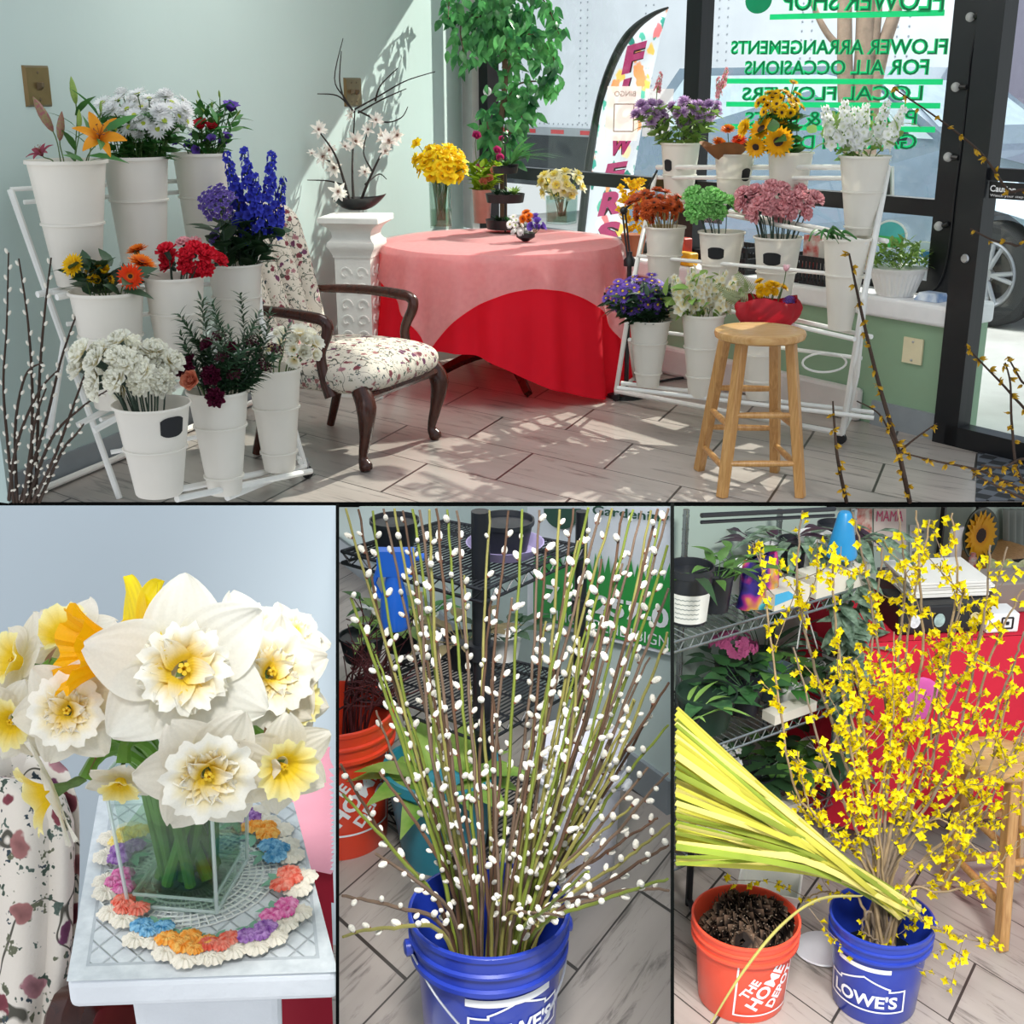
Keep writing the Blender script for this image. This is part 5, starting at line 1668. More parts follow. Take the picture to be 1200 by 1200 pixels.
for i, (x0, y0, x1, y1, lab) in enumerate(((712, 101, 752, 165, 'translucent paper notice taped to the glass over the feather flag'), (756, 104, 790, 160, 'faint paper notice on the glass behind the lilac flowers'))):
    mb = MB(); mb.poly([gp(x0 - 4, y1, .015), gp(x1 - 6, y1, .015), gp(x1, y0, .015), gp(x0, y0, .015)])
    t = NT('notice_paper_' + 'ab'[i]); d_ = t.n('BsdfDiffuse', i_Color=lin('#d9cfca')); tr_n = t.n('BsdfTranslucent', i_Color=lin('#e4d8d2')); tp = t.n('BsdfTransparent')
    a_ = t.n('MixShader', i_0=.5); t.l(d_.outputs[0], a_.inputs[1]); t.l(tr_n.outputs[0], a_.inputs[2])
    b_ = t.n('MixShader', i_0=(.2, .55)[i]); t.l(a_.outputs[0], b_.inputs[1]); t.l(tp.outputs[0], b_.inputs[2]); t.l(b_.outputs[0], t.out.inputs[0])
    o = solo('paper_notice', mb, t.m, lab, 'notice', smooth=False)
    if i == 0:
        for (xa, xb, yb, yt_, s) in ((720, 744, 113, 107, 'OPENING'),):
            mesh_obj('notice_text', fit_text('BINGO', gp(720, 113, .02), gp(745, 113, .02), 6 * mpp(gp(730, 110)), V((0, 0, 1)), mirror=True), mat('notice_ink', '#b39a94', .8, .05), o, smooth=False)
        mb = MB(); P = [gp(x, y, .018) for x, y in ((719, 154), (742, 154), (743, 122), (720, 122))]
        for a_, b_ in zip(P, P[1:] + P[:1]): mb.tube([a_, b_], .003, 4)
        mesh_obj('notice_border', mb, mat('notice_ink', '#b39a94'), o)
c = gp(1030, 215, -.25)
o = thing('framed_sign', 'white framed sign with dark numeral outside the window', 'sign', c)
k = mpp(c)
def GQ(px, py, b=-.25): return gp(px, py, b)
mb = MB(); mb.hexa([GQ(1018, 234), GQ(1045, 234), GQ(1045, 234) + nG * .02, GQ(1018, 234) + nG * .02, GQ(1018, 195), GQ(1045, 195), GQ(1045, 195) + nG * .02, GQ(1018, 195) + nG * .02]); mesh_obj('board', mb, mat('sign_white', '#dcdcd8', .5, .04), o, smooth=False)
mb = MB()
for a, b in (((1022, 228), (1041, 228)), ((1041, 228), (1041, 200)), ((1041, 200), (1022, 200)), ((1022, 200), (1022, 228))): mb.tube([GQ(*a, b=-.24), GQ(*b, b=-.24)], .008, 4)
mesh_obj('border', mb, mat('sign_ink', '#3a3a3c', .6, .05), o)
mesh_obj('numeral', fit_text('5', GQ(1026, 224, -.24), GQ(1036, 224, -.24), 18 * k, V((0, 0, 1)), bold=.03), mat('sign_ink', '#3a3a3c'), o, smooth=False)
c = dp(1180, 222) - nG * .02
o = thing('caution_sign', 'small black caution sign on the glass door', 'sign', c)
def DQ(px, py, b=.02): return dp(px, py) - nG * b
mb = MB(); mb.poly([DQ(1162, 232), DQ(1206, 235), DQ(1206, 215), DQ(1163, 212)]); mesh_obj('board', mb, mat('caution_black', '#141414', .5, .05), o, smooth=False)
mesh_obj('heading', fit_text('Caution', DQ(1164, 224, .024), DQ(1194, 226, .024), 7.5 * mpp(c), V((0, 0, 1)), bold=.02), mat('sign_letter_white', '#f4f4f4', .5, .02), o, smooth=False)
for q in fit_words('Watch your step', DQ(1164, 230.5, .024), DQ(1203, 233, .024), 3.6 * mpp(c), V((0, 0, 1))): mesh_obj('lettering', q, mat('sign_letter_white', '#f4f4f4'), o, smooth=False)
ws = thing('string_light', 'string of clear bulbs hanging down the right window edge', 'string light', gp(1130, 60, .05))
mb = MB(); mb.tube(spline([gp(x, y, .05) for x, y in ((1149, -4), (1146, 25), (1137, 70), (1134, 100), (1129, 150), (1124, 190), (1118, 235), (1112, 290), (1102, 330), (1085, 345), (1066, 348))], 5), .004, 5); mesh_obj('wire', mb, BLACKM, ws)
CLR = mat('clear_bulb', '#f3f4f2', .08, .02, alpha=.45)
for (x, y, x2, y2) in ((1137, 20, 1147, 17), (1120, 102, 1133, 102), (1111, 184, 1123, 185), (1100, 265, 1112, 262)):
    mb = MB(); mb.ball(gp(x, y, .06), 5.5 * mpp(gp(x, y)), 8, 12); b_ = mesh_obj('bulb', mb, CLR, ws)
    mb = MB(); mb.tube([gp(x + 5, y, .06), gp(x2, y2, .06)], .011, 8); mesh_obj('bulb_socket', mb, BLACKM, b_)
mb = MB(); c = gp(571, 107, .09); mb.ball(c, .028, 8, 12); solo('glass_ball', mb, CLR, 'small clear glass ball hanging on the left window post', 'glass ball')

FDP = -.5
def fg(px, py, e=0): return gp(px, py, FDP + e)
fl = thing('feather_flag', 'tall feather flag with pink letters standing outside the window', 'flag', V((fg(688, 300).x, fg(688, 300).y, -.03)))
curve = [(783, 9), (765, 17), (745, 32), (728, 54), (714, 84), (704, 116), (697, 150), (690, 190), (685, 235), (681, 275), (678, 330)]
mb = MB(); P = spline([fg(x, y) for x, y in curve], 5)
bq = P[-1]; P.append(V((bq.x, bq.y, -.03)))
mb.tube(P, [.006 + .022 * min(1, i / 12) for i in range(len(P))], 8); mesh_obj('pole', mb, mat('flag_pole_black', '#16181c', .5, .1), fl)
right = [(783, 10), (779, 24), (773, 48), (767, 75), (762, 98), (757, 125), (751, 155), (746, 185), (741, 215), (737, 245), (735, 300)]
mb = MB()
n = len(curve)
def flag(u, v):
    f = u * (n - 1); i = min(int(f), n - 2); t = f - i
    def L(T): return (T[i][0] * (1 - t) + T[i + 1][0] * t, T[i][1] * (1 - t) + T[i + 1][1] * t)
    a, b = L(curve[:n]), L(right)
    x, y = a[0] * (1 - v) + b[0] * v, a[1] * (1 - v) + b[1] * v
    return fg(x, y, -.02 + .02 * math.sin(u * 14 + v * 4))
mb.grid(flag, 30, 10)
t = NT('flag_floral_print')
tc = t.n('TexCoord')
def vor(scale, lo_, hi_, stops, c, off):
    ad = t.n('VectorMath', operation='ADD'); ad.inputs[1].default_value = (off, off * 2, off)
    t.l(tc.outputs['Object'], ad.inputs[0])
    nz = t.n('TexNoise', i_Scale=scale * 2.0); t.l(tc.outputs['Object'], nz.inputs['Vector'])
    s2 = t.n('VectorMath', operation='SCALE'); s2.inputs['Scale'].default_value = .09; t.l(nz.outputs['Color'], s2.inputs[0])
    a2 = t.n('VectorMath', operation='ADD'); t.l(ad.outputs[0], a2.inputs[0]); t.l(s2.outputs[0], a2.inputs[1])
    vo = t.n('TexVoronoi', i_Scale=scale); t.l(a2.outputs[0], vo.inputs['Vector'])
    mr = t.n('MapRange', i_1=lo_, i_2=hi_, i_3=1.0, i_4=0.0); t.l(vo.outputs['Distance'], mr.inputs[0])
    sp = t.n('SeparateColor'); t.l(vo.outputs['Color'], sp.inputs[0])
    return t.mix(mr.outputs[0], c, t.ramp(sp.outputs[0], stops, 'CONSTANT'))
c0 = vor(8.5, .30, .36, [(0, lin('#3fa295')), (.3, lin('#58b8a4')), (.55, lin('#d6dde6')), (.75, lin('#2f7f74'))], lin('#d6dce8'), .3)
c0 = vor(7.5, .32, .40, [(0, lin('#f2a06a')), (.3, lin('#f6c766')), (.5, lin('#dfe3ec')), (.7, lin('#ee7f86')), (.85, lin('#f5e3b8'))], c0, 1.7)
p = t.n('BsdfPrincipled', i_Roughness=.8); t.l(c0, p.inputs['Base Color'])
tl2 = t.n('BsdfTranslucent'); t.l(c0, tl2.inputs['Color']); mx = t.n('MixShader', i_0=.45); t.l(p.outputs[0], mx.inputs[1]); t.l(tl2.outputs[0], mx.inputs[2]); t.l(mx.outputs[0], t.out.inputs[0])
mesh_obj('banner', mb, t.m, fl)
PKL = mat('flag_letter_pink', '#ff4a9c', .7, .05); PKD = mat('flag_letter_outline', '#5c1436', .7, .05)
for (s, xl, yb, xr, yb2, h) in (('F', 728, 88, 751, 82, 34), ('L', 724, 121, 745, 116, 28), ('O', 719, 147, 742, 144, 26), ('W', 711, 184, 738, 180, 24), ('E', 705, 218, 729, 215, 26), ('R', 700, 254, 727, 250, 28), ('S', 696, 288, 722, 286, 27)):
    for (e, m, bd, nm) in ((.03, PKD, .085, 'letter_outline'), (.04, PKL, .045, 'letter')):
        A, B_ = fg(xl, yb, e), fg(xr, yb2, e)
        ud = (fg(xl + 7, yb - h, e) - A)
        mesh_obj(nm, fit_text(s, A, B_, ud.length, ud.normalized(), bold=bd), m, fl, smooth=False)

TO = gp(800, 180, -4.6)
def tp_(px, z, extra=0):
    """column px on the trailer side plane, height z"""
    y = 150
    for _ in range(8):
        p = PP(px, y, TO + nG * extra, nG); y += (p.z - z) / mpp(p)
    p = PP(px, y, TO + nG * extra, nG); return V((p.x, p.y, z))
tl0, tr0 = tp_(430, .98), tp_(1107, .98)
trl = thing('truck_trailer', 'long pale grey truck trailer parked across the street', 'trailer', V(((tl0.x + tr0.x) / 2, (tl0.y + tr0.y) / 2, -.03)))
TRM = mat('trailer_white_metal', '#e3e7ee', .45, .05, 3)
mb = MB(); ex = nG * 2.4; H_ = V((0, 0, 2.9))
mb.hexa([tl0, tr0, tr0 + ex, tl0 + ex, tl0 + H_, tr0 + H_, tr0 + ex + H_, tl0 + ex + H_]); mesh_obj('box_body', mb, TRM, trl, smooth=False)
mb = MB(); rv = MB()
L_ = (tr0 - tl0)
nseam = 9
for i in range(nseam):
    q = tl0 + L_ * ((i + .5) / nseam) - nG * .004
    for dx in (-.06, .06):
        for j in range(34): rv.ball(q + dG * dx + V((0, 0, .15 + j * .08)), .011, 3, 5)
for i in range(110): rv.ball(tl0 + L_ * (i / 110) - nG * .004 + V((0, 0, .13)), .011, 3, 5)
mesh_obj('rivet_rows', rv, mat('rivet_grey', '#a2a8b0', .4, .05), trl)['kind'] = 'stuff'
mb = MB(); mb.hexa([tl0 - nG * .03, tr0 - nG * .03, tr0, tl0] + [p + V((0, 0, .09)) for p in (tl0 - nG * .03, tr0 - nG * .03, tr0, tl0)]); mesh_obj('side_rail', mb, mat('rail_grey', '#9aa0a6', .4, .05), trl, smooth=False)
for i in range(18):
    a, b = tl0 + L_ * (i / 18), tl0 + L_ * ((i + .45) / 18)
    mb = MB(); z = V((0, 0, .02)); n_ = -nG * .035
    mb.poly([a + n_ + z, b + n_ + z, b + n_ + z * 3.3, a + n_ + z * 3.3]); mesh_obj('reflector_strip', mb, mat('reflector_red', '#c8202c', .4, .08), trl, smooth=False)
mb = MB(); mb.hexa([p - V((0, 0, .7)) for p in (tl0 + ex * .4, tr0 + ex * .4 - dG * .3, tr0 + ex * .9 - dG * .3, tl0 + ex * .9)] + [tl0 + ex * .4, tr0 + ex * .4, tr0 + ex * .9, tl0 + ex * .9]); mesh_obj('underframe', mb, mat('underframe_dark', '#3b4046', .8, .1), trl, smooth=False)
mb = MB(); q = tr0 + dG * .05
mb.hexa([q - nG * .02 + V((0, 0, -.02)), q + dG * .12 - nG * .02 + V((0, 0, -.02)), q + dG * .12 + ex, q + ex] + [p + H_ for p in (q - nG * .02, q + dG * .12 - nG * .02, q + dG * .12 + ex, q + ex)]); mesh_obj('rear_post', mb, mat('post_mauve_grey', '#9a93a8', .5, .05), trl, smooth=False)

tb_ = gp(1010, 250, -2.0); tbz = V((tb_.x, tb_.y, -.03)); td = depth(V((tb_.x, tb_.y, 1.5)))
o = thing('street_tree', 'bare tree with several pale trunks behind the window lettering', 'tree', tbz)
BARK = mat('tree_bark', '#8a7566', .9, .2, 14, .5, 30)
mb = MB()
for pts, r in ((((1012, 330), (1012, 180), (1010, 125), (1013, 60), (1015, -30)), .075), (((1006, 240), (998, 170), (992, 120), (990, 60), (990, -30)), .06), (((1016, 200), (1022, 120), (1034, 60), (1050, 10), (1060, -30)), .05), (((990, 60), (970, 40), (955, 10), (945, -30)), .022), (((1014, 80), (1024, 40), (1030, -30)), .045)):
    P = spline([PD(x, y, td) for x, y in pts], 6);
    if r > .07: P = [V((P[0].x, P[0].y, -.03))] + P
    mb.tube(P, [r * (1.1 - .35 * i / len(P)) for i in range(len(P))], 10)
mesh_obj('trunk', mb, BARK, o)
fd = 26
sb_ = PD(1122, 125, fd)
o = thing('bare_bush', 'bare grey-brown bush far beyond the trailer', 'bush', V((sb_.x, sb_.y, -.03)))
mb = MB(); rq = random.Random(9)
for i in range(170):
    x = rq.uniform(1098, 1150); y0 = rq.uniform(105, 130); L = rq.uniform(20, 90)
    a = rq.gauss(0, .35)
    p0, p1 = PD(x, y0, fd + rq.uniform(-1, 1)), PD(x + L * math.sin(a), y0 - L * math.cos(a), fd + rq.uniform(-1, 1))
    mb.tube([p0, p0.lerp(p1, .5) + jit(rq, .08), p1], [.022, .014, .005], 4, False)
mb.tube([V((sb_.x, sb_.y, -.03)), sb_ + V((0, 0, .3))], .1, 6)
mesh_obj('twigs', mb, mat('grey_twig', '#8b8078', .9, .15), o)['kind'] = 'stuff'
mb = MB(); q = PD(1125, 128, 24); mb.poly([V((q.x - 3, q.y, -.02)), V((q.x + 6, q.y, -.02)), V((q.x + 6, q.y + 6, -.02)), V((q.x - 3, q.y + 6, -.02))])
structure('grass_ground', mb, mat('far_grass', '#b5b864', .9, .15))

wc = PD(1166, 318, 8.6); wr = 61 * mpp(wc)
wc.z = wr - .03
car = thing('parked_car', 'grey-blue car parked outside with its front wheel behind the door', 'car', V((wc.x, wc.y, -.03)))
cdv = dG
def CQ(a, z, b): return V((wc.x, wc.y, 0)) + cdv * a + nG * b + V((0, 0, z))
prof = [(1.0, .30), (1.06, .55), (1.0, .78), (.80, .92), (.35, 1.02), (-.45, 1.13), (-1.15, 1.56), (-1.5, 1.66), (-3.2, 1.66), (-3.7, 1.15), (-3.75, .4), (-3.6, .25)]
arch = []
mb = MB()
def side(b):
    P = [(x, z) for x, z in prof]
    cut = [(math.cos(PI * q / 10) * (wr * 1.18) * -1, wr - .03 + math.sin(PI * q / 10) * wr * 1.22) for q in range(11)]
    return P, cut
P, cut = side(0)
lowr = [( -3.6, .25)] + [(c[0], max(.25, c[1])) for c in cut] + [(1.0, .30)]
outline = prof[:-1] + lowr[:-1]
for b in (0, 1.75):
    idx = [mb.addv(CQ(x, z, b - .12 + (.18 if z > 1.12 else 0) * (1 if b == 0 else -1))) for x, z in outline]
    mb.face(idx)
n = len(outline)
for i in range(n):
    j = (i + 1) % n
    mb.face((i, j, n + j, n + i))
mesh_obj('body', mb, mat('car_paint_grey', '#7f93a6', .25, .05, metal=.3, coat=.6), car, smooth=False)
mb = MB(); gl_ = [(-.62, 1.17), (-1.18, 1.53), (-1.6, 1.60), (-3.1, 1.60), (-3.5, 1.2)]
mb.poly([CQ(x, z, -.13 + .18 * (1 if z > 1.12 else 0)) - nG * .012 for x, z in gl_])
mb.poly([CQ(-.50, 1.155, .1), CQ(-.50, 1.155, 1.4), CQ(-1.12, 1.56, 1.3), CQ(-1.12, 1.56, .2)][::-1])
CGL = mat('car_window', '#c3d6e2', .1, .08, coat=.5)
mesh_obj('window', mb, CGL, car, smooth=False)
mb = MB(); mb.lathe([(wr * .55, -.1), (wr * .9, -.1), (wr, -.06), (wr, .06), (wr * .9, .1), (wr * .66, .11), (wr * .62, .06), (.001, .06)], 40, wc, R=aim(-nG)); tw = mesh_obj('wheel', mb, mat('tyre_black', '#26282b', .8, .08), car)
mb = MB(); mb.lathe([(wr * .66, .10), (wr * .62, .12), (wr * .55, .09), (wr * .5, .075)], 40, wc, cap=False, R=aim(-nG))
for q in range(5):
    a = 2 * PI * q / 5 + .3
    for s in (-.16, .16):
        d1 = V((math.cos(a), math.sin(a), 0)); d2 = V((math.cos(a + s), math.sin(a + s), 0))
        M = aim(-nG)
        mb.tube([wc + M @ (d1 * wr * .12 + V((0, 0, .09))), wc + M @ (d2 * wr * .6 + V((0, 0, .10)))], [wr * .055, wr * .045], 6)
mb.lathe([(wr * .14, .07), (wr * .13, .105), (.001, .11)], 16, wc, R=aim(-nG))
mesh_obj('rim', mb, mat('alloy_silver', '#9a9ea6', .3, .05, metal=.5), tw)
w2 = wc - cdv * 2.75
mb = MB(); mb.lathe([(wr * .55, -.1), (wr, -.06), (wr, .06), (wr * .9, .1), (.001, .08)], 32, w2, R=aim(-nG)); mesh_obj('wheel', mb, mat('tyre_black', '#26282b'), car)
mb = MB(); mb.ball(CQ(.92, .78, .02), (.14, .08, .08), 6, 10); mesh_obj('headlight', mb, mat('headlamp_clear', '#e8eef2', .1, .04, coat=.6), car)
mb = MB(); mb.ball(CQ(-.75, 1.2, -.22), (.1, .09, .07), 6, 10); mesh_obj('wing_mirror', mb, mat('mirror_dark', '#2b3038', .4, .1), car)
rt = PD(1196, 130, 13)
o = thing('red_truck', 'red truck beyond the glass door at the far right', 'truck', V((rt.x, rt.y, -.03)))
mb = MB(); a0_, a1_ = PD(1186, 190, 13), PD(1184, 20, 13)
z1 = a1_.z
base_ = V((a0_.x, a0_.y, .5));
mb.hexa([base_ + V((0, 0, 0)), base_ + V((2.4, 0, 0)), base_ + V((2.4, 3, 0)), base_ + V((0, 3, 0))] + [base_ + V((dx, dy, 2.1)) for dx, dy in ((.06, 0), (2.4, 0), (2.4, 3), (.06, 3))]); mesh_obj('cab', mb, mat('red_paint', '#c82a35', .35, .06, coat=.4), o, smooth=False)
mb = MB(); mb.hexa([base_ + V((dx, dy - .02, z)) for z in (1.15, 1.75) for dx, dy in ((.4, 0), (2.2, 0), (2.2, .02), (.4, .02))]); mesh_obj('window', mb, CGL, o, smooth=False)
for dx in (.5, 1.9):
    mb = MB(); mb.lathe([(.2, -.1), (.46, -.08), (.46, .08), (.2, .1)], 24, base_ + V((dx, -.02, -.07)), R=aim((0, -1, 0))); mesh_obj('wheel', mb, mat('tyre_black', '#26282b'), o)

BRK = mat('brown_bark', '#3a2a20', .85, .2)
CATK = mat('catkin_silver', '#e2ddd0', .9, .1)
def stem_thing(kind, label, cat, group, pts, r, bark, extra=None, d0=4.66, d1=4.45, root=None):
    n_ = len(pts)
    Q = [PD(x, y, d0 + (d1 - d0) * i / (n_ - 1)) for i, (x, y) in enumerate(pts)]
    if root is None: Q[0] = PZ(pts[0][0], pts[0][1], .002)
    else: Q = [root] + Q
    P = spline(Q, 7); N = len(P)
    o = thing(kind, label, cat, P[0], group)
    mb = MB(); mb.tube(P, [r * (1 - .7 * i / N) + .0006 for i in range(N)], 6)
    mesh_obj('stem', mb, bark, o)
    if extra: extra(o, P)
    return o
def catkins(o, P, s=.0095, step=.045):
    mb = MB(); acc = 0; side = 1
    for i in range(2, len(P)):
        acc += (P[i] - P[i - 1]).length
        while acc > step:
            acc -= step; side *= -1
            d = (P[i] - P[i - 1]).normalized()
            o_ = d.cross(V((0, 1, 0))).normalized() * side
            c = P[i] + o_ * s * .8 + d * s * .5
            mb.ball(c, (s * .62, s * .62, s * 1.15), 5, 7, aim(d + o_ * .5))
    if mb.v: mesh_obj('catkin_blossoms', mb, CATK, o)
gw = 'pussy willow stems at the left edge of the shop'
for pts in (((16, 588), (9, 520), (4, 450), (8, 380), (10, 296)), ((35, 588), (38, 470), (33, 380), (22, 303)), ((42, 588), (46, 450), (52, 370), (60, 302)), ((24, 588), (52, 500), (72, 420), (92, 362)), ((32, 588), (60, 515), (95, 478), (125, 458)), ((46, 588), (72, 530), (90, 508), (98, 497)), ((10, 588), (20, 520), (45, 460), (70, 432)), ((20, 588), (18, 500), (30, 440), (50, 425)), ((38, 588), (62, 540), (88, 470), (104, 425)), ((28, 588), (34, 540), (42, 490), (54, 455))):
    stem_thing('pussy_willow_stem', 'pussy willow stem with silvery catkins at the left front corner', 'branch', gw, pts, .0065, BRK, catkins)
FOR_Y = petal_mat('forsythia_dim_yellow', '#8a6a18', '#c9a02a', 0, .6)
def buds(o, P, step=.06, s=.02):
    mb = MB(); acc = 0
    for i in range(1, len(P)):
        acc += (P[i] - P[i - 1]).length
        while acc > step:
            acc -= step
            for q in range(RND.choice((1, 2, 2, 3))):
                c = P[i] + jit(RND, .008)
                d = V((rr(-1, 1), -.4, rr(-1, .3))).normalized()
                for k_ in range(3): leaf_mb(mb, c, d + jit(RND, .45), jit(RND, 1), s * rr(.8, 1.5), s * .3, .2, 3, 2)
    if mb.v: mesh_obj('blossoms', mb, FOR_Y, o)
gf = 'budding forsythia branches at the right edge of the shop'
fr_root = PZ(1235, 590, .0)
lab = 'dark forsythia branch with small yellow buds at the right front corner'
stem_thing('forsythia_branch', 'dark forsythia branch rising highest in front of the planter', 'branch', gf, ((1066, 588), (1053, 530), (1030, 450), (1015, 390), (1004, 340), (995, 297)), .009, BRK, buds, 4.66, 4.5)
stem_thing('forsythia_branch', 'short dark forsythia branch upright right of the stool', 'branch', gf, ((992, 588), (982, 540), (978, 500), (976, 470)), .007, BRK, buds, 4.66, 4.6)
stem_thing('forsythia_branch', 'forsythia twig forking left below the wall plate', 'branch', gf, ((1057, 545), (1046, 515), (1030, 485), (1004, 470)), .005, BRK, buds, 4.6, 4.55, PD(1060, 560, 4.6))
stem_thing('forsythia_branch', 'forsythia twig forking right towards the door', 'branch', gf, ((1056, 528), (1075, 512), (1098, 496)), .005, BRK, buds, 4.6, 4.55, PD(1054, 535, 4.58))
for pts in (((1200, 575), (1150, 552), (1095, 540), (1055, 530)), ((1210, 588), (1165, 568), (1140, 555)), ((1212, 500), (1185, 462), (1155, 430), (1131, 405)), ((1196, 560), (1186, 500), (1184, 450), (1178, 425)), ((1212, 310), (1190, 288), (1165, 282), (1137, 268)), ((1215, 262), (1180, 222), (1150, 180), (1105, 143), (1048, 104)), ((1205, 540), (1175, 548), (1150, 545)), ((1210, 470), (1196, 445), (1182, 420))):
    stem_thing('forsythia_branch', lab, 'branch', gf, pts, .006, BRK, buds, 4.5, 4.4, fr_root)
def radial(name, x0, x1, y0, y1, d0, d1, m):
    mb = MB()
    mb.hexa([PD(x0, y1, d0), PD(x1, y1, d0), PD(x1, y1, d1), PD(x0, y1, d1), PD(x0, y0, d0), PD(x1, y0, d0), PD(x1, y0, d1), PD(x0, y0, d1)])
    mb.mi[3] = mb.mi[5] = 1
    return structure(name, mb, [m, mat('partition_pale_side', '#d6dcda', .8, .02)])  # pale sides added out of view to bounce light into the lower rooms
radial('partition_1', 393.5, 397.5, 588.5, 1260, .85, 4.2, DIVM)
radial('partition_2', 785.8, 790, 588.5, 1260, 1.5, 6.0, DIVM)
Z2 = .65                                        # pedestal top
F2 = Z2 - .92
W2 = 2.35
mb = MB()
a, b = PY(-40, 593.2, W2), PY(393.6, 593.2, W2)
b2 = PY(393.6, 900, W2)
for _ in range(30): b2 = PY(393.6, proj(V((b2.x, W2, F2)))[1], W2)
mb.hexa([V((a.x, W2, F2)), V((b2.x, W2, F2)), V((b2.x, W2 + .004, F2)), V((a.x, W2 + .004, F2)), V((a.x, W2, a.z)), V((b.x, W2, b.z)), V((b.x, W2 + .004, b.z)), V((a.x, W2 + .004, a.z))])
structure('wall_back', mb, mat('pale_blue_wall', '#c5d2da', .7, .03, 1.5))
mb = MB(); mb.hexa([V((-1.3, .75, F2 - .01)), V((b2.x * .36, .85, F2 - .01)), V((b2.x, W2, F2 - .01)), V((-1.3, W2, F2 - .01)), V((-1.3, .75, F2)), V((b2.x * .36, .85, F2)), V((b2.x, W2, F2)), V((-1.3, W2, F2))])
mb.uv = lambda p: (p[0] * 1.6, p[1] * 3.2)
structure('floor_left', mb, FLOORM)
tcn = [PZ(78, 1150, Z2), PZ(396, 1139, Z2), PZ(344, 940, Z2), PZ(116, 932, Z2)]
ctr = sum(tcn, V((0, 0, 0))) / 4
def tq(u, v, dz=0.0):                            # point of the pedestal top in its own (0..1) square
    p = (tcn[0] * (1 - u) + tcn[1] * u) * (1 - v) + (tcn[3] * (1 - u) + tcn[2] * u) * v
    return V((p.x, p.y, Z2 + dz))
def shr(f, dz): return [ctr + (p - ctr) * f + V((0, 0, dz)) for p in tcn]
pdl = thing('plaster_pedestal', 'white pedestal with lattice-carved top under the daffodil vase', 'pedestal', V((ctr.x, ctr.y, F2)))
def lattice_mat():
    t = NT('carved_lattice_plaster')
    uv = t.n('UVMap', uv_map='uv'); sx = t.n('SeparateXYZ'); t.l(uv.outputs[0], sx.inputs[0])
    def m_(op, a, b=None, c=None):
        n = t.n('Math', operation=op)
        for i, v in enumerate((a, b, c)):
            if v is None: continue
            if isinstance(v, (int, float)): n.inputs[i].default_value = v
            else: t.l(v, n.inputs[i])
        return n.outputs[0]
    U, Vv = sx.outputs[0], sx.outputs[1]
    K_ = 10.0
    def line(e, w):
        f = m_('ABSOLUTE', m_('SUBTRACT', m_('FRACT', m_('MULTIPLY', e, K_)), .5))
        return m_('SUBTRACT', 1.0, m_('SMOOTH_MIN', 1.0, m_('DIVIDE', f, w), .1))
    l1 = line(m_('ADD', U, Vv), .09); l2 = line(m_('SUBTRACT', U, Vv), .09)
    g = m_('MAXIMUM', l1, l2)
    def inside(e, lo_, hi_): return m_('MULTIPLY', m_('GREATER_THAN', e, lo_), m_('LESS_THAN', e, hi_))
    ins = m_('MULTIPLY', inside(U, .075, .925), inside(Vv, .075, .925))
    fr = m_('SUBTRACT', m_('MULTIPLY', inside(U, .062, .938), inside(Vv, .062, .938)), ins)
    g = m_('MAXIMUM', m_('MULTIPLY', m_('MAXIMUM', g, 0.0), ins), fr)
    tc = t.n('TexCoord'); nz = t.n('TexNoise', i_Scale=70.0, i_Detail=5.0); t.l(tc.outputs['Object'], nz.inputs['Vector'])
    base = t.ramp(nz.outputs['Fac'], [(.3, lin('#d3d8dc')), (.7, lin('#e9edf0'))])
    c = t.mix(m_('MULTIPLY', g, .55), base, lin('#a4abb2'))
    p = t.n('BsdfPrincipled', i_Roughness=.6); t.l(c, p.inputs['Base Color'])
    hgt = m_('SUBTRACT', m_('MULTIPLY', nz.outputs['Fac'], .35), g)
    bp = t.n('Bump', i_Strength=.6, i_Distance=.004); t.l(hgt, bp.inputs['Height']); t.l(bp.outputs[0], p.inputs['Normal'])
    t.l(p.outputs[0], t.out.inputs[0])
    return t.m
mb = MB()
mb.grid(lambda u, v: tq(v, u), 8, 8)
e1 = tcn[1] - tcn[0]; e2 = tcn[3] - tcn[0]
def top_uv(p):
    d = V(p) - tcn[0]; det = e1.x * e2.y - e1.y * e2.x
    return ((d.x * e2.y - d.y * e2.x) / det, (e1.x * d.y - e1.y * d.x) / det)
mb.uv = top_uv
mesh_obj('carved_top', mb, lattice_mat(), pdl)
PL2 = mat('cool_white_plaster', '#dfe3e8', .6, .03, 20, .2, 70)
mb = MB(); mb.hexa(shr(1.0, -.035) + shr(1.0, -.0006))
o = mesh_obj('top_slab', mb, PL2, pdl, smooth=False); bv = o.modifiers.new('round', 'BEVEL'); bv.width = .008; bv.segments = 3
mb = MB(); mb.hexa(shr(.62, -.075) + shr(.86, -.034)); mb.hexa(shr(.56, -.25) + shr(.60, -.076)); o = mesh_obj('capital', mb, PL2, pdl, smooth=False); bv = o.modifiers.new('round', 'BEVEL'); bv.width = .012; bv.segments = 3
mb = MB(); mb.hexa([p + V((0, 0, F2 - Z2)) for p in shr(.56, 0)] + shr(.52, -.251)); mesh_obj('shaft', mb, PL2, pdl, smooth=False)
dcn = tq(.46, .50, .0015)
ax1 = (tcn[1] - tcn[0]).normalized(); ax2 = V((-ax1.y, ax1.x, 0))
dl = thing('crochet_doily', 'white crochet doily edged with coloured pansies on the pedestal', 'doily', dcn)
RD = .098
mb = MB()
LACE = mat('white_crochet_cotton', '#eef0ec', .9, .05, 90, .3, 200)
for k_ in range(64):                              # open-work spokes and rings
    a = 2 * PI * k_ / 64
    d = ax1 * math.cos(a) + ax2 * math.sin(a)
    mb.tube([dcn + d * (RD * .30), dcn + d * RD], .0011, 4, False)
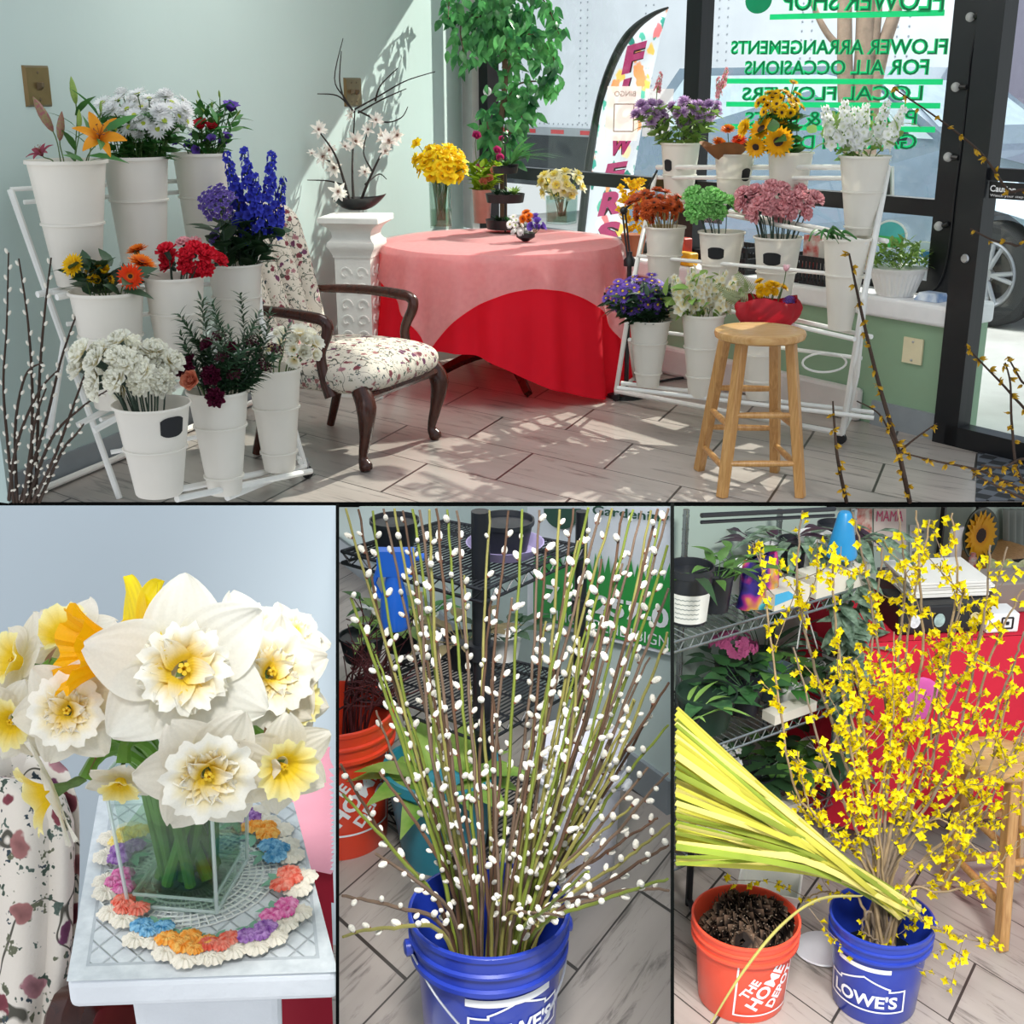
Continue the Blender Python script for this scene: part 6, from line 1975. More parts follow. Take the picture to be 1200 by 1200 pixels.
for r_ in (.30, .42, .52, .60, .68, .76, .84, .92, 1.0):
    mb.tube([dcn + (ax1 * math.cos(2 * PI * q / 96) + ax2 * math.sin(2 * PI * q / 96)) * (RD * r_ * (1 + .006 * math.sin(q * 2.1))) for q in range(97)], .0012 + .0006 * (r_ in (.52, .84)), 4, False)
mesh_obj('lace_net', mb, LACE, dl)
cols = {'purple': ('#7a3f96', '#c49ad4'), 'pink': ('#cf3f8f', '#f0a6cc'), 'coral': ('#e0543e', '#f4a08c'), 'blue': ('#2f7fb0', '#94c6e2'), 'orange': ('#ee8a12', '#f8c46a'), 'yellow': ('#e8c23a', '#f6e29a')}
CREAMY = mat('cream_crochet', '#efe6d6', .9, .06, 60, .3, 200)
seq = [(145, 1001, 'purple'), (150, 982, 'yellow'), (140, 1037, 'pink'), (150, 1067, 'coral'), (177, 1093, 'blue'), (209, 1106, 'orange'), (229, 1114, 'orange'), (258, 1110, 'coral'), (303, 1098, 'purple'), (331, 1072, 'pink'), (339, 1034, 'coral'), (324, 1000, 'blue'), (309, 975, 'orange'), (283, 958, 'purple')]
GRNT = mat('green_crochet', '#7fae94', .9, .1, 60)
for (x, y, c) in seq:
    p = PZ(x, y, Z2 + .006); out_ = (V((p.x, p.y, 0)) - V((dcn.x, dcn.y, 0))).normalized(); tan = V((-out_.y, out_.x, 0))
    s = 31 * mpp(p)
    mb = MB()
    def lobe(c0, rx, ry, d1, z0, ruff=7):
        d2 = V((-d1.y, d1.x, 0))
        def fn(u, v):
            a = 2 * PI * v
            return c0 + d1 * (rx * u * math.cos(a) * (1 + .06 * math.sin(a * ruff))) + d2 * (ry * u * math.sin(a) * (1 + .06 * math.sin(a * ruff))) + V((0, 0, z0 + .004 * math.sin(PI * min(1, u * 1.1)) + .0012 * math.sin(a * 14) * u))
        mb.grid(fn, 6, 40, cv=True)
    q = out_ * s
    lobe(p + q * .45 + tan * (s * .38), s * .55, s * .55, out_, .001); lobe(p + q * .45 - tan * (s * .38), s * .55, s * .55, out_, .0005)
    o = mesh_obj('pansy', mb, CREAMY, dl)
    mb = MB()
    lobe(p - q * .15 + tan * (s * .42), s * .46, s * .46, out_, .005); lobe(p - q * .15 - tan * (s * .42), s * .46, s * .46, out_, .0055)
    lobe(p + q * .22, s * .32, s * .36, out_, .0058)
    mesh_obj('coloured_petal', mb, mat('crochet_' + c, cols[c][0], .9, .2, 160, .3, 200, col2=cols[c][1]), o)
    mb = MB()
    leaf_mb(mb, p - q * .45 + V((0, 0, .002)), -out_ + tan * .8, (0, 0, 1), s * .7, s * .16, .1); leaf_mb(mb, p - q * .45 + V((0, 0, .002)), -out_ - tan * .8, (0, 0, 1), s * .7, s * .16, .1)
    mesh_obj('leaf_stitch', mb, GRNT, o)
vb = PZ(222, 1036, Z2 + .004); vb = V((vb.x, vb.y, Z2 + .004))
va = thing('glass_vase', 'square clear glass vase of daffodil stems on the doily', 'vase', vb)
hw, VH = .050, .165
rot = Matrix.Rotation(-.13, 3, 'Z')
def sqp(h_, z): return [vb + rot @ V((sx_ * h_, sy_ * h_, z)) for sx_, sy_ in ((-1, -1), (1, -1), (1, 1), (-1, 1))]
VG2 = glass('thick_vase_glass', '#f2f8f5', .035)
mb = MB()
def ring_prism(h0, h1, z0, z1):
    A, B_ = sqp(h0, z0), sqp(h1, z1); b = len(mb.v)
    for p in A + B_: mb.addv(p)
    for i in range(4): mb.face((b + i, b + (i + 1) % 4, b + 4 + (i + 1) % 4, b + 4 + i))
ring_prism(hw, hw * 1.16, 0, VH); ring_prism(hw * .90, hw * 1.08, .014, VH); ring_prism(hw * 1.16, hw * 1.08, VH, VH)
mb.face([mb.addv(p) for p in sqp(hw, 0)]); mb.face([mb.addv(p) for p in sqp(hw * .9, .014)])
mesh_obj('vase_wall', mb, VG2, va, smooth=False)
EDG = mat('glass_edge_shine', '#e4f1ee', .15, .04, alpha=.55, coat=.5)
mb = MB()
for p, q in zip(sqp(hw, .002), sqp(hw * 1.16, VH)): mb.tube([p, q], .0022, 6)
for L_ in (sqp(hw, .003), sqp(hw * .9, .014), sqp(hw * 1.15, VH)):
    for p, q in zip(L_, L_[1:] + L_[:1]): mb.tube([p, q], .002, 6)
mesh_obj('rim', mb, EDG, va)  # pale tubes standing in for highlights along the glass edges, rim included
mb = MB(); mb.hexa(sqp(hw * .88, .016) + sqp(hw * .97, .095)); mesh_obj('water', mb, glass('water_clear', '#e8f3e4', .03), va, smooth=False)
PW = petal_mat('closeup_white_tepal', '#eee9c6', '#ece9df', .0, .35, .38, .03, .5, 40)
PWW = petal_mat('closeup_blush_tepal', '#ede8c2', '#ebe5d8', .0, .4, .38, .04, .5, 40)
CW_ = petal_mat('closeup_corona', '#f6d640', '#fdfaf0', .20, .85, .35, .03, .5, 60)
CYW = petal_mat('closeup_corona_yellow', '#f2cf2c', '#f8efb0', .35, 1.0, .35, .03, .5, 60)
PY_ = petal_mat('closeup_yellow_tepal', '#f0c808', '#f6de1e', 0, .6, .35, .02, .45, 40)
CO_ = petal_mat('closeup_gold_trumpet', '#eea008', '#f6b80e', 0, .8, .35, .02, .45, 60)
TOCAM = (CAM - PD(200, 830, 1.25)).normalized()
D1V = (RT * .05 + UP * .05 + TOCAM).normalized()
D1M = aim(D1V).transposed()
def az_of(deg, M_):
    d = M_ @ (RT * math.cos(math.radians(deg)) + UP * math.sin(math.radians(deg)))
    return math.atan2(d.y, d.x)
HD1 = daffodil('white_daffodil_bloom', PW, CW_, 14, 14, 10, cr=.48, cl=.34, big=True, azs=[az_of(q, D1M) for q in (88, 38, -25, -80, -138, 168)])
HD1B = daffodil('white_daffodil_bloom_open', PW, CW_, 12, 12, 8, cr=.5, cl=.34, big=True)
HD2 = daffodil('yellow_trumpet_daffodil_bloom', PY_, CO_, 0, 14, 10, cr=.52, cl=.95, big=True)
HD3 = daffodil('double_white_daffodil_bloom', PWW, CW_, 26, 12, 8, cr=.66, cl=.36, L=.95, big=True)
HD4 = daffodil('yellow_cupped_white_daffodil_bloom', PWW, CYW, 0, 12, 8, cr=.58, cl=.5, big=True)
DST = mat('daffodil_stem', '#5f8a2c', .4, .18, 20, rand=.15)
SPATHE = mat('papery_spathe', '#8a6648', .8, .25, 20)
mouth = vb + V((0, 0, VH))
TOCAM = (CAM - PD(200, 830, 1.25)).normalized()
def daff(px, py, d, dirv, rpx, me, label, roll=0.0, foot=None, kind='daffodil'):
    p = PD(px, py, d); s = rpx * mpp(p)
    dv = (RT * dirv[0] + UP * dirv[1] + TOCAM * dirv[2]).normalized()
    r0 = RND
    ft = vb + rot @ V((foot[0] * hw * .7, foot[1] * hw * .7, .018)) if foot else vb + rot @ V((rr(-.6, .6) * hw, rr(-.6, .6) * hw, .018))
    o = thing(kind, label, 'daffodil', ft)
    q = p - vb; lat = V((q.x, q.y, 0))
    m_ = mouth + lat.normalized() * min(hw * .8, lat.length * .5) + V((0, 0, -.005))
    back = p - dv * (s * .5)
    neck = back - dv * (s * .25) + V((0, 0, .02))
    P = [ft, ft.lerp(m_, .5), m_] + bez(m_, m_.lerp(neck, .5) + V((0, 0, .03)), neck + V((0, 0, .012)), back, 6)[1:]
    mb = MB(); mb.tube(P, [.0065] * (len(P) - 2) + [.006, .0075], 8); mesh_obj('stem', mb, DST, o)
    inst('bloom', me, o, M4(aim(dv, roll), p - ft, s))
    mb = MB(); leaf_mb(mb, back, (neck - back) + V((0, 0, .02)), (0, 0, 1), s * .5, s * .12, .3); mesh_obj('spathe', mb, SPATHE, o)
    return o
daff(214, 786, 1.16, (.05, .05, 1), 106, HD1, 'largest white daffodil with ruffled yellow heart, centre of the close-up bunch', .0)
daff(168, 768, 1.21, (-.80, .05, .45), 96, HD2, 'yellow daffodil with golden trumpet pointing left behind the largest white one', .3)
daff(84, 832, 1.20, (-.25, -.05, 1), 66, HD3, 'double white daffodil left of the largest one, below the golden trumpet', .2)
daff(26, 778, 1.27, (-.75, .2, .6), 58, HD4, 'yellow-cupped white daffodil at far left of the bunch, turned left', .8)
daff(18, 842, 1.23, (-.35, -.3, 1), 52, HD4, 'yellow-cupped white daffodil lowest of the two at the left edge', .1)
daff(66, 926, 1.22, (-.85, -.35, .35), 70, HD4, 'white daffodil hanging low at left with long drooping tepals', .5)
daff(242, 900, 1.14, (.1, -.45, 1), 82, HD3, 'double white daffodil below the largest one, over the vase mouth', .3)
daff(328, 893, 1.17, (.3, -.35, 1), 62, HD4, 'white daffodil with wide yellow frilled cup at lower right of the bunch', .9)
daff(312, 790, 1.25, (.4, .15, 1), 74, HD3, 'double white daffodil right of the largest one', .7)
daff(342, 822, 1.27, (.6, .0, .8), 46, HD4, 'white daffodil at the right edge of the bunch behind the double one', .4)
daff(78, 752, 1.34, (-.3, .5, .6), 60, HD4, 'white daffodil at the back, above the far left flowers', .2)
daff(296, 742, 1.33, (.2, .7, .5), 62, HD1B, 'white daffodil at the back right, above the double one', .1)
daff(142, 912, 1.20, (-.1, -.75, .6), 40, HD4, 'small yellow-cupped daffodil facing down left of the vase mouth', .3)
daff(342, 748, 1.36, (.4, .5, .6), 46, HD3, 'double white daffodil farthest back at the right edge', .3)
for i in range(9):
    a = (rr(-.75, .75), rr(-.75, .75)); b_ = (-a[0] * rr(.5, 1) + rr(-.2, .2), -a[1] * rr(.4, 1) + rr(-.3, .3))
    p0 = vb + rot @ V((a[0] * hw * .85, a[1] * hw * .85, .017)); p1 = vb + rot @ V((b_[0] * hw, b_[1] * hw, VH * 1.05))
    mb = MB(); mb.tube([p0, p0.lerp(p1, .5), p1], .0075, 8)
    solo('cut_daffodil_stalk', mb, DST, 'thick green daffodil stem crossing inside the glass vase', 'stem', 'daffodil stems in the glass vase')
cd0 = 1.62
cw_ = thing('armchair', 'floral upholstered chair back at the left edge beside the pedestal', 'armchair', V((PD(30, 1190, cd0).x, PD(30, 1190, cd0).y, F2)))
FLORAL2 = floral_mat('floral_upholstery_closeup', '#d6cdc2', 24.0)
mb = MB()
PTS = [(1290, -40, 66), (1197, -40, 76), (1120, -40, 84), (1040, -40, 88), (965, -40, 88), (930, -40, 76), (914, -40, 50), (910, -40, 20)]
def cb(u, v):
    f = u * (len(PTS) - 1); i = min(int(f), len(PTS) - 2); t = f - i
    y = PTS[i][0] * (1 - t) + PTS[i + 1][0] * t; x1 = PTS[i][2] * (1 - t) + PTS[i + 1][2] * t
    a = PI * (v * 1.0)
    x = -40 + (x1 + 40) * (.5 - .5 * math.cos(a))
    return PD(x, y, cd0 - .05 * math.sin(a) * (1 if True else 0) + .05 * u - .018 * abs(math.sin(v * 3 * PI)))
mb.grid(cb, 24, 40)
def cbk(u, v):
    p = cb(u, 1 - v); return p + V((0, .09 * math.sin(PI * v) + .0, 0))
mb.grid(cbk, 24, 40)
mesh_obj('backrest', mb, FLORAL2, cw_)
mb = MB(); mb.tube(spline([PD(78, 1240, 1.55), PD(84, 1185, 1.56), PD(120, 1178, 1.66), PD(175, 1188, 1.8)], 5), .03, 8)
mesh_obj('arm', mb, DWOOD, cw_)
mb = MB()
for x in (70, 10): mb.tube([PD(x, 1250, cd0 + .05), V((PD(x, 1250, cd0 + .05).x, PD(x, 1250, cd0 + .05).y + .03, F2))], .022, 8)
mesh_obj('rear_leg', mb, DWOOD, cw_)
tcx = PD(395, 1150, 1.95); r3 = .36
cx_, cy_ = tcx.x + .13, tcx.y + .22
zt3 = zat(V((cx_, cy_ - r3, 0)), 1030)
t3 = thing('draped_table', 'red-draped table beyond the pedestal at the right', 'table', V((cx_, cy_, F2)))
def dr3(h0, h1, r, amp, ph):
    mb = MB()
    def fn(u, v):
        a = PI * (-1.0 + 1.08 * v) ; z = h0 - (h0 - h1) * u
        q = r + .02 * u + amp * math.sin(a * 15 + ph) * u
        return V((cx_ + q * math.cos(a), cy_ + q * math.sin(a), z))
    mb.grid(fn, 30, 300)
    return mb
def clip_left(mb):
    lim = lambda p: proj(p)[0] < 392
    keep = [i for i, f in enumerate(mb.f) if all(lim(mb.v[j]) for j in f)]
    mb.f = [mb.f[i] for i in keep]; mb.mi = [mb.mi[i] for i in keep]
    used = sorted({j for f in mb.f for j in f}); mp_ = {j: i for i, j in enumerate(used)}
    mb.v = [mb.v[j] for j in used]; mb.u = [mb.u[j] for j in used]; mb.w = [mb.w[j] for j in used]
    mb.f = [tuple(mp_[j] for j in f) for f in mb.f]
    return mb
mesh_obj('red_cloth', clip_left(dr3(zt3, F2 + .02, r3, .012, 0)), mat('deep_red_cloth', '#a81430', .8, .08, 6, trans=.2), t3)
if 0: mesh_obj('sheer_cloth', clip_left(dr3(zt3 + .004, zt3 - .19, r3 + .012, .012, 0)), SHEER, t3)
mb = MB();
def topd(u, v):
    a = PI * (-1.0 + 1.08 * v); q = (r3 + .01) * u
    return V((cx_ + q * math.cos(a), cy_ + q * math.sin(a), zt3 + .003))
mb.grid(topd, 40, 400); mesh_obj('tabletop', clip_left(mb), mat('pale_pink_cloth', '#c98a98', .8, .05), t3)
BC3 = PD(573, 1063, 2.38)                        # centre of the pail mouth
PH = .36
Z3 = BC3.z - PH
PR = 95 * mpp(BC3)
wa, wb = PZ(722, 905, Z3), PZ(787, 955, Z3)
dW3 = (wb - wa).normalized(); nW3 = V((dW3.y, -dW3.x, 0))
if nW3.y > 0: nW3 = -nW3                         # towards the viewer
def w3(px, py, off=0.0): return PP(px, py, wa + nW3 * off, nW3)
def foot_at(px, p, n, z):
    """point of the wall's floor line in picture column px"""
    y = 900
    for _ in range(60):
        q = PP(px, y, p, n); y = .5 * y + .5 * proj(V((q.x, q.y, z)))[1]
    q = PP(px, y, p, n); return V((q.x, q.y, z))
W3M = mat('pale_aqua_wall', '#c3d3cf', .7, .03, 1.5)
mb = MB()
pl3, pr3 = w3(396, 593.5), w3(786.5, 593.5)
bl3 = foot_at(397.5, wa, nW3, Z3); br3 = foot_at(785.9, wa, nW3, Z3)
mb.hexa([bl3, br3, br3 - nW3 * .004, bl3 - nW3 * .004, pl3, pr3, pr3 - nW3 * .004, pl3 - nW3 * .004])
structure('wall_middle', mb, W3M)
mb = MB()
q = [bl3 + nW3 * .012, br3 + nW3 * .012, br3, bl3]
mb.hexa(q + [p + V((0, 0, .10)) for p in q]); structure('baseboard_middle', mb, mat('grey_vinyl', '#8d959a'))
mb = MB()
f3 = [PZ(397.5, 1240, Z3), PZ(785.8, 1240, Z3), br3, bl3]
f3 = [PD(397.5, 1240, 1), PD(785.8, 1240, 1)]
f3 = [PZ(397.5, 1240, Z3), PZ(785.8, 1240, Z3), br3, bl3]
mb.hexa([p - V((0, 0, .01)) for p in f3] + f3)
A3, B3, C3 = PZ(627, 1197, Z3), PZ(750, 1040, Z3), PZ(677, 1137, Z3)
e1_ = (B3 - A3).normalized(); e2_ = (PZ(755, 1197, Z3) - C3).normalized()
mb.uv = uv_basis(C3, C3 + e1_ * .66, C3 + e2_ * .33)
structure('floor_middle', mb, [FLOORM])

BLUEP = mat('blue_pail_plastic', '#2038a0', .3, .06, 4, coat=.3)
ORGP = mat('orange_pail_plastic', '#ea4424', .35, .06, 4, coat=.2)
PRINT = mat('white_print', '#eef0f2', .5, .03)
WIREM = mat('galvanised_wire', '#b9bcc2', .3, .06, metal=.6)
def pail(c, R, H, m, label, handle=True, fill=.12, hand_ang=0.0, name='plastic_pail', bail=None):
    """c: centre of the base; R: radius over the collar"""
    c = V(c); o = thing(name, label, 'bucket', c)
    r0, r1 = R * .80, R * .93
    P = [(r0 * .97, 0), (r0, .006), (r0 + (r1 - r0) * .76, H * .76), (R * .99, H * .765), (R * .99, H * .79), (R * .95, H * .80), (R * .955, H * .865), (R * 1.0, H * .87), (R * 1.0, H * .885), (R * .965, H * .895), (R * .975, H * .965), (R * 1.0, H * .97), (R * 1.0, H * .995), (R * .985, H), (R * .955, H), (R * .93, H * .97), (r0 * .95, .012), (.001, .01)]
    mb = MB(); mb.lathe(P, 56, c); mesh_obj('pail_wall', mb, m, o)
    def rad(z): return r0 + (r1 - r0) * z / H
    if handle:
        a = hand_ang
        e = [c + V((R * 1.01 * math.cos(a + s * PI / 2), R * 1.01 * math.sin(a + s * PI / 2), H * .83)) for s in (1, -1)]
        fwd = V((math.cos(a), math.sin(a), 0))
        pts = [e[0]]
        for k_ in range(1, 12):
            t_ = k_ / 12
            w_ = math.sin(PI * t_)
            base = e[0].lerp(e[1], t_) + fwd * (R * 1.07 * w_ ** .55)
            pts.append(base - V((0, 0, H * (.30 if bail is None else bail) * w_)))
        pts.append(e[1])
        Pq = spline(pts, 4)
        mb = MB(); mb.tube(Pq, .0022, 6); hd = mesh_obj('wire_handle', mb, WIREM, o)
        k0 = len(Pq) // 2
        mb = MB(); mb.tube(Pq[k0 - 4:k0 + 5], [.006] + [.0095] * 7 + [.006], 10); mesh_obj('grip', mb, PRINT, hd)
        for q in e:
            mb = MB(); mb.lathe([(.016, -.006), (.016, .006), (.01, .009)], 12, q, R=aim(q - V((c.x, c.y, q.z)))); mesh_obj('ear', mb, m, o)
    def wrap(tx, ang0, z0, sc_, rot=0.0, grow=.0016):
        """flat lettering wound round the pail: ang0 middle angle, z0 middle height"""
        mb = MB(); cr_, sr_ = math.cos(rot), math.sin(rot)
        for (x, y, z) in tx.v:
            x2, y2 = (x * cr_ - y * sr_) * sc_, (x * sr_ + y * cr_) * sc_
            zz = z0 + y2; q = rad(zz) + grow
            a_ = ang0 + x2 / q
            mb.addv(c + V((q * math.cos(a_), q * math.sin(a_), zz)))
        mb.f = list(tx.f); mb.mi = list(tx.mi)
        return mb
    return o, wrap, rad
def centred(tx):
    x0 = min(p[0] for p in tx.v); x1 = max(p[0] for p in tx.v); y0 = min(p[1] for p in tx.v); y1 = max(p[1] for p in tx.v)
    tx.v = [((p[0] - (x0 + x1) / 2) / (y1 - y0), (p[1] - (y0 + y1) / 2) / (y1 - y0), 0) for p in tx.v]
    return tx
def strip2d(pts, w):
    """polyline outline as thin quads (finely cut so that it can be wound round a pail)"""
    mb = MB()
    for (a, b) in zip(pts, pts[1:]):
        a, b = V((a[0], a[1], 0)), V((b[0], b[1], 0)); d = (b - a).normalized(); n = V((-d.y, d.x, 0)) * (w / 2)
        k_ = max(2, int((b - a).length / .15))
        for i in range(k_):
            p, q = a.lerp(b, i / k_), a.lerp(b, (i + 1) / k_)
            p2, q2 = (p - d * w / 2 if i == 0 else p), (q + d * w / 2 if i == k_ - 1 else q)
            mb.poly([p2 - n, q2 - n, q2 + n, p2 + n])
    return mb
def gable_logo(wrap, o, ang, z, s):
    tx = centred(text_mb("LOWE'S", .03)); w_ = max(p[0] for p in tx.v)
    mesh_obj('lettering', wrap(tx, ang, z, s), PRINT, o, smooth=False)
    W = w_ + .45
    out_ = [(-W, -.8), (W, -.8), (W, .85), (W * .62, .85), (W * .62, 1.05), (0, 1.75), (-W * .62, 1.05), (-W * .62, .85), (-W, .85), (-W, -.8)]
    mesh_obj('logo_outline', wrap(strip2d(out_, .12), ang, z, s), PRINT, o, smooth=False)
def square_logo(wrap, o, ang, z, S, tilt=.75):
    q = [(-.5, -.5), (.5, -.5), (.5, .5), (-.5, .5), (-.5, -.5)]
    q = [(x * 10, y * 10) for x, y in q]
    mesh_obj('logo_outline', wrap(strip2d(q, .28), ang, z, S / 10), PRINT, o, smooth=False)
    for s, off_, hh in (('THE', 2.5, 1.5), ('HOME', .2, 2.3), ('DEPOT', -2.5, 1.75)):
        tx = centred(text_mb(s, .035));
        shift = {'THE': -1.4, 'HOME': 0.0, 'DEPOT': .9}[s]
        tx.v = [(p[0] * hh * 1.05 + shift, p[1] * hh + off_, 0) for p in tx.v]
        mesh_obj('lettering', wrap(tx, ang, z, S / 10, tilt), PRINT, o, smooth=False)
def cam_ang(c): return math.atan2(-c.y, -c.x)
pb = V((BC3.x, BC3.y, Z3))
pail3, wrp, _ = pail(pb, PR, PH, BLUEP, 'blue plastic pail with wire handle, full of pussy willow', hand_ang=cam_ang(pb) + .22, bail=.36)
ca = cam_ang(pb)
band = MB()
def bandf(u, v):
    return (-5.2 + 10.4 * u, (-.5 + v) * (1.0), 0)
band.grid(lambda u, v: V(bandf(u, v)), 20, 1)
mesh_obj('white_band', wrp(band, ca + .30, PH * .70, .0165), PRINT, pail3, smooth=False)
gable_logo(wrp, pail3, ca + .42, PH * .52, .036)
WBK = [mat('willow_bark_olive', '#8a8446', .7, .2, 20), mat('willow_bark_brown', '#5e4432', .7, .2, 20), mat('willow_bark_green', '#74812f', .6, .2, 20), mat('willow_bark_grey_brown', '#6e5a4a', .7, .2, 20)]
WCAT = mat('silver_catkin', '#d8d3c6', .9, .10, 90, .4, 300, sheen=.5)
WSC = mat('catkin_bud_scale', '#6a3a26', .6, .2)
rq = random.Random(21)
def catkin_set(P, t0, step, s, r):
    mb = MB(); acc = r.uniform(0, step); n = len(P)
    for i in range(max(1, int(n * t0)), n):
        acc += (P[i] - P[i - 1]).length
        while acc > step:
            acc -= step * r.uniform(.8, 1.25)
            d = (P[i] - P[i - 1]).normalized()
            a = r.uniform(0, 6.28); sd1 = d.orthogonal().normalized(); sd2 = d.cross(sd1)
            o_ = sd1 * math.cos(a) + sd2 * math.sin(a)
            ax = (d * .8 + o_ * .75).normalized(); k_ = s * r.uniform(.75, 1.25)
            c = P[i] + o_ * (.004 + k_ * .5) + d * k_ * .7
            X_, Y_ = proj(c)
            if Y_ < 600 or X_ < 404 or X_ > 780: continue
            mb.m = 0; mb.ball(c, (k_ * .62, k_ * .62, k_ * 1.05), 6, 8, aim(ax))
            mb.m = 1; mb.ball(c - ax * k_ * .8, (k_ * .45, k_ * .45, k_ * .45), 4, 6, aim(ax))
    return mb
def willow(px, py, dd, foot, i, r=.0045, t0=.36, step=.062, s=.0080, bow=0.0, tw=False):
    tip = PD(px, py, dd)
    ft = pb + V((foot[0] * PR * .6, foot[1] * PR * .6, .03))
    q = tip - ft
    mid = ft.lerp(tip, .5) + V((bow * .1, rq.uniform(-.03, .03), .02 + abs(bow) * .05))
    m_ = ft.lerp(tip, min(.6, (PH - .03) / max(.05, q.z))) if q.z > .2 else None
    lat = V((q.x, q.y, 0));
    rim = V((pb.x, pb.y, Z3 + PH + .01)) + lat.normalized() * min(lat.length * .35, PR * .82) + V((foot[0], foot[1], 0)) * PR * .12
    P = spline([ft, rim, rim.lerp(tip, .5) + V((rq.uniform(-.02, .02) + bow * .06, rq.uniform(-.02, .02), .015 + .05 * abs(bow))), tip], 9)
    o = thing('pussy_willow_stem', 'pussy willow stem with silvery catkins standing in the blue pail', 'branch', P[0], 'pussy willow stems in the blue pail')
    n = len(P)
    mb = MB(); mb.tube([p + jit(rq, .0015) for p in P], [r * (1 - .55 * k_ / n) for k_ in range(n)], 6); mesh_obj('stem', mb, WBK[i % 4], o)
    c = catkin_set(P, t0, step, s, rq)
    if c.v: mesh_obj('catkin_blossoms', c, [WCAT, WSC], o)
    return o
n_ = 0
XS = [404, 420, 436, 450, 462, 472, 484, 492, 503, 512, 524, 536, 574, 596, 612, 632, 655, 672, 690, 704, 718, 730, 742, 752, 762, 770, 777, 783]
for x in XS:
    f = ((x - 590) / 190)
    willow(x, 595.5 + rq.uniform(0, 3), rq.uniform(1.95, 2.45), (f * .55 + rq.uniform(-.2, .2), rq.uniform(-.6, .5)), n_, bow=f * rq.uniform(0, .5)); n_ += 1
for i in range(30):                                # stems that end inside the view
    x = rq.uniform(440, 780); y = rq.uniform(620, 860)
    willow(x, y, rq.uniform(2.0, 2.5), ((x - 590) / 190 * .5 + rq.uniform(-.25, .25), rq.uniform(-.6, .6)), n_, .0042, bow=(x - 590) / 190 * .4); n_ += 1
for (x, y, d) in ((783, 640, 2.1), (784, 690, 2.2), (783, 742, 2.1), (784, 800, 2.3), (783, 850, 2.2), (783, 905, 2.1), (784, 965, 2.1), (783, 990, 1.98), (783, 1030, 1.95), (783, 1043, 2.0), (740, 945, 2.2), (772, 958, 2.3), (720, 880, 2.3), (760, 900, 2.2), (745, 820, 2.25)):
    willow(x, y, d, (.5, rq.uniform(-.6, .3)), n_, .0048, .40, .05, bow=.3); n_ += 1
for (x, y, d) in ((400, 895, 2.1), (402, 930, 2.15), (401, 1050, 2.05), (401, 1098, 2.0), (445, 905, 2.3), (412, 700, 2.15), (440, 1000, 2.1)):
    willow(x, y, d, (-.5, rq.uniform(-.6, .3)), n_, .0052, .35, .05, bow=-.2); n_ += 1
for (x, y, d) in ((585, 1055, 2.12), (700, 1050, 1.98), (690, 1020, 1.95), (660, 1075, 2.1), (630, 1085, 2.15)):
    willow(x, y, d, (.2, -.5), n_, .0045, .35, .05); n_ += 1

oc = PZ(398, 978, Z3);
oc = V((oc.x, oc.y, Z3))
opl, wrp, _ = pail(oc, .152, .36, ORGP, 'orange-red pail with white printed square, behind the willow at left', handle=False)
square_logo(wrp, opl, cam_ang(oc) + .38, .36 * .48, .20, .8)
RTW = mat('dark_red_twig', '#4a1418', .7, .25, 20)
for i in range(16):
    x = rq.uniform(402, 472); y = rq.uniform(735, 830)
    ft = oc + V((rq.uniform(.0, .08), rq.uniform(-.07, .07), .05))
    d0_ = depth(oc + V((0, 0, .4)))
    tip = PD(x, y, d0_ + rq.uniform(-.12, .1)); mouth_ = V((oc.x, oc.y, Z3 + .36)) + V((rq.uniform(0, .1), rq.uniform(-.08, .08), 0))
    P = spline([ft, mouth_, mouth_.lerp(tip, .6) + jit(rq, .02), tip], 6)
    o = thing('red_twig_branch', 'curly dark red twig branch in the orange-red pail', 'branch', P[0], 'dark red twigs in the left pail')
    mb = MB(); mb.tube(P, [.004 * (1 - .7 * k_ / len(P)) for k_ in range(len(P))], 5)
    for k_ in range(7):
        b = P[rq.randrange(8, len(P))]; e = b + V((rq.uniform(-.07, .09), rq.uniform(-.06, .06), rq.uniform(.0, .1)))
        if not (401 < proj(e)[0] < 560): continue
        mb.tube(spline([b, b.lerp(e, .5) + jit(rq, .015), e], 4), .0014, 4)
    mesh_obj('stem', mb, RTW, o)
tc_ = PZ(520, 1000, Z3); tc_ = V((tc_.x, tc_.y + .0, Z3));
o = thing('potted_plant', 'broad green-leaved plant in a teal pot behind the blue pail', 'plant', tc_)
mb = MB(); mb.lathe([(.10, 0), (.135, .22), (.145, .225), (.145, .25), (.135, .25), (.125, .22), (.001, .2)], 32, tc_); mesh_obj('pot', mb, mat('teal_plastic', '#2c8296', .35, .08), o)
mb = MB()
for i in range(20):
    a = i * 2.4
    leaf_mb(mb, tc_ + V((.05 * math.cos(a), .05 * math.sin(a), .21)), (math.cos(a), math.sin(a) - .3, rq.uniform(.3, 1.2)), (0, 0, 1), rq.uniform(.12, .18), rq.uniform(.04, .055), .5, 6, 4, .6)
mesh_obj('leaves', mb, mat('pothos_leaf', '#6fa03c', .35, .3, 14, trans=.3, col2='#a8c466'), o)
wc_ = PZ(676, 1012, Z3); wc_ = V((wc_.x, wc_.y, Z3))
pail(wc_, .115, .34, mat('white_pail', '#e6e6f0', .35, .03), 'white plastic pail behind the willow stems at right', handle=True, hand_ang=cam_ang(wc_) + 1.2, bail=.1)
rack = thing('wire_shelf', 'black wire shelving rack with round posts behind the willow', 'shelf unit', V((bl3.x * .5 + br3.x * .5, bl3.y * .5 + br3.y * .5, Z3)))
RD3 = 3.35
def rp(px, py, d=RD3): return PD(px, py, d)
BWM = mat('black_wire', '#1b1d22', .4, .1)
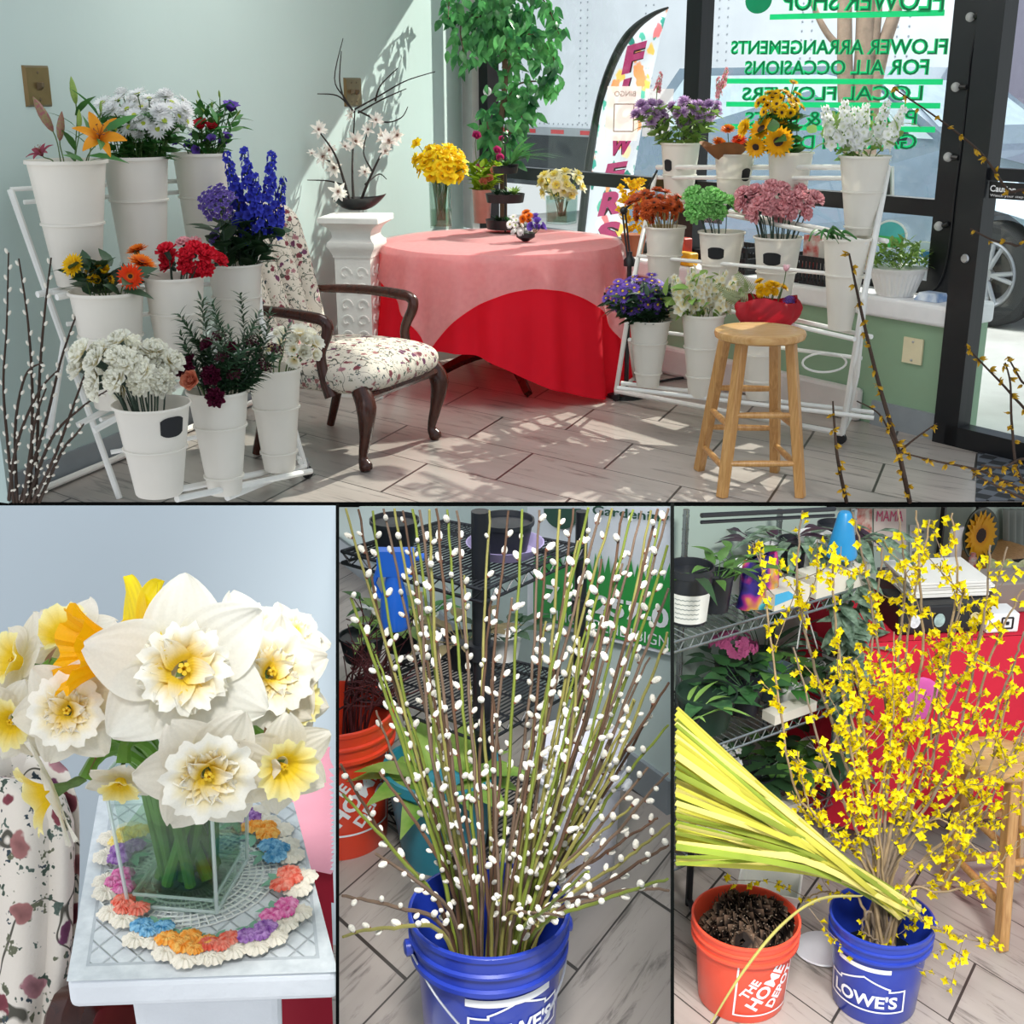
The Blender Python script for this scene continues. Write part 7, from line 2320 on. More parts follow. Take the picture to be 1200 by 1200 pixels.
def rpost(px, py, px2, r, d):
    mb = MB(); a, b = PD(px, 596, d), None
    bz = PZ(px2, 1000, Z3);
    a0 = PD(px, 599, d); b0 = V((a0.x, a0.y, Z3))
    mb.tube([b0, a0], r, 12)
    o = mesh_obj('post', mb, BWM, rack)
    for k_ in range(5):
        z = Z3 + .2 + k_ * .33
        if z < a0.z - .15:
            mb = MB(); mb.lathe([(r * 1.0, -.02), (r * 1.5, -.018), (r * 1.5, .018), (r, .02)], 12, V((a0.x, a0.y, z))); mesh_obj('collar', mb, BWM, o)
    return a0
pA = rpost(563, 600, 0, .022, 2.95)
pB = rpost(682, 600, 0, .016, 3.25)
def wshelf(z, corners, n=16, lab='wire_shelf_deck'):
    c = [V((p.x, p.y, z)) for p in corners]
    mb = MB()
    for dz in (0, -.03):
        ring = [p + V((0, 0, dz)) for p in c]
        for a, b in zip(ring, ring[1:] + ring[:1]): mb.tube([a, b], .0045, 5)
    for a, b in zip(c, c[1:] + c[:1]):            # zigzag truss
        m_ = 14
        mb.tube([a.lerp(b, k_ / m_) + V((0, 0, -.03 * (k_ % 2))) for k_ in range(m_ + 1)], .0025, 4)
    for k_ in range(1, n * 2):
        mb.tube([c[0].lerp(c[1], k_ / n / 2), c[3].lerp(c[2], k_ / n / 2)], .0026, 4)
    for k_ in range(1, 4):
        mb.tube([c[0].lerp(c[3], k_ / 4), c[1].lerp(c[2], k_ / 4)], .0035, 4)
    return mesh_obj('wire_grid', mb, BWM, rack)
def zpl(px, py, d): return PD(px, py, d).z
zu = zpl(563, 690, 2.93)
sA = [PZ(400, 646, zu), PZ(566, 692, zu), PZ(684, 640, zu), PZ(520, 610, zu)]
wshelf(zu, sA)
zm = zu - .36
sM = [V((p.x, p.y, zm)) for p in sA]; wshelf(zm, sM)
zl = zm - .33
wshelf(zl, [V((p.x, p.y, zl)) for p in sA])
def pot(px, py, z, r, h, m, label, leaves=None, nl=16, L=.12, W=.02, saucer=None, bend=.5, name='potted_plant', cat='plant', up=.9, yoff=0, sh=.75, soil=True, x1=None):
    c = PZ(px, py, z + .004); c = V((c.x, c.y, z + .004))
    if saucer is not None and not isinstance(saucer, tuple): saucer = (saucer, 1.5)
    o = thing(name, label, cat, c)
    z0 = 0
    if saucer:
        mb = MB(); mb.lathe([(r * 1.05, 0), (r * saucer[1], .03), (r * saucer[1] * .96, .03), (r * 1.0, .008), (.001, .008)], 32, c); mesh_obj('saucer', mb, saucer[0], o); z0 = .01
    mb = MB(); mb.lathe([(r * .78, z0), (r * .98, h * .86), (r * 1.04, h * .87), (r * 1.04, h), (r * .98, h), (r * .93, h * .86), (.001, h * .82)], 28, c); mesh_obj('pot', mb, m, o)
    if leaves:
        mb = MB()
        for i in range(nl):
            a = i * 2.4; d = V((math.cos(a), math.sin(a), rq.uniform(.2, 1) * up))
            st = c + V((r * .4 * math.cos(a), r * .4 * math.sin(a), h * .84)); b = st + d * L * rq.uniform(.2, .9)
            X_, Y_ = proj(b + d * L * .8)
            if Y_ < 604 or (c.x > .4 and X_ < 795) or (c.x < .4 and X_ < 404): continue
            l0 = len(mb.v)
            mb.tube([st, b], .0018, 4, False)
            leaf_mb(mb, b, d + jit(rq, .3), (0, 0, 1), L * rq.uniform(.6, 1.05), W * rq.uniform(.8, 1.15), bend, 5, 2, sh)
        mesh_obj('leaves', mb, leaves, o)
    return o
DKP = mat('dark_pot_plastic', '#22252b', .4, .1); LAV = mat('lavender_plastic', '#b9aad8', .35, .05)
PTM = mat('white_pot', '#e8e8e6', .35, .04)
def bigpot(px, py, topy, wpx, z, m, label, saucer=None):
    c = PZ(px, py, z + .004); k = mpp(c); h = zat(c, topy) - c.z
    return pot(px, py, z, wpx / 2 * k, h, m, label, None, saucer=saucer)
bigpot(592, 648, 608, 66, zu, DKP, 'large black pot in a lavender saucer on the top wire shelf', (LAV, 1.4))
bigpot(463, 640, 608, 56, zu, DKP, 'black pot without saucer at left of the top wire shelf')
sb = PD(463, 735, 2.9); k = mpp(sb)
BLS = mat('blue_spray_plastic', '#1560c8', .3, .08, coat=.3)
o = thing('spray_bottle', 'bright blue spray bottle hanging from the top wire shelf', 'bottle', sb)
c = V(sb); hh = (zat(c, 646) - c.z)
mb = MB(); mb.lathe([(.001, 0), (.030, 0), (.034, .01), (.031, hh * .35), (.024, hh * .55), (.014, hh * .72), (.012, hh * .8), (.001, hh * .8)], 24, c); mesh_obj('body', mb, BLS, o)
mb = MB(); hx = c + V((0, 0, hh * .86)); mb.hexa([hx + V((a, b, z)) for z, e in ((-.03, .9), (.03, 1)) for a, b in ((-.035, -.016), (.05 * e, -.016), (.05 * e, .016), (-.035, .016))]); mb.tube([hx + V((-.03, 0, -.01)), hx + V((-.045, 0, -.05)), hx + V((-.03, 0, -.085))], .006, 6); mb.tube([hx + V((.045, 0, .012)), hx + V((.07, 0, .012))], .009, 8)
ob = mesh_obj('trigger_head', mb, BLS, o)
pot(440, 735, zm, .04, .07, PTM, 'small white pot at far left of the middle wire shelf', LEAF, 10, .06, .014)
pot(425, 772, zm, .06, .07, DKP, 'black tray pot of seedlings at left edge of the middle wire shelf', LLEAF, 16, .07, .012)
pot(470, 760, zm, .055, .08, DKP, 'black pot with yellow-green leaves near the spray bottle', LLEAF, 12, .07, .022)
pot(495, 742, zm, .045, .06, PTM, 'white pot of green plant right of the spray bottle', LEAF, 10, .06, .016)
pot(590, 770, zm, .05, .07, PTM, 'white pot behind the big black rack post', DLEAF, 12, .08, .02)
pot(545, 780, zm, .055, .08, DKP, 'black pot of dry foliage left of the rack post', mat('dry_leaf', '#8a7c58', .8, .2), 14, .08, .02)
mb = MB(); q = [PZ(405, 800, zm + .006), PZ(482, 790, zm + .006), PZ(490, 765, zm + .006), PZ(405, 770, zm + .006)]
def wq(px, py, o_=.02): return w3(px, py, o_)
sgn = thing('garden_sign', 'white and green yard sign with grass edge on the wall', 'sign', wq(705, 765))
SW = mat('sign_board_white', '#e4e8ee', .5, .03); SGR = mat('sign_board_green', '#2c9a44', .5, .05); SDG = mat('sign_dark_green', '#134a38', .5, .05)
mb = MB(); mb.poly([wq(618, 728), wq(785.5, 768), wq(785.5, 594), wq(618, 594)]); mesh_obj('board', mb, SW, sgn, smooth=False)
mb = MB(); top_ = []
nb = 46
for i in range(nb + 1):
    x = 625 + 160 * i / nb; yb = 656 + 22 * (i / nb)
    if i % 2: top_.append((min(785, x + rq.uniform(-4, 4)), yb - rq.uniform(8, 26)))
    else: top_.append((x, yb + 4))
for i in range(nb):
    x0, y0 = top_[i]; x1, y1 = top_[i + 1]
    yy0 = 724 + (x0 - 625) * .25; yy1 = 724 + (x1 - 625) * .25
    mb.poly([wq(x0, yy0, .024), wq(x1, yy1, .024), wq(x1, y1, .024), wq(x0, y0, .024)])
mesh_obj('grass_panel', mb, SGR, sgn, smooth=False)
mb = MB(); cc = wq(659, 596, .026)
mb.poly([wq(659 + 22 * math.cos(PI * q / 16), 596 + 24 * math.sin(PI * q / 16), .026) for q in range(17)]); mesh_obj('dark_disc', mb, SDG, sgn, smooth=False)
def wtext(s, xl, yl, xr, yr, hpx, m, bold=.02):
    a, b = wq(xl, yl, .027), wq(xr, yr, .027)
    return mesh_obj('lettering', fit_text(s, a, b, hpx * mpp(a) * 1.04, V((0, 0, 1)), bold=bold), m, sgn, smooth=False)
wtext('Gardening', 694, 606, 784, 616, 14, SDG)
wtext('717-257-0', 640, 706, 783, 738, 22, PRINT, .03)
wtext('MHGARDENDESIGN', 645, 725, 783, 760, 12, PRINT, .0)
BC4 = PD(1034, 1072, 3.77)
H4 = .30
Z4 = BC4.z - H4
R4_ = 60.5 * mpp(BC4)
pb4 = V((BC4.x, BC4.y, Z4))
SHZ = Z4 + .98
sh0, sh1 = PZ(792, 752, SHZ), PZ(1003, 690, SHZ)       # front edge of the upper shelf
d4 = (sh1 - sh0); d4.z = 0; d4.normalize(); n4 = V((d4.y, -d4.x, 0))
wp4 = sh0 - n4 * .46
def w4(px, py, off=0.0): return PP(px, py, wp4 + n4 * off, n4)
W4M = mat('sage_wall', '#aebfb4', .7, .03, 1.5)
W4R = mat('pale_sage_wall', '#b9c8bc', .7, .03, 1.5)
cor = w4(1062, 594)
def wall_quad(name, pA, pB, n, p0, m, z):
    fA, fB = foot_at(pA[0], p0, n, z), foot_at(pB[0], p0, n, z)
    A, B_ = PP(*pA, p0, n), PP(*pB, p0, n)
    mb = MB(); mb.hexa([fA, fB, fB - n * .004, fA - n * .004, A, B_, B_ - n * .004, A - n * .004])
    return structure(name, mb, m)
wall_quad('wall_far', (789.8, 593.5), (1210, 593.5), n4, wp4, W4M, Z4)
fl = [PZ(789.9, 1240, Z4), PZ(1240, 1240, Z4), foot_at(1215, wp4, n4, Z4), foot_at(789.9, wp4, n4, Z4)]
mb = MB(); mb.hexa([p - V((0, 0, .01)) for p in fl] + fl)
A4, B4 = PZ(937, 1115, Z4), PZ(1055, 1196, Z4)
e1_ = (B4 - A4).normalized(); C4, D4 = PZ(1143, 1129, Z4), PZ(1167, 1077, Z4); e2_ = (D4 - C4).normalized()
mb.uv = uv_basis(C4, C4 + e1_ * .62, C4 + e2_ * .31)
structure('floor_right', mb, [FLOORM])

p4, wrp, _ = pail(pb4, R4_, H4, BLUEP, 'blue plastic pail holding yellow forsythia branches', handle=False)
ca = cam_ang(pb4)
band = MB(); band.grid(lambda u, v: V((-5.4 + 10.8 * u, -.5 + v, 0)), 24, 1)
mesh_obj('white_band', wrp(band, ca - .30, H4 * .67, .0155), PRINT, p4, smooth=False)
gable_logo(wrp, p4, ca - .24, H4 * .30, .046)
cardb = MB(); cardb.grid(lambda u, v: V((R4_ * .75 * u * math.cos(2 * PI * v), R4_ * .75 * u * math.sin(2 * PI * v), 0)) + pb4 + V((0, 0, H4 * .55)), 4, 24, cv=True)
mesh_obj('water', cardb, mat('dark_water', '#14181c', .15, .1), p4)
ob4 = PZ(868, 1166, Z4); rim_y = 1072
k = mpp(ob4); H5 = zat(ob4, 1073) - Z4
R5_ = 63.5 * mpp(V((ob4.x, ob4.y, Z4 + H5)))
p5, wrp, rad5 = pail(ob4, R5_, H5, mat('coral_pail_plastic', '#ea5238', .35, .06, 4, coat=.2), 'coral-red plastic pail full of pine cones with white printed square', handle=False)
square_logo(wrp, p5, cam_ang(ob4) + .58, H5 * .45, .19, 1.0)
CONE = petal_mat('pine_cone_brown', '#1a110d', '#6f5847', .45, .95, .0, .1, .8); CONT = mat('pine_cone_tip', '#6e5f50', .8, .2, 60)
def cone_mesh():
    mb = MB()
    for i in range(44):
        t = i / 43; a = i * 2.39996
        r = .30 * math.sin(PI * (.12 + .82 * t)) + .05
        z = -.5 + t
        d = V((math.cos(a), math.sin(a), .2 + t * .9))
        mb.m = 0; leaf_mb(mb, (math.cos(a) * r * .3, math.sin(a) * r * .3, z), d, (0, 0, 1), r * .95 + .08, .17, -.25, 3, 2, .6, .1)
        mb.m = 1; q = V((math.cos(a) * r * .3, math.sin(a) * r * .3, z)) + d.normalized() * r * .93; mb.ball(q, (.022, .022, .015), 3, 4)
    return mb.data('cone_scales', [CONE, CONT])
CONEM = cone_mesh()
rq = random.Random(5)
for i in range(17):
    t = math.sqrt((i + .5) / 17); a = i * 2.4
    p = ob4 + V((R5_ * .60 * t * math.cos(a), R5_ * .60 * t * math.sin(a), H5 * .93 - .02 * t + rq.uniform(-.01, .015)))
    o = thing('pine_cone', 'brown pine cone heaped in the coral-red pail', 'pine cone', p - V((0, 0, .03)), 'pine cones in the coral-red pail')
    inst('scales', CONEM, o, M4(aim(V((rq.uniform(-1, 1), rq.uniform(-1, .4), rq.uniform(-.2, .7)))), V((0, 0, .03)), rq.uniform(.115, .14)))
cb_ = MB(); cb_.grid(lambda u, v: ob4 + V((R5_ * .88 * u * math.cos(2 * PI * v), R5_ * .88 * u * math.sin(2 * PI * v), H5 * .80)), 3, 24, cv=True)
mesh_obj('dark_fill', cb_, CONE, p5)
tq_ = PZ(918, 1052, Z4 + H5 * .9);
tb0 = V((tq_.x - .02, tq_.y + .10, Z4));
o = thing('plastic_tub', 'white plastic tub behind the pine cone pail', 'tub', tb0)
mb = MB(); hT = H5 * .93; rT = .095
mb.lathe([(rT * 1.1, 0), (rT * 1.15, .01), (rT * 1.36, hT * .93), (rT * 1.44, hT * .94), (rT * 1.44, hT), (rT * 1.34, hT), (rT * 1.1, .02), (.001, .015)], 4, tb0, R=Matrix.Rotation(.5, 3, 'Z'))
ob = mesh_obj('tub_wall', mb, mat('white_tub', '#e2e2dc', .4, .04), o, smooth=False); bv = ob.modifiers.new('round', 'BEVEL'); bv.width = .012; bv.segments = 2
lc = PZ(964, 1113, Z4 + .004)
mb = MB(); mb.lathe([(.001, 0), (.086, 0), (.09, .004), (.086, .008), (.001, .007)], 32, lc); solo('pail_cover', mb, mat('white_lid', '#d8d8dc', .35, .04), 'round white lid lying on the floor between the two pails', 'lid')
PALM = [mat('palm_yellow_green', '#c6c248', .45, .15, 6, trans=.25, rand=.12), mat('palm_pale_yellow', '#ddd278', .45, .12, 6, trans=.25, rand=.1), mat('palm_green', '#8a9a34', .45, .15, 6, trans=.25, rand=.12)]
bd = depth(BC4)
for i in range(96):
    t = i / 95
    yb = rq.uniform(1052, 1080)
    butt = PD(rq.uniform(1050, 1080), 1050 + (yb - 1050) * .7 + 22 * (.3 + .0), bd - .05 + rq.uniform(-.03, .05))
    ye = 832 + 175 * t + rq.uniform(-8, 8); xe = 791.5 + rq.uniform(0, 2)
    end = PD(xe, ye, 3.35 + rq.uniform(-.15, .25) + .15 * (1 - t))
    mid = PD(960, 985 + 36 * t + rq.uniform(-8, 8), 3.60 + rq.uniform(-.06, .06))
    P = spline([butt, mid, end], 9)
    w_ = rq.uniform(.0045, .010)
    mb = MB()
    L_ = len(P) - 1
    b0 = len(mb.v)
    nrm = (CAM - P[5]).normalized(); nrm = (nrm + jit(rq, .45)).normalized()
    for q, pt in enumerate(P):
        d = (P[min(q + 1, L_)] - P[max(q - 1, 0)]).normalized(); sd = d.cross(nrm).normalized(); f = q / L_
        ww = w_ * (.35 + .65 * math.sin(PI * min(1, f * .55 + .12)))
        mb.addv(pt - sd * ww, f, 0); mb.addv(pt + nrm * ww * .35, f, .5); mb.addv(pt + sd * ww, f, 1)
    for q in range(L_):
        for e in (0, 1): mb.face((b0 + q * 3 + e, b0 + q * 3 + e + 1, b0 + q * 3 + e + 4, b0 + q * 3 + e + 3))
    solo('palm_leaf', mb, PALM[i % 3], 'long yellow-green palm blade of the bundle leaning over the pails', 'leaf', 'palm blades of the bundle')
P = spline([PD(1010, 1050, 3.5), PD(960, 1054, 3.42), PD(915, 1085, 3.35), PD(870, 1140, 3.3), PD(833, 1199, 3.28)], 7)
mb = MB(); mb.tube(P, [.005 + .009 * math.sin(PI * q / len(P)) for q in range(len(P))], 6, flat=.3, up=(0, -.6, .8)); solo('palm_leaf', mb, PALM[1], 'single palm blade curling down in front of the coral-red pail', 'leaf')
FBK = [mat('forsythia_bark', '#8f7a5c', .8, .2, 30), mat('forsythia_bark_grey', '#7a6a58', .8, .2, 30)]
FYEL = petal_mat('forsythia_yellow', '#f5dc00', '#ffee1c', 0, .5, .42, .05)
FCAL = mat('forsythia_calyx', '#7a6a1e', .7, .2)
flo = MB()
for j in range(4): petal(flo, 1.0, .42, 2 * PI * j / 4 + .2, .75, -.45, .3, .03, 2, .03, 0, 3, 2, .7, .7)
flo.m = 1; flo.lathe([(.05, -.35), (.14, -.2), (.12, .05)], 5)
def blossom_into(mb, c, d, s): mb.add(flo, M4(aim(d, rq.uniform(0, 6)), c, s))
def forsy(pts, d0, d1, label='flowering yellow forsythia branch standing in the blue pail', dens=1.0, r=.006, i=0, twigs=5):
    n = len(pts)
    ft = pb4 + V((rq.uniform(-.5, .5) * R4_, rq.uniform(-.5, .5) * R4_, .04))
    Q = [ft] + [PD(x, y, d0 + (d1 - d0) * k_ / max(1, n - 1)) for k_, (x, y) in enumerate(pts)]
    P = spline(Q, 10)
    o = thing('forsythia_branch', label, 'branch', P[0], 'forsythia branches in the blue pail')
    mb = MB(); mb.tube([p + jit(rq, .003) for p in P], [r * (1 - .6 * q / len(P)) for q in range(len(P))], 6)
    fl_ = MB()
    def bloom_along(path, start, step, s0):
        acc = rq.uniform(0, step)
        for q in range(1, len(path)):
            if q < start: continue
            acc += (path[q] - path[q - 1]).length
            while acc > step:
                acc -= step * rq.uniform(.6, 1.5)
                X_, Y_ = proj(path[q])
                if not (798 < X_ < 1240 and Y_ > 602): continue
                for _ in range(rq.choice((1, 2, 2, 3, 4))):
                    c = path[q] + jit(rq, .016); blossom_into(fl_, c, V((rq.uniform(-1, 1), rq.uniform(-1, .3), rq.uniform(-1, .4))), s0 * rq.uniform(.75, 1.2))
    N = len(P)
    bloom_along(P, int(N * .32), .062 / dens, .0155)
    for _ in range(twigs):
        b = rq.randrange(int(N * .35), N - 1); d = (P[min(b + 1, N - 1)] - P[b - 1]).normalized()
        e = P[b] + (d * rq.uniform(.4, 1) + RT * rq.uniform(-1, 1) + V((0, rq.uniform(-.6, .6), rq.uniform(-.2, .6)))).normalized() * rq.uniform(.09, .26)
        X_, Y_ = proj(e)
        if not (802 < X_ < 1230 and Y_ > 606): continue
        tw = spline([P[b], P[b].lerp(e, .5) + jit(rq, .02), e], 6)
        mb.tube(tw, [r * .35, r * .35] + [r * .22] * (len(tw) - 2), 4)
        bloom_along(tw, 1, .036 / dens, .0145)
    mesh_obj('stem', mb, FBK[i % 2], o)
    if fl_.v: mesh_obj('blossoms', fl_, [FYEL, FCAL], o)
tops = [((1020, 960), (1006, 800), (990, 770)), ((1024, 1000), (960, 800), (935, 690), (940, 597)), ((1030, 1000), (1000, 850), (985, 800)), ((1035, 1000), (1050, 800), (1060, 680), (1052, 597)), ((1040, 1000), (1078, 790), (1078, 680), (1074, 597)),
 ((1030, 1000), (1040, 860), (1020, 700), (1000, 600)), ((1040, 1000), (1085, 850), (1120, 700), (1115, 600)), ((1045, 1010), (1110, 900), (1150, 740), (1160, 640)), ((1050, 1000), (1125, 880), (1165, 760), (1199, 690)), ((1050, 1010), (1130, 920), (1180, 800), (1200, 740)),
 ((1060, 1030), (1120, 990), (1165, 920), (1202, 850)), ((1065, 1050), (1110, 1030), (1150, 960), (1200, 860)), ((1060, 1040), (1120, 970), (1160, 900), (1190, 780)), ((1020, 1020), (985, 930), (960, 870), (930, 760)), ((1015, 1020), (960, 960), (925, 900), (890, 640)),
 ((1030, 1000), (1010, 900), (1020, 780), (1035, 640)), ((1038, 1000), (1060, 880), (1062, 760), (1090, 610)), ((1040, 1010), (1090, 900), (1105, 800), (1130, 690)), ((1030, 1010), (1000, 900), (980, 740), (975, 650)), ((1046, 1000), (1075, 900), (1135, 780), (1180, 640)),
 ((1035, 1020), (1030, 940), (1045, 860), (1048, 740)), ((1042, 1020), (1068, 950), (1088, 880), (1108, 760)), ((1025, 1030), (985, 980), (950, 950), (935, 880)), ((1055, 1040), (1100, 1000), (1130, 950), (1180, 940)), ((1060, 1050), (1105, 1045), (1150, 1030), (1195, 985)),
 ((1060, 1070), (1090, 1085), (1120, 1095), (1170, 1112)), ((1010, 1060), (985, 1050), (965, 1045), (940, 1055)), ((1020, 1070), (1010, 1090), (1025, 1100), (1060, 1115)), ((1045, 1030), (1070, 990), (1100, 960), (1150, 1000))]
for i, pts in enumerate(tops):
    forsy(pts, 3.70, 3.55 + rq.uniform(-.15, .25), i=i, twigs=5 if i < 24 else 3, r=.0062 if i < 20 else .0045)
sc4 = PZ(1168, 884, Z4 + .63)
st4 = thing('wooden_stool', 'light wooden stool at the right edge beside the red cloth', 'stool', V((sc4.x, sc4.y, Z4)))
k = mpp(sc4)
feet4 = [PZ(1173, 1113, Z4), PZ(1262, 1100, Z4), PZ(1106, 1040, Z4), PZ(1190, 1030, Z4)]
make_stool(st4, sc4, 47 * k, feet4, WOODL, WOODT, Z4 + .63, [(0, 2, .42), (0, 2, .75), (2, 3, .5), (0, 1, .5), (1, 3, .6), (2, 3, .8)])
ct0, ct1 = PZ(1012, 752, Z4 + .78), PZ(1215, 742, Z4 + .78)
dirc = (ct1 - ct0); dirc.z = 0; L4c = dirc.length; dirc.normalize(); nc = V((dirc.y, -dirc.x, 0))
ctr_ = thing('draped_table', 'long table under a red cloth at the right, holding papers and boxes', 'table', V((ct0.x, ct0.y, Z4)) - nc * .2 + dirc * .4)
def CT(a, b, z=0): return V((ct0.x, ct0.y, Z4 + .78 + z)) + dirc * a - nc * b
mb = MB(); mb.hexa([CT(0.02, .02, -.03), CT(L4c + .3, .02, -.03), CT(L4c + .3, .5, -.03), CT(0.02, .5, -.03), CT(.02, .02, -.004), CT(L4c + .3, .02, -.004), CT(L4c + .3, .5, -.004), CT(.02, .5, -.004)]); mesh_obj('tabletop', mb, DWOOD, ctr_, smooth=False)
for a in (.06, L4c + .2):
    for b in (.06, .44):
        mb = MB(); mb.tube([CT(a, b, -.03), CT(a, b, -.775)], .02, 8); mesh_obj('leg', mb, DWOOD, ctr_)
mb = MB()
def rc(u, v):
    s_ = v * (L4c + .9)
    if s_ < .5: p = CT(0, .5 - s_); nn = -dirc
    else: p = CT(s_ - .5, 0); nn = nc
    z = -(u) * (.70 + .05 * math.sin(v * 9))
    am = .022 * u * (math.sin(s_ * 26) + .6 * math.sin(s_ * 41 + 1))
    sag = .015 * math.sin(s_ * 14 + u * 3) * math.sin(PI * u)
    return p + nn * (.012 + am + .06 * u + sag) + V((0, 0, z))
mb.grid(rc, 20, 120)
b0 = len(mb.v)
mb.grid(lambda u, v: CT(-.01 + u * (L4c + .42), -.01 + v * .52, .001), 4, 4)
tcq = solo('tablecloth', mb, mat('crimson_cloth', '#d81e3a', .8, .08, 6, .1, 90, trans=.15), 'crimson cloth hanging over the long table at the right', 'tablecloth')
c = PD(1078, 822, depth(CT(.3, 0, -.3)) - .05)
mb = MB(); mb.ball(c, (.075, .012, .095), 10, 16); solo('pink_card', mb, mat('pink_card', '#d45aa8', .5, .08), 'round pink card hanging on the crimson cloth behind the forsythia', 'card')
def cbox(name, px, py, w, d, h, m, label, cat, dd=.1, sm=False):
    p = PP(px, py, CT(0, dd), nc); a = (p - CT(0, dd)).dot(dirc)
    mb = MB(); mb.hexa([CT(a + x, dd + y, z) for z in (.003, h) for x, y in ((-w / 2, -d / 2), (w / 2, -d / 2), (w / 2, d / 2), (-w / 2, d / 2))])
    o = solo(name, mb, m, label, cat, smooth=False); bv = o.modifiers.new('round', 'BEVEL'); bv.width = .006; bv.segments = 2
    return o, a
bx, a = cbox('cash_box', 1092, 735, .34, .18, .11, mat('matte_black', '#17181b', .5, .1), 'black box with small stickers on the red table', 'box', .12)
for i, (dx, col) in enumerate(((-.11, '#dfe3e6'), (-.02, '#9fb8b4'), (.11, '#cdbf8a'))):
    mb = MB(); q = CT(a + dx, .027, .055)
    mb.poly([q + dirc * (.020 * math.cos(2 * PI * k_ / 20)) + V((0, 0, .026 * math.sin(2 * PI * k_ / 20))) for k_ in range(20)]); mesh_obj('round_sticker', mb, mat('sticker_' + 'xyz'[i], col, .5, .25, 60), bx, smooth=False)
cr_, a = cbox('card_reader', 1166, 738, .12, .10, .075, mat('white_plastic', '#ececec', .35, .03), 'white card reader with small black square mark on the red table', 'card reader', .06)
q = CT(a + .015, .0085, .04)
mb = MB()
for s in (.020, ):
    P = [q + dirc * x + V((0, 0, z)) for x, z in ((-s, -s), (s, -s), (s, s), (-s, s))]
    for p_, r_ in zip(P, P[1:] + P[:1]): mb.tube([p_, r_], .0035, 4)
mb.hexa([q + dirc * x + V((0, 0, z)) + nc * y for y in (0, .002) for x, z in ((-.006, -.006), (.006, -.006), (.006, .006), (-.006, .006))])
mesh_obj('logo_mark', mb, mat('ink_black', '#101010', .5), cr_, smooth=False)
cbox('counter_box', 1190, 720, .28, .16, .12, mat('grey_brown_box', '#8a8078', .6, .08), 'greyish flat box behind the card reader', 'box', .26)
for i in range(5):
    p = PP(1085, 700, CT(0, .3), nc); a = (p - CT(0, .3)).dot(dirc); z0 = .115 + i * .012
    mb = MB(); j0 = rq.uniform(-.02, .02)
    mb.hexa([CT(a + x + j0, .22 + y + j0 * .5, z) for z in (z0, z0 + .009) for x, y in ((-.15, -.12), (.15, -.12), (.15, .12), (-.15, .12))])
    solo('paper_stack', mb, mat('white_paper', '#e6e4de', .8, .04), 'white paper folder piled on the boxes of the red table', 'paper', 'paper folders on the red table', smooth=False)
cbox('file_box', 1085, 712, .32, .22, .108, mat('dark_grey_box', '#4b4a4c', .6, .08), 'dark box under the pile of paper folders', 'box', .32)
oc4 = PD(1180, 700, depth(CT(.8, .6)) + .15)
o = thing('office_chair', 'black office chair behind the red table at the right edge', 'chair', V((oc4.x, oc4.y, Z4)))
mb = MB(); mb.ball(oc4 + V((.05, 0, .0)), (.22, .06, .17), 10, 16); mesh_obj('backrest', mb, mat('black_fabric', '#1c1c1e', .8, .1), o)
mb = MB(); mb.ball(V((oc4.x + .05, oc4.y - .2, oc4.z - .33)), (.23, .22, .05), 8, 16); mesh_obj('seat', mb, mat('black_fabric', '#1c1c1e'), o)
mb = MB(); mb.tube([V((oc4.x + .05, oc4.y - .15, oc4.z - .35)), V((oc4.x + .05, oc4.y - .15, Z4 + .06))], .03, 10)
for k_ in range(5):
    a_ = 2 * PI * k_ / 5; mb.tube([V((oc4.x + .05, oc4.y - .15, Z4 + .09)), V((oc4.x + .05 + .27 * math.cos(a_), oc4.y - .15 + .27 * math.sin(a_), Z4 + .03))], .018, 6)
mb.tube([oc4 + V((.05, .04, -.1)), V((oc4.x + .05, oc4.y - .02, oc4.z - .36))], .02, 6)
mesh_obj('base', mb, BLACKM, o)
mb = MB(); mb.grid(lambda u, v: oc4 + V((-.13 + .22 * v, -.075 * math.sin(PI * (.5 + .45 * (u - .2))) - .004, .19 - .30 * u + .01 * math.sin(v * 20))), 10, 14)
solo('knit_throw', mb, mat('green_knit', '#9cab78', .95, .25, 60, .6, 120, col2='#c4c9a0'), 'pale green knitted throw over the black office chair', 'throw')
sp = w4(1128, 660, .10)
def WQ(px, py, o_=.02): return w4(px, py, o_)
o = thing('wall_shelf', 'wooden wall shelf on black uprights at the upper right', 'shelf', sp)
z_ = sp.z
a0 = w4(1096, 660, .02); a1 = w4(1172, 655, .02)
a0 = V((a0.x, a0.y, z_)); a1 = V((a1.x, a1.y, z_))
mb = MB(); mb.hexa([a0 + V((0, 0, -.012)), a1 + V((0, 0, -.012)), a1 + n4 * .2 + V((0, 0, -.012)), a0 + n4 * .2 + V((0, 0, -.012)), a0 + V((0, 0, .012)), a1 + V((0, 0, .012)), a1 + n4 * .2 + V((0, 0, .012)), a0 + n4 * .2 + V((0, 0, .012))]); mesh_obj('shelf_board', mb, WOODL, o, smooth=False)
for px in (1099, 1139):
    q = w4(px, 660, .03); t_ = w4(px, 596, .03)
    mb = MB(); mb.tube([V((q.x, q.y, z_ - .16)), V((q.x, q.y, t_.z))], .012, 4); mesh_obj('upright', mb, BLACKM, o)
def on_shelf(px): q = w4(px, 655, .13); return V((q.x, q.y, z_ + .013))
q = on_shelf(1143)
o = thing('sunflower_plate', 'round dark plate painted with a yellow sunflower on the wall shelf', 'plate', q)
cpl = q + V((0, 0, .115)); Mq = aim(n4 + V((0, 0, .15)))
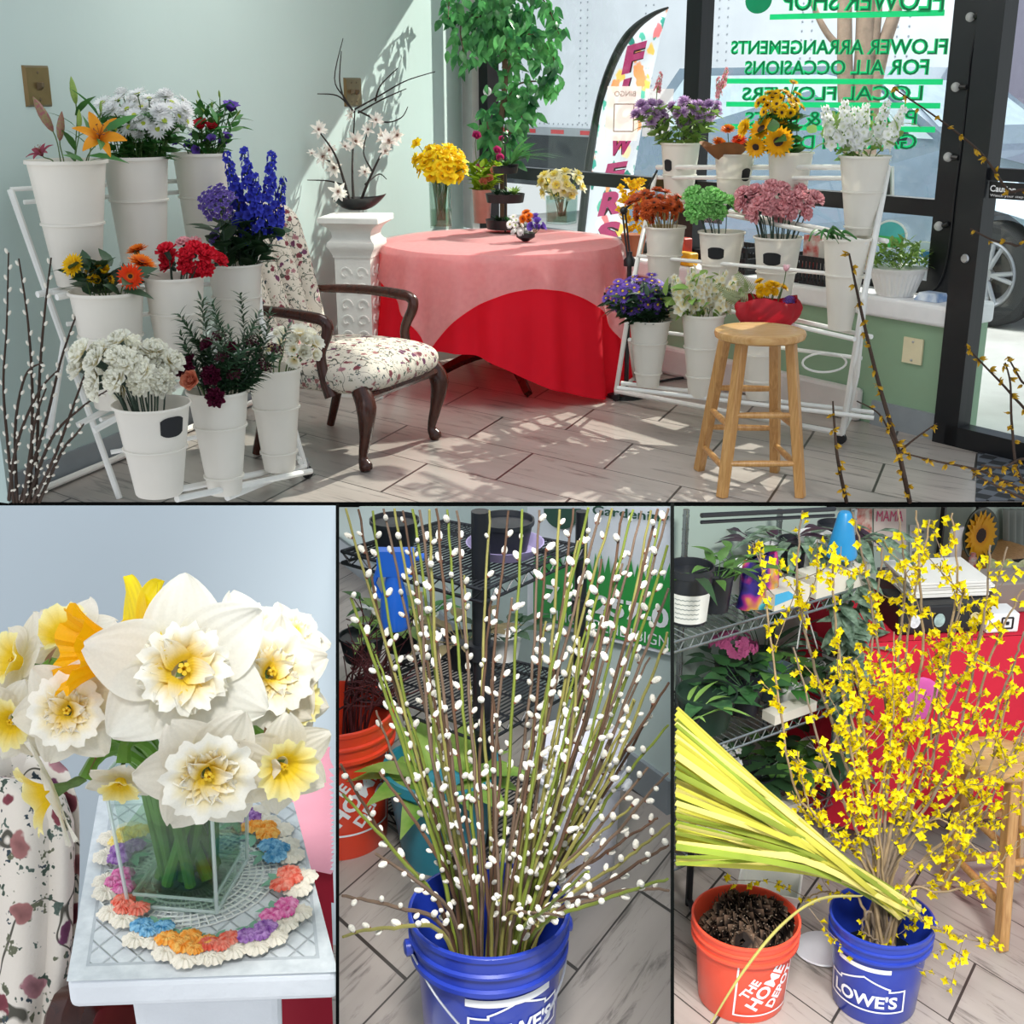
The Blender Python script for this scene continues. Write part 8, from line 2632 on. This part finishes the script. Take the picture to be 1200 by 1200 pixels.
mb = MB(); mb.lathe([(.001, 0), (.09, 0), (.115, .012), (.112, .016), (.088, .005), (.001, .005)], 36, cpl, R=Mq); mesh_obj('plate_disc', mb, mat('dark_green_glaze', '#2c3a2a', .3, .1), o)
inst('painted_flower', H_SUN, o, M4(Mq, cpl - q + n4 * .012, (.10, .10, .02)))
for (px, w_, h_, m, lab, nm, ct) in ((1118, .07, .17, PTM, 'white card standing on the wall shelf left of the sunflower plate', 'greeting_card', 'card'), (1106, .05, .10, mat('photo_frame', '#8a8a84', .4, .3, 30, col2='#d8d8d2'), 'small framed picture at the left end of the wall shelf', 'picture_frame', 'picture')):
    q = on_shelf(px); mb = MB(); mb.hexa([q + d4 * x + n4 * y + V((0, 0, z)) for z in (0, h_) for x, y in ((-w_ / 2, -.006), (w_ / 2, -.006), (w_ / 2, .006), (-w_ / 2, .006))]); solo(nm, mb, m, lab, ct, smooth=False)
q = on_shelf(1130) + n4 * .04; mb = MB(); mb.lathe([(.016, 0), (.016, .04), (.010, .045), (.010, .06), (.001, .06)], 14, q); solo('small_jar', mb, mat('red_white_jar', '#d8d4cc', .4, .3, 40, col2='#c2403a'), 'tiny red and white jar in front of the sunflower plate', 'jar')
def poster(x0, y0, x1, y1, m, label, name='poster', cat='poster'):
    P = [WQ(x0, y1, .006), WQ(x1, y1, .006), WQ(x1, y0, .006), WQ(x0, y0, .006)]
    mb = MB(); mb.poly(P); return solo(name, mb, m, label, cat, smooth=False)
FLP = floral_mat('poster_floral', '#e6dccb', 30.0)
poster(997, 596, 1022, 652, mat('floral_poster', '#e8dccc', .6, .3, 26, col2='#c2544a'), 'poster of red and yellow flowers on the wall behind the shelves')
pq = poster(1024, 596, 1062, 640, mat('cream_poster', '#e2d6cc', .6, .05), 'cream poster with pink lettering beside the floral poster')
mesh_obj('lettering', fit_text('MAMA', WQ(1027, 611, .009), WQ(1058, 611, .009), 13 * mpp(WQ(1040, 611)), V((0, 0, 1))), mat('poster_pink', '#d4527c', .6, .05), pq, True) if False else None
mb = fit_text('MAMA', WQ(1027, 611, .009), WQ(1058, 611, .009), 13 * mpp(WQ(1040, 611)), V((0, 0, 1)))
mesh_obj('lettering', mb, mat('poster_pink', '#d4527c', .6, .05), pq, smooth=False)
lq = poster(1066, 615, 1086, 672, mat('list_paper', '#d3dad4', .8, .03), 'white paper list pinned on the wall behind the forsythia', 'paper_list', 'paper')
for k_ in range(6):
    mb = MB(); y = 622 + k_ * 8; mb.poly([WQ(1069, y + 3, .009), WQ(1083, y + 3, .009), WQ(1083, y, .009), WQ(1069, y, .009)]); mesh_obj('text_line', mb, mat('grey_ink', '#8d9692', .8), lq, smooth=False)
mb = MB()
mb.grid(lambda u, v: (lambda p: p + n4 * (.03 + .025 * math.sin(v * 34)))(WQ(1168 + v * 44, 595 + u * 175, .0)), 6, 60)
solo('curtain', mb, mat('grey_curtain', '#9aa19c', .9, .05, trans=.2), 'grey curtain hanging at the upper right corner', 'curtain')

rack4 = thing('wire_shelf', 'chrome wire shelves crowded with potted plants along the sage wall', 'shelf unit', V((sh0.x, sh0.y, Z4)) + d4 * .5 - n4 * .2)
CHR = mat('chrome_wire', '#9aa0a0', .25, .08, metal=.8)
def SH(a, b, z): return V((sh0.x, sh0.y, z)) + d4 * a - n4 * b
Lsh = (sh1 - sh0).length
def shelf4(z, a0=-.05, a1=None):
    a1 = Lsh if a1 is None else a1
    c = [SH(a0, 0, z), SH(a1, 0, z), SH(a1, .38, z), SH(a0, .38, z)]
    mb = MB()
    for dz in (0, -.035):
        R_ = [p + V((0, 0, dz)) for p in c]
        for a, b in zip(R_, R_[1:] + R_[:1]): mb.tube([a, b], .0045, 5)
    mb.tube([c[0].lerp(c[1], q / 40) + V((0, 0, -.035 * (q % 2))) for q in range(41)], .0025, 4)
    for q in range(1, 30): mb.tube([c[0].lerp(c[1], q / 30), c[3].lerp(c[2], q / 30)], .0022, 4)
    for q in (1, 2): mb.tube([c[0].lerp(c[3], q / 3), c[1].lerp(c[2], q / 3)], .003, 4)
    mesh_obj('wire_grid', mb, CHR, rack4)
ZS = [SHZ, SHZ - .42, SHZ - .80]
for z in ZS: shelf4(z)
zt4 = SHZ + .46
r0_, r1_ = PP(822, 604, SH(0, 0, 0), n4), PP(978, 596.5, SH(0, 0, 0), n4)
mb = MB(); mb.tube([r0_, r1_], .008, 6); mb.tube([r0_ - V((0, 0, .022)), r1_ - V((0, 0, .022))], .006, 6); mesh_obj('top_rail', mb, BWM, rack4)
for (a, b) in ((Lsh - .02, .02), (Lsh * .42, .36), (-.02, .36), (Lsh - .02, .36)):
    p = SH(a, b, Z4); x, y = 0, 596
    zz = min(SHZ + .6, zat(p, 597))
    mb = MB(); mb.tube([p, V((p.x, p.y, zz))], .011, 10)
    for q in range(int((zz - Z4) / .05)): mb.lathe([(.0125, -.003), (.0125, .003)], 10, V((p.x, p.y, Z4 + .03 + q * .05)))
    mesh_obj('post', mb, CHR, rack4)
def onsh(px, lev, b):
    """point on shelf level lev, b behind its front edge, in picture column px"""
    z = ZS[lev] + .004
    q0, q1 = SH(-.2, b, z), SH(Lsh + .3, b, z)
    lo_, hi_ = 0.0, 1.0
    for _ in range(40):
        m_ = (lo_ + hi_) / 2
        if proj(q0.lerp(q1, m_))[0] < px: lo_ = m_
        else: hi_ = m_
    return q0.lerp(q1, lo_)
def potp(px, lev, b, r, h, m, label, leaves=None, nl=14, L=.10, W=.02, bend=.5, up=.9, name='potted_plant', cat='plant', sh_=.75):
    c = onsh(px, lev, b); x, y = proj(c)
    return pot(x, y, ZS[lev], r, h, m, label, leaves, nl, L, W, None, bend, name, cat, up, sh=sh_)
TRAD = mat('tradescantia_leaf', '#38523c', .4, .35, 40, trans=.2, col2='#8fa890')
PURL = mat('purple_leaf', '#3a2436', .4, .3, 16, trans=.1)
GR1 = mat('fresh_leaf', '#5c8a40', .4, .25, 14, trans=.25)
o = potp(806, 0, .10, .075, .19, DKP, 'black pot with a white handwritten label at left of upper shelf', DLEAF, 9, .17, .016, .9)
cp4 = V(o.location)
mb = MB(); a_m = cam_ang(cp4)
def lab_f(u, v):
    z = .012 + .10 * v; q = .075 * (.80 + .18 * z / .16) + .002; a = a_m + (u - .5) * 2.4
    return cp4 + V((q * math.cos(a), q * math.sin(a), z))
mb.grid(lab_f, 14, 2); lb_ = mesh_obj('paper_label', mb, mat('label_paper', '#e6e6e0', .8, .03), o)
for k_ in range(5):
    mb = MB(); mb.grid(lambda u, v: (lambda p: cp4 + (p - cp4) + (V((p.x - cp4.x, p.y - cp4.y, 0)).normalized() * .0012))(lab_f(.22 + .5 * u, .18 + k_ * .16 + .03 * v + .012 * math.sin(u * 40))), 24, 1); mesh_obj('written_line', mb, mat('grey_ink', '#8d9692'), lb_)
potp(838, 0, .12, .055, .13, DKP, 'black pot of bright green leafy plant right of the labelled pot', GR1, 22, .13, .018, .4, 1.4)
potp(866, 0, .20, .05, .10, PTM, 'white pot of green plant at the back of the upper shelf', GR1, 10, .09, .016, .5)
c = onsh(888, 0, .08)
o = thing('foil_bag', 'shiny rainbow foil bag standing on the upper shelf', 'bag', c)
t = NT('rainbow_foil'); tc = t.n('TexCoord'); nz = t.n('TexNoise', i_Scale=9.0, i_Detail=2.0); t.l(tc.outputs['Object'], nz.inputs['Vector'])
cs = t.ramp(nz.outputs['Fac'], [(.3, lin('#15151d')), (.42, lin('#3a2a8a')), (.5, lin('#c43a8a')), (.56, lin('#e8a83a')), (.62, lin('#4ab8c8')), (.72, lin('#18181f'))])
p = t.n('BsdfPrincipled', i_Roughness=.25, i_Metallic=.4); t.l(cs, p.inputs['Base Color']); t.l(p.outputs[0], t.out.inputs[0])
mb = MB()
def bag(u, v):
    a = 2 * PI * v; w_ = .085 * (1 - .15 * u); th = .045 * math.sin(PI * (1 - u * .93) * .5) + .004
    return c + d4 * (w_ * math.cos(a)) + n4 * (th * math.sin(a) + .006 * math.sin(a * 5 + u * 9)) + V((0, 0, .17 * u))
mb.grid(bag, 10, 32, cv=True); mesh_obj('bag_body', mb, t.m, o)
potp(928, 0, .24, .055, .12, DKP, 'black pot of variegated trailing plant, centre of the upper shelf', TRAD, 16, .11, .022, .8, .7)
c = onsh(940, 0, .05)
for (px, w_, h_, lab) in ((915, .16, .06, 'white shallow tray with a blue corner on the upper shelf edge'), (975, .26, .075, 'long white shallow tray at the right end of the upper shelf')):
    c = onsh(px, 0, .05); mb = MB()
    mb.hexa([c + d4 * x - n4 * y + V((0, 0, z)) for z in (0, h_) for x, y in ((-w_ / 2, -.05), (w_ / 2, -.05), (w_ / 2, .05), (-w_ / 2, .05))])
    o = solo('plant_tray', mb, mat('cream_tray', '#d9d3c4', .6, .05), lab, 'tray', smooth=False)
    if w_ < .2:
        mb = MB(); mb.poly([c + n4 * .0505 + d4 * x + V((0, 0, z)) for x, z in ((-.08, .02), (.02, .03), (-.02, .06), (-.08, .06))]); mesh_obj('blue_corner', mb, mat('sky_blue_print', '#3fa9d6', .5, .1), o, smooth=False)
potp(952, 0, .20, .06, .14, PTM, 'white pot of striped trailing plant near the end of the upper shelf', TRAD, 18, .13, .022, .9, .8)
potp(975, 0, .26, .06, .13, DKP, 'black pot of dark purple-leaved plant near the end of the upper shelf', PURL, 18, .13, .026, .6, 1.0)
potp(992, 0, .16, .055, .12, DKP, 'black pot of striped plant at the right end of the upper shelf', TRAD, 20, .15, .022, 1.0, .8)
potp(900, 0, .30, .05, .10, PTM, 'white pot of dark-leaved plant behind the foil bag', PURL, 14, .12, .022, .5, 1.2)
c = PP(986, 652, SH(0, .0, 0), n4); k = mpp(c)
mb = MB(); mb.lathe([(.001, 0), (17 * k, 0), (18 * k, .01), (8 * k, 52 * k), (6 * k, 55 * k), (.001, 55 * k)], 24, c); solo('blue_cone', mb, mat('cerulean_plastic', '#1f88c0', .35, .08), 'blue cone-shaped bottle hooked at the right end of the shelves', 'bottle')
potp(826, 1, .12, .10, .13, mat('dark_green_pot', '#22382c', .4, .1), 'wide dark green pot of round spotted leaves on the middle shelf', mat('calathea_leaf', '#4a7a48', .4, .3, 34, trans=.2, col2='#2c5234'), 9, .11, .036, .4, .5, sh_=.6)
o = potp(856, 1, .26, .06, .12, DKP, 'black pot with a cluster of pink flowers on the middle shelf', DLEAF, 14, .09, .024, .5, .6)
mb = MB(); cc = V(o.location) + V((0, 0, .17))
for i in range(70):
    d = V((rq.gauss(0, 1), rq.gauss(0, 1), abs(rq.gauss(0, 1)))).normalized()
    floret_cluster(mb, cc + V((d.x * .085, d.y * .06, d.z * .06)), aim(d), .016, 5)
mesh_obj('pink_blooms', mb, mat('kalanchoe_pink', '#c25a8e', .6, .2, trans=.25), o)
potp(872, 1, .12, .06, .11, DKP, 'black pot of heart-leaved plant beside the pink flowers', mat('peperomia_leaf', '#3c6a3c', .35, .25, 14, trans=.2), 16, .09, .034, .4, .8, sh_=.6)
potp(905, 1, .16, .07, .11, mat('grey_blue_pot', '#5a6a74', .4, .1), 'grey-blue pot of leafy plant, centre of the middle shelf', GR1, 16, .085, .028, .5, .7, sh_=.6)
potp(893, 1, .30, .05, .10, DKP, 'black pot of tall dark stalked plant at the back of middle shelf', DLEAF, 12, .12, .016, .3, 2.0)
potp(925, 1, .08, .04, .07, PTM, 'white pot of small green plant at the middle shelf front', LEAF, 12, .09, .02, .5)
potp(950, 1, .14, .045, .09, PTM, 'white pot of ivy toward the right of the middle shelf', DLEAF, 18, .10, .025, .8, .6, sh_=.6)
potp(978, 1, .14, .05, .10, PTM, 'white pot of striped plant at the right end of the middle shelf', TRAD, 16, .13, .02, .9, .9)
for (px, lev, w_) in ((925, 1, .20), (850, 2, .2), (905, 2, .22)):
    c = onsh(px, lev, .02); mb = MB()
    mb.hexa([c + d4 * x - n4 * y + V((0, 0, z)) for z in (0, .035) for x, y in ((-w_ / 2, -.03), (w_ / 2, -.03), (w_ / 2, .03), (-w_ / 2, .03))])
    solo('plant_tray', mb, mat('cream_tray', '#d9d3c4'), {925: 'white tray at the front of the middle shelf', 850: 'white tray at the left of the lowest shelf', 905: 'white tray at the centre of the lowest shelf'}[px], 'tray', smooth=False)
potp(812, 2, .10, .05, .09, PTM, 'white pot of tiny white flowers at left of the lowest shelf', GR1, 12, .10, .018, .5)
o = potp(845, 2, .14, .07, .12, DKP, 'square black pot with small white blossoms on the lowest shelf', DLEAF, 14, .12, .03, .5)
mb = MB(); cc = V(o.location) + V((0, 0, .2))
for i in range(16): floret_cluster(mb, cc + V((rq.uniform(-.06, .06), rq.uniform(-.05, .05), rq.uniform(-.02, .05))), aim(jit(rq, 1) + V((0, -.4, .6))), .014, 5)
mesh_obj('white_blooms', mb, WHITEP, o)
potp(880, 2, .12, .08, .13, DKP, 'large black pot of ivy on the lowest shelf', DLEAF, 24, .12, .03, .8, .6, sh_=.6)
potp(915, 2, .16, .06, .11, DKP, 'black pot of heart-leaved vine on the lowest shelf', GR1, 18, .10, .03, .7, .6, sh_=.6)
potp(960, 2, .14, .08, .11, PTM, 'white ribbed pot at the right end of the lowest shelf', DLEAF, 18, .16, .03, .6)
potp(800, 1, .08, .05, .09, DKP, 'black pot of yellow-green grass at left edge of middle shelf', LLEAF, 12, .11, .009, .6, 1.0)
for (px, y0, y1, d_) in ((1000, 660, 860, .0), (1008, 670, 800, .03), (985, 700, 830, .02), (992, 690, 900, -.02)):
    c0_ = PP(px, y0, SH(0, .02, 0), n4); c1_ = PP(px + rq.uniform(-8, 8), y1, SH(0, -.02 + d_, 0), n4)
    P = spline([c0_, c0_.lerp(c1_, .5) + jit(rq, .03), c1_], 8)
    o = thing('trailing_vine', 'trailing striped vine hanging from the end of the upper shelf', 'vine', c1_, 'striped vines at the shelf end')
    mb = MB(); mb.tube(P, .003, 5); mesh_obj('stem', mb, DSTEM, o)
    mb = MB()
    for p in P:
        for _ in range(2): leaf_mb(mb, p, (rq.uniform(-1, 1), rq.uniform(-1, .3), rq.uniform(-.8, .3)), (0, -.3, 1), rq.uniform(.07, .11), rq.uniform(.018, .026), .35, 5, 2)
    mesh_obj('leaves', mb, TRAD, o)
for i in range(3):
    a_, b_ = PP(942, 706, SH(0, .1, 0), n4), PP(934 + i * 12, 760, SH(0, .1, 0), n4)
    mb = MB(); mb.tube([a_, b_], .0025, 4); solo('hanger_cord', mb, PTM, 'white hanger cord of a hanging pot below the upper shelf', 'cord', 'white hanger cords')
for i, (px, py, w_, h_) in enumerate(((800, 1060, .12, .30),)):
    c = PZ(px, py, Z4); c = V((c.x + .02, c.y, Z4))
    mb = MB(); mb.tube([c, c + V((0, 0, .42))], .012, 8); mb.tube([c + V((0, 0, .02)), c + V((.06, -.4, .02))], .012, 8); solo('cart_frame', mb, BLACKM, 'dark metal cart frame at the left edge beside the coral-red pail', 'cart')
w = bpy.data.worlds.new('world'); sc.world = w
w.use_nodes = True
nt = w.node_tree
for n in list(nt.nodes): nt.nodes.remove(n)
o = nt.nodes.new('ShaderNodeOutputWorld'); bg = nt.nodes.new('ShaderNodeBackground')
tc = nt.nodes.new('ShaderNodeTexCoord'); sx = nt.nodes.new('ShaderNodeSeparateXYZ'); rp = nt.nodes.new('ShaderNodeValToRGB')
nt.links.new(tc.outputs['Generated'], sx.inputs[0]); nt.links.new(sx.outputs['Z'], rp.inputs[0])
rp.color_ramp.elements[0].position = 0.0; rp.color_ramp.elements[0].color = (.95, .97, 1.0, 1)
rp.color_ramp.elements[1].position = .6; rp.color_ramp.elements[1].color = (.80, .90, 1.0, 1)
nt.links.new(rp.outputs[0], bg.inputs[0]); bg.inputs[1].default_value = WORLD_E
nt.links.new(bg.outputs[0], o.inputs[0])
tgt = V((.55, 7.2, 1.0))
sd = V((.54, .50, .60)).normalized()
ld = bpy.data.lights.new('sunlight', 'SPOT'); ld.energy = SUN_E; ld.color = (1, .95, .86)
ld.spot_size = math.radians(15); ld.spot_blend = .15; ld.shadow_soft_size = .07
lo = bpy.data.objects.new('sunlight', ld); lo.location = tgt + sd * 16
lo.rotation_euler = (-sd).to_track_quat('-Z', 'Y').to_euler(); COL.objects.link(lo)
def area(name, loc, to, size, e, col=(1, 1, 1)):
    l = bpy.data.lights.new(name, 'AREA'); l.energy = e; l.size = size; l.color = col; l.shape = 'DISK'
    ob = bpy.data.objects.new(name, l); ob.location = loc
    ob.rotation_euler = (V(to) - V(loc)).to_track_quat('-Z', 'Y').to_euler(); COL.objects.link(ob)
    return ob
area('street_fill', KG + dG * 1.5 + nG * .6 + V((0, 0, 5.5)), KG + dG * 2.2 + nG * 5.0 + V((0, 0, 1.0)), 4.0, 420, (1, .98, .95))  # added fill lamp above the street, brightening the trailer and pavement
area('daffodil_fill', (-1.6, .2, 2.2), (-.35, 1.4, .6), .9, 10, (1, .985, .96))  # added fill lamp for the daffodil room; no window stands there
for nm, loc, to, e, sz in (('willow_fill', (.12, .3, 2.75), (.27, 2.5, -.38), 820, 33), ('forsythia_fill', (1.3, .9, 2.6), (1.05, 3.6, -.7), 620, 44)):  # added fill spots brightening the willow and forsythia rooms, not real lamps
    l = bpy.data.lights.new(nm, 'SPOT'); l.energy = e; l.spot_size = math.radians(sz); l.spot_blend = .7; l.shadow_soft_size = .35; l.color = (1, .985, .96)
    ob = bpy.data.objects.new(nm, l); ob.location = loc; ob.rotation_euler = (V(to) - V(loc)).to_track_quat('-Z', 'Y').to_euler(); COL.objects.link(ob)
area('shop_fill', (-.3, 5.6, 2.6), (-.4, 6.0, 0), 1.2, 26, (1, .97, .93))  # unseen fill lamp lifting the light inside the shop
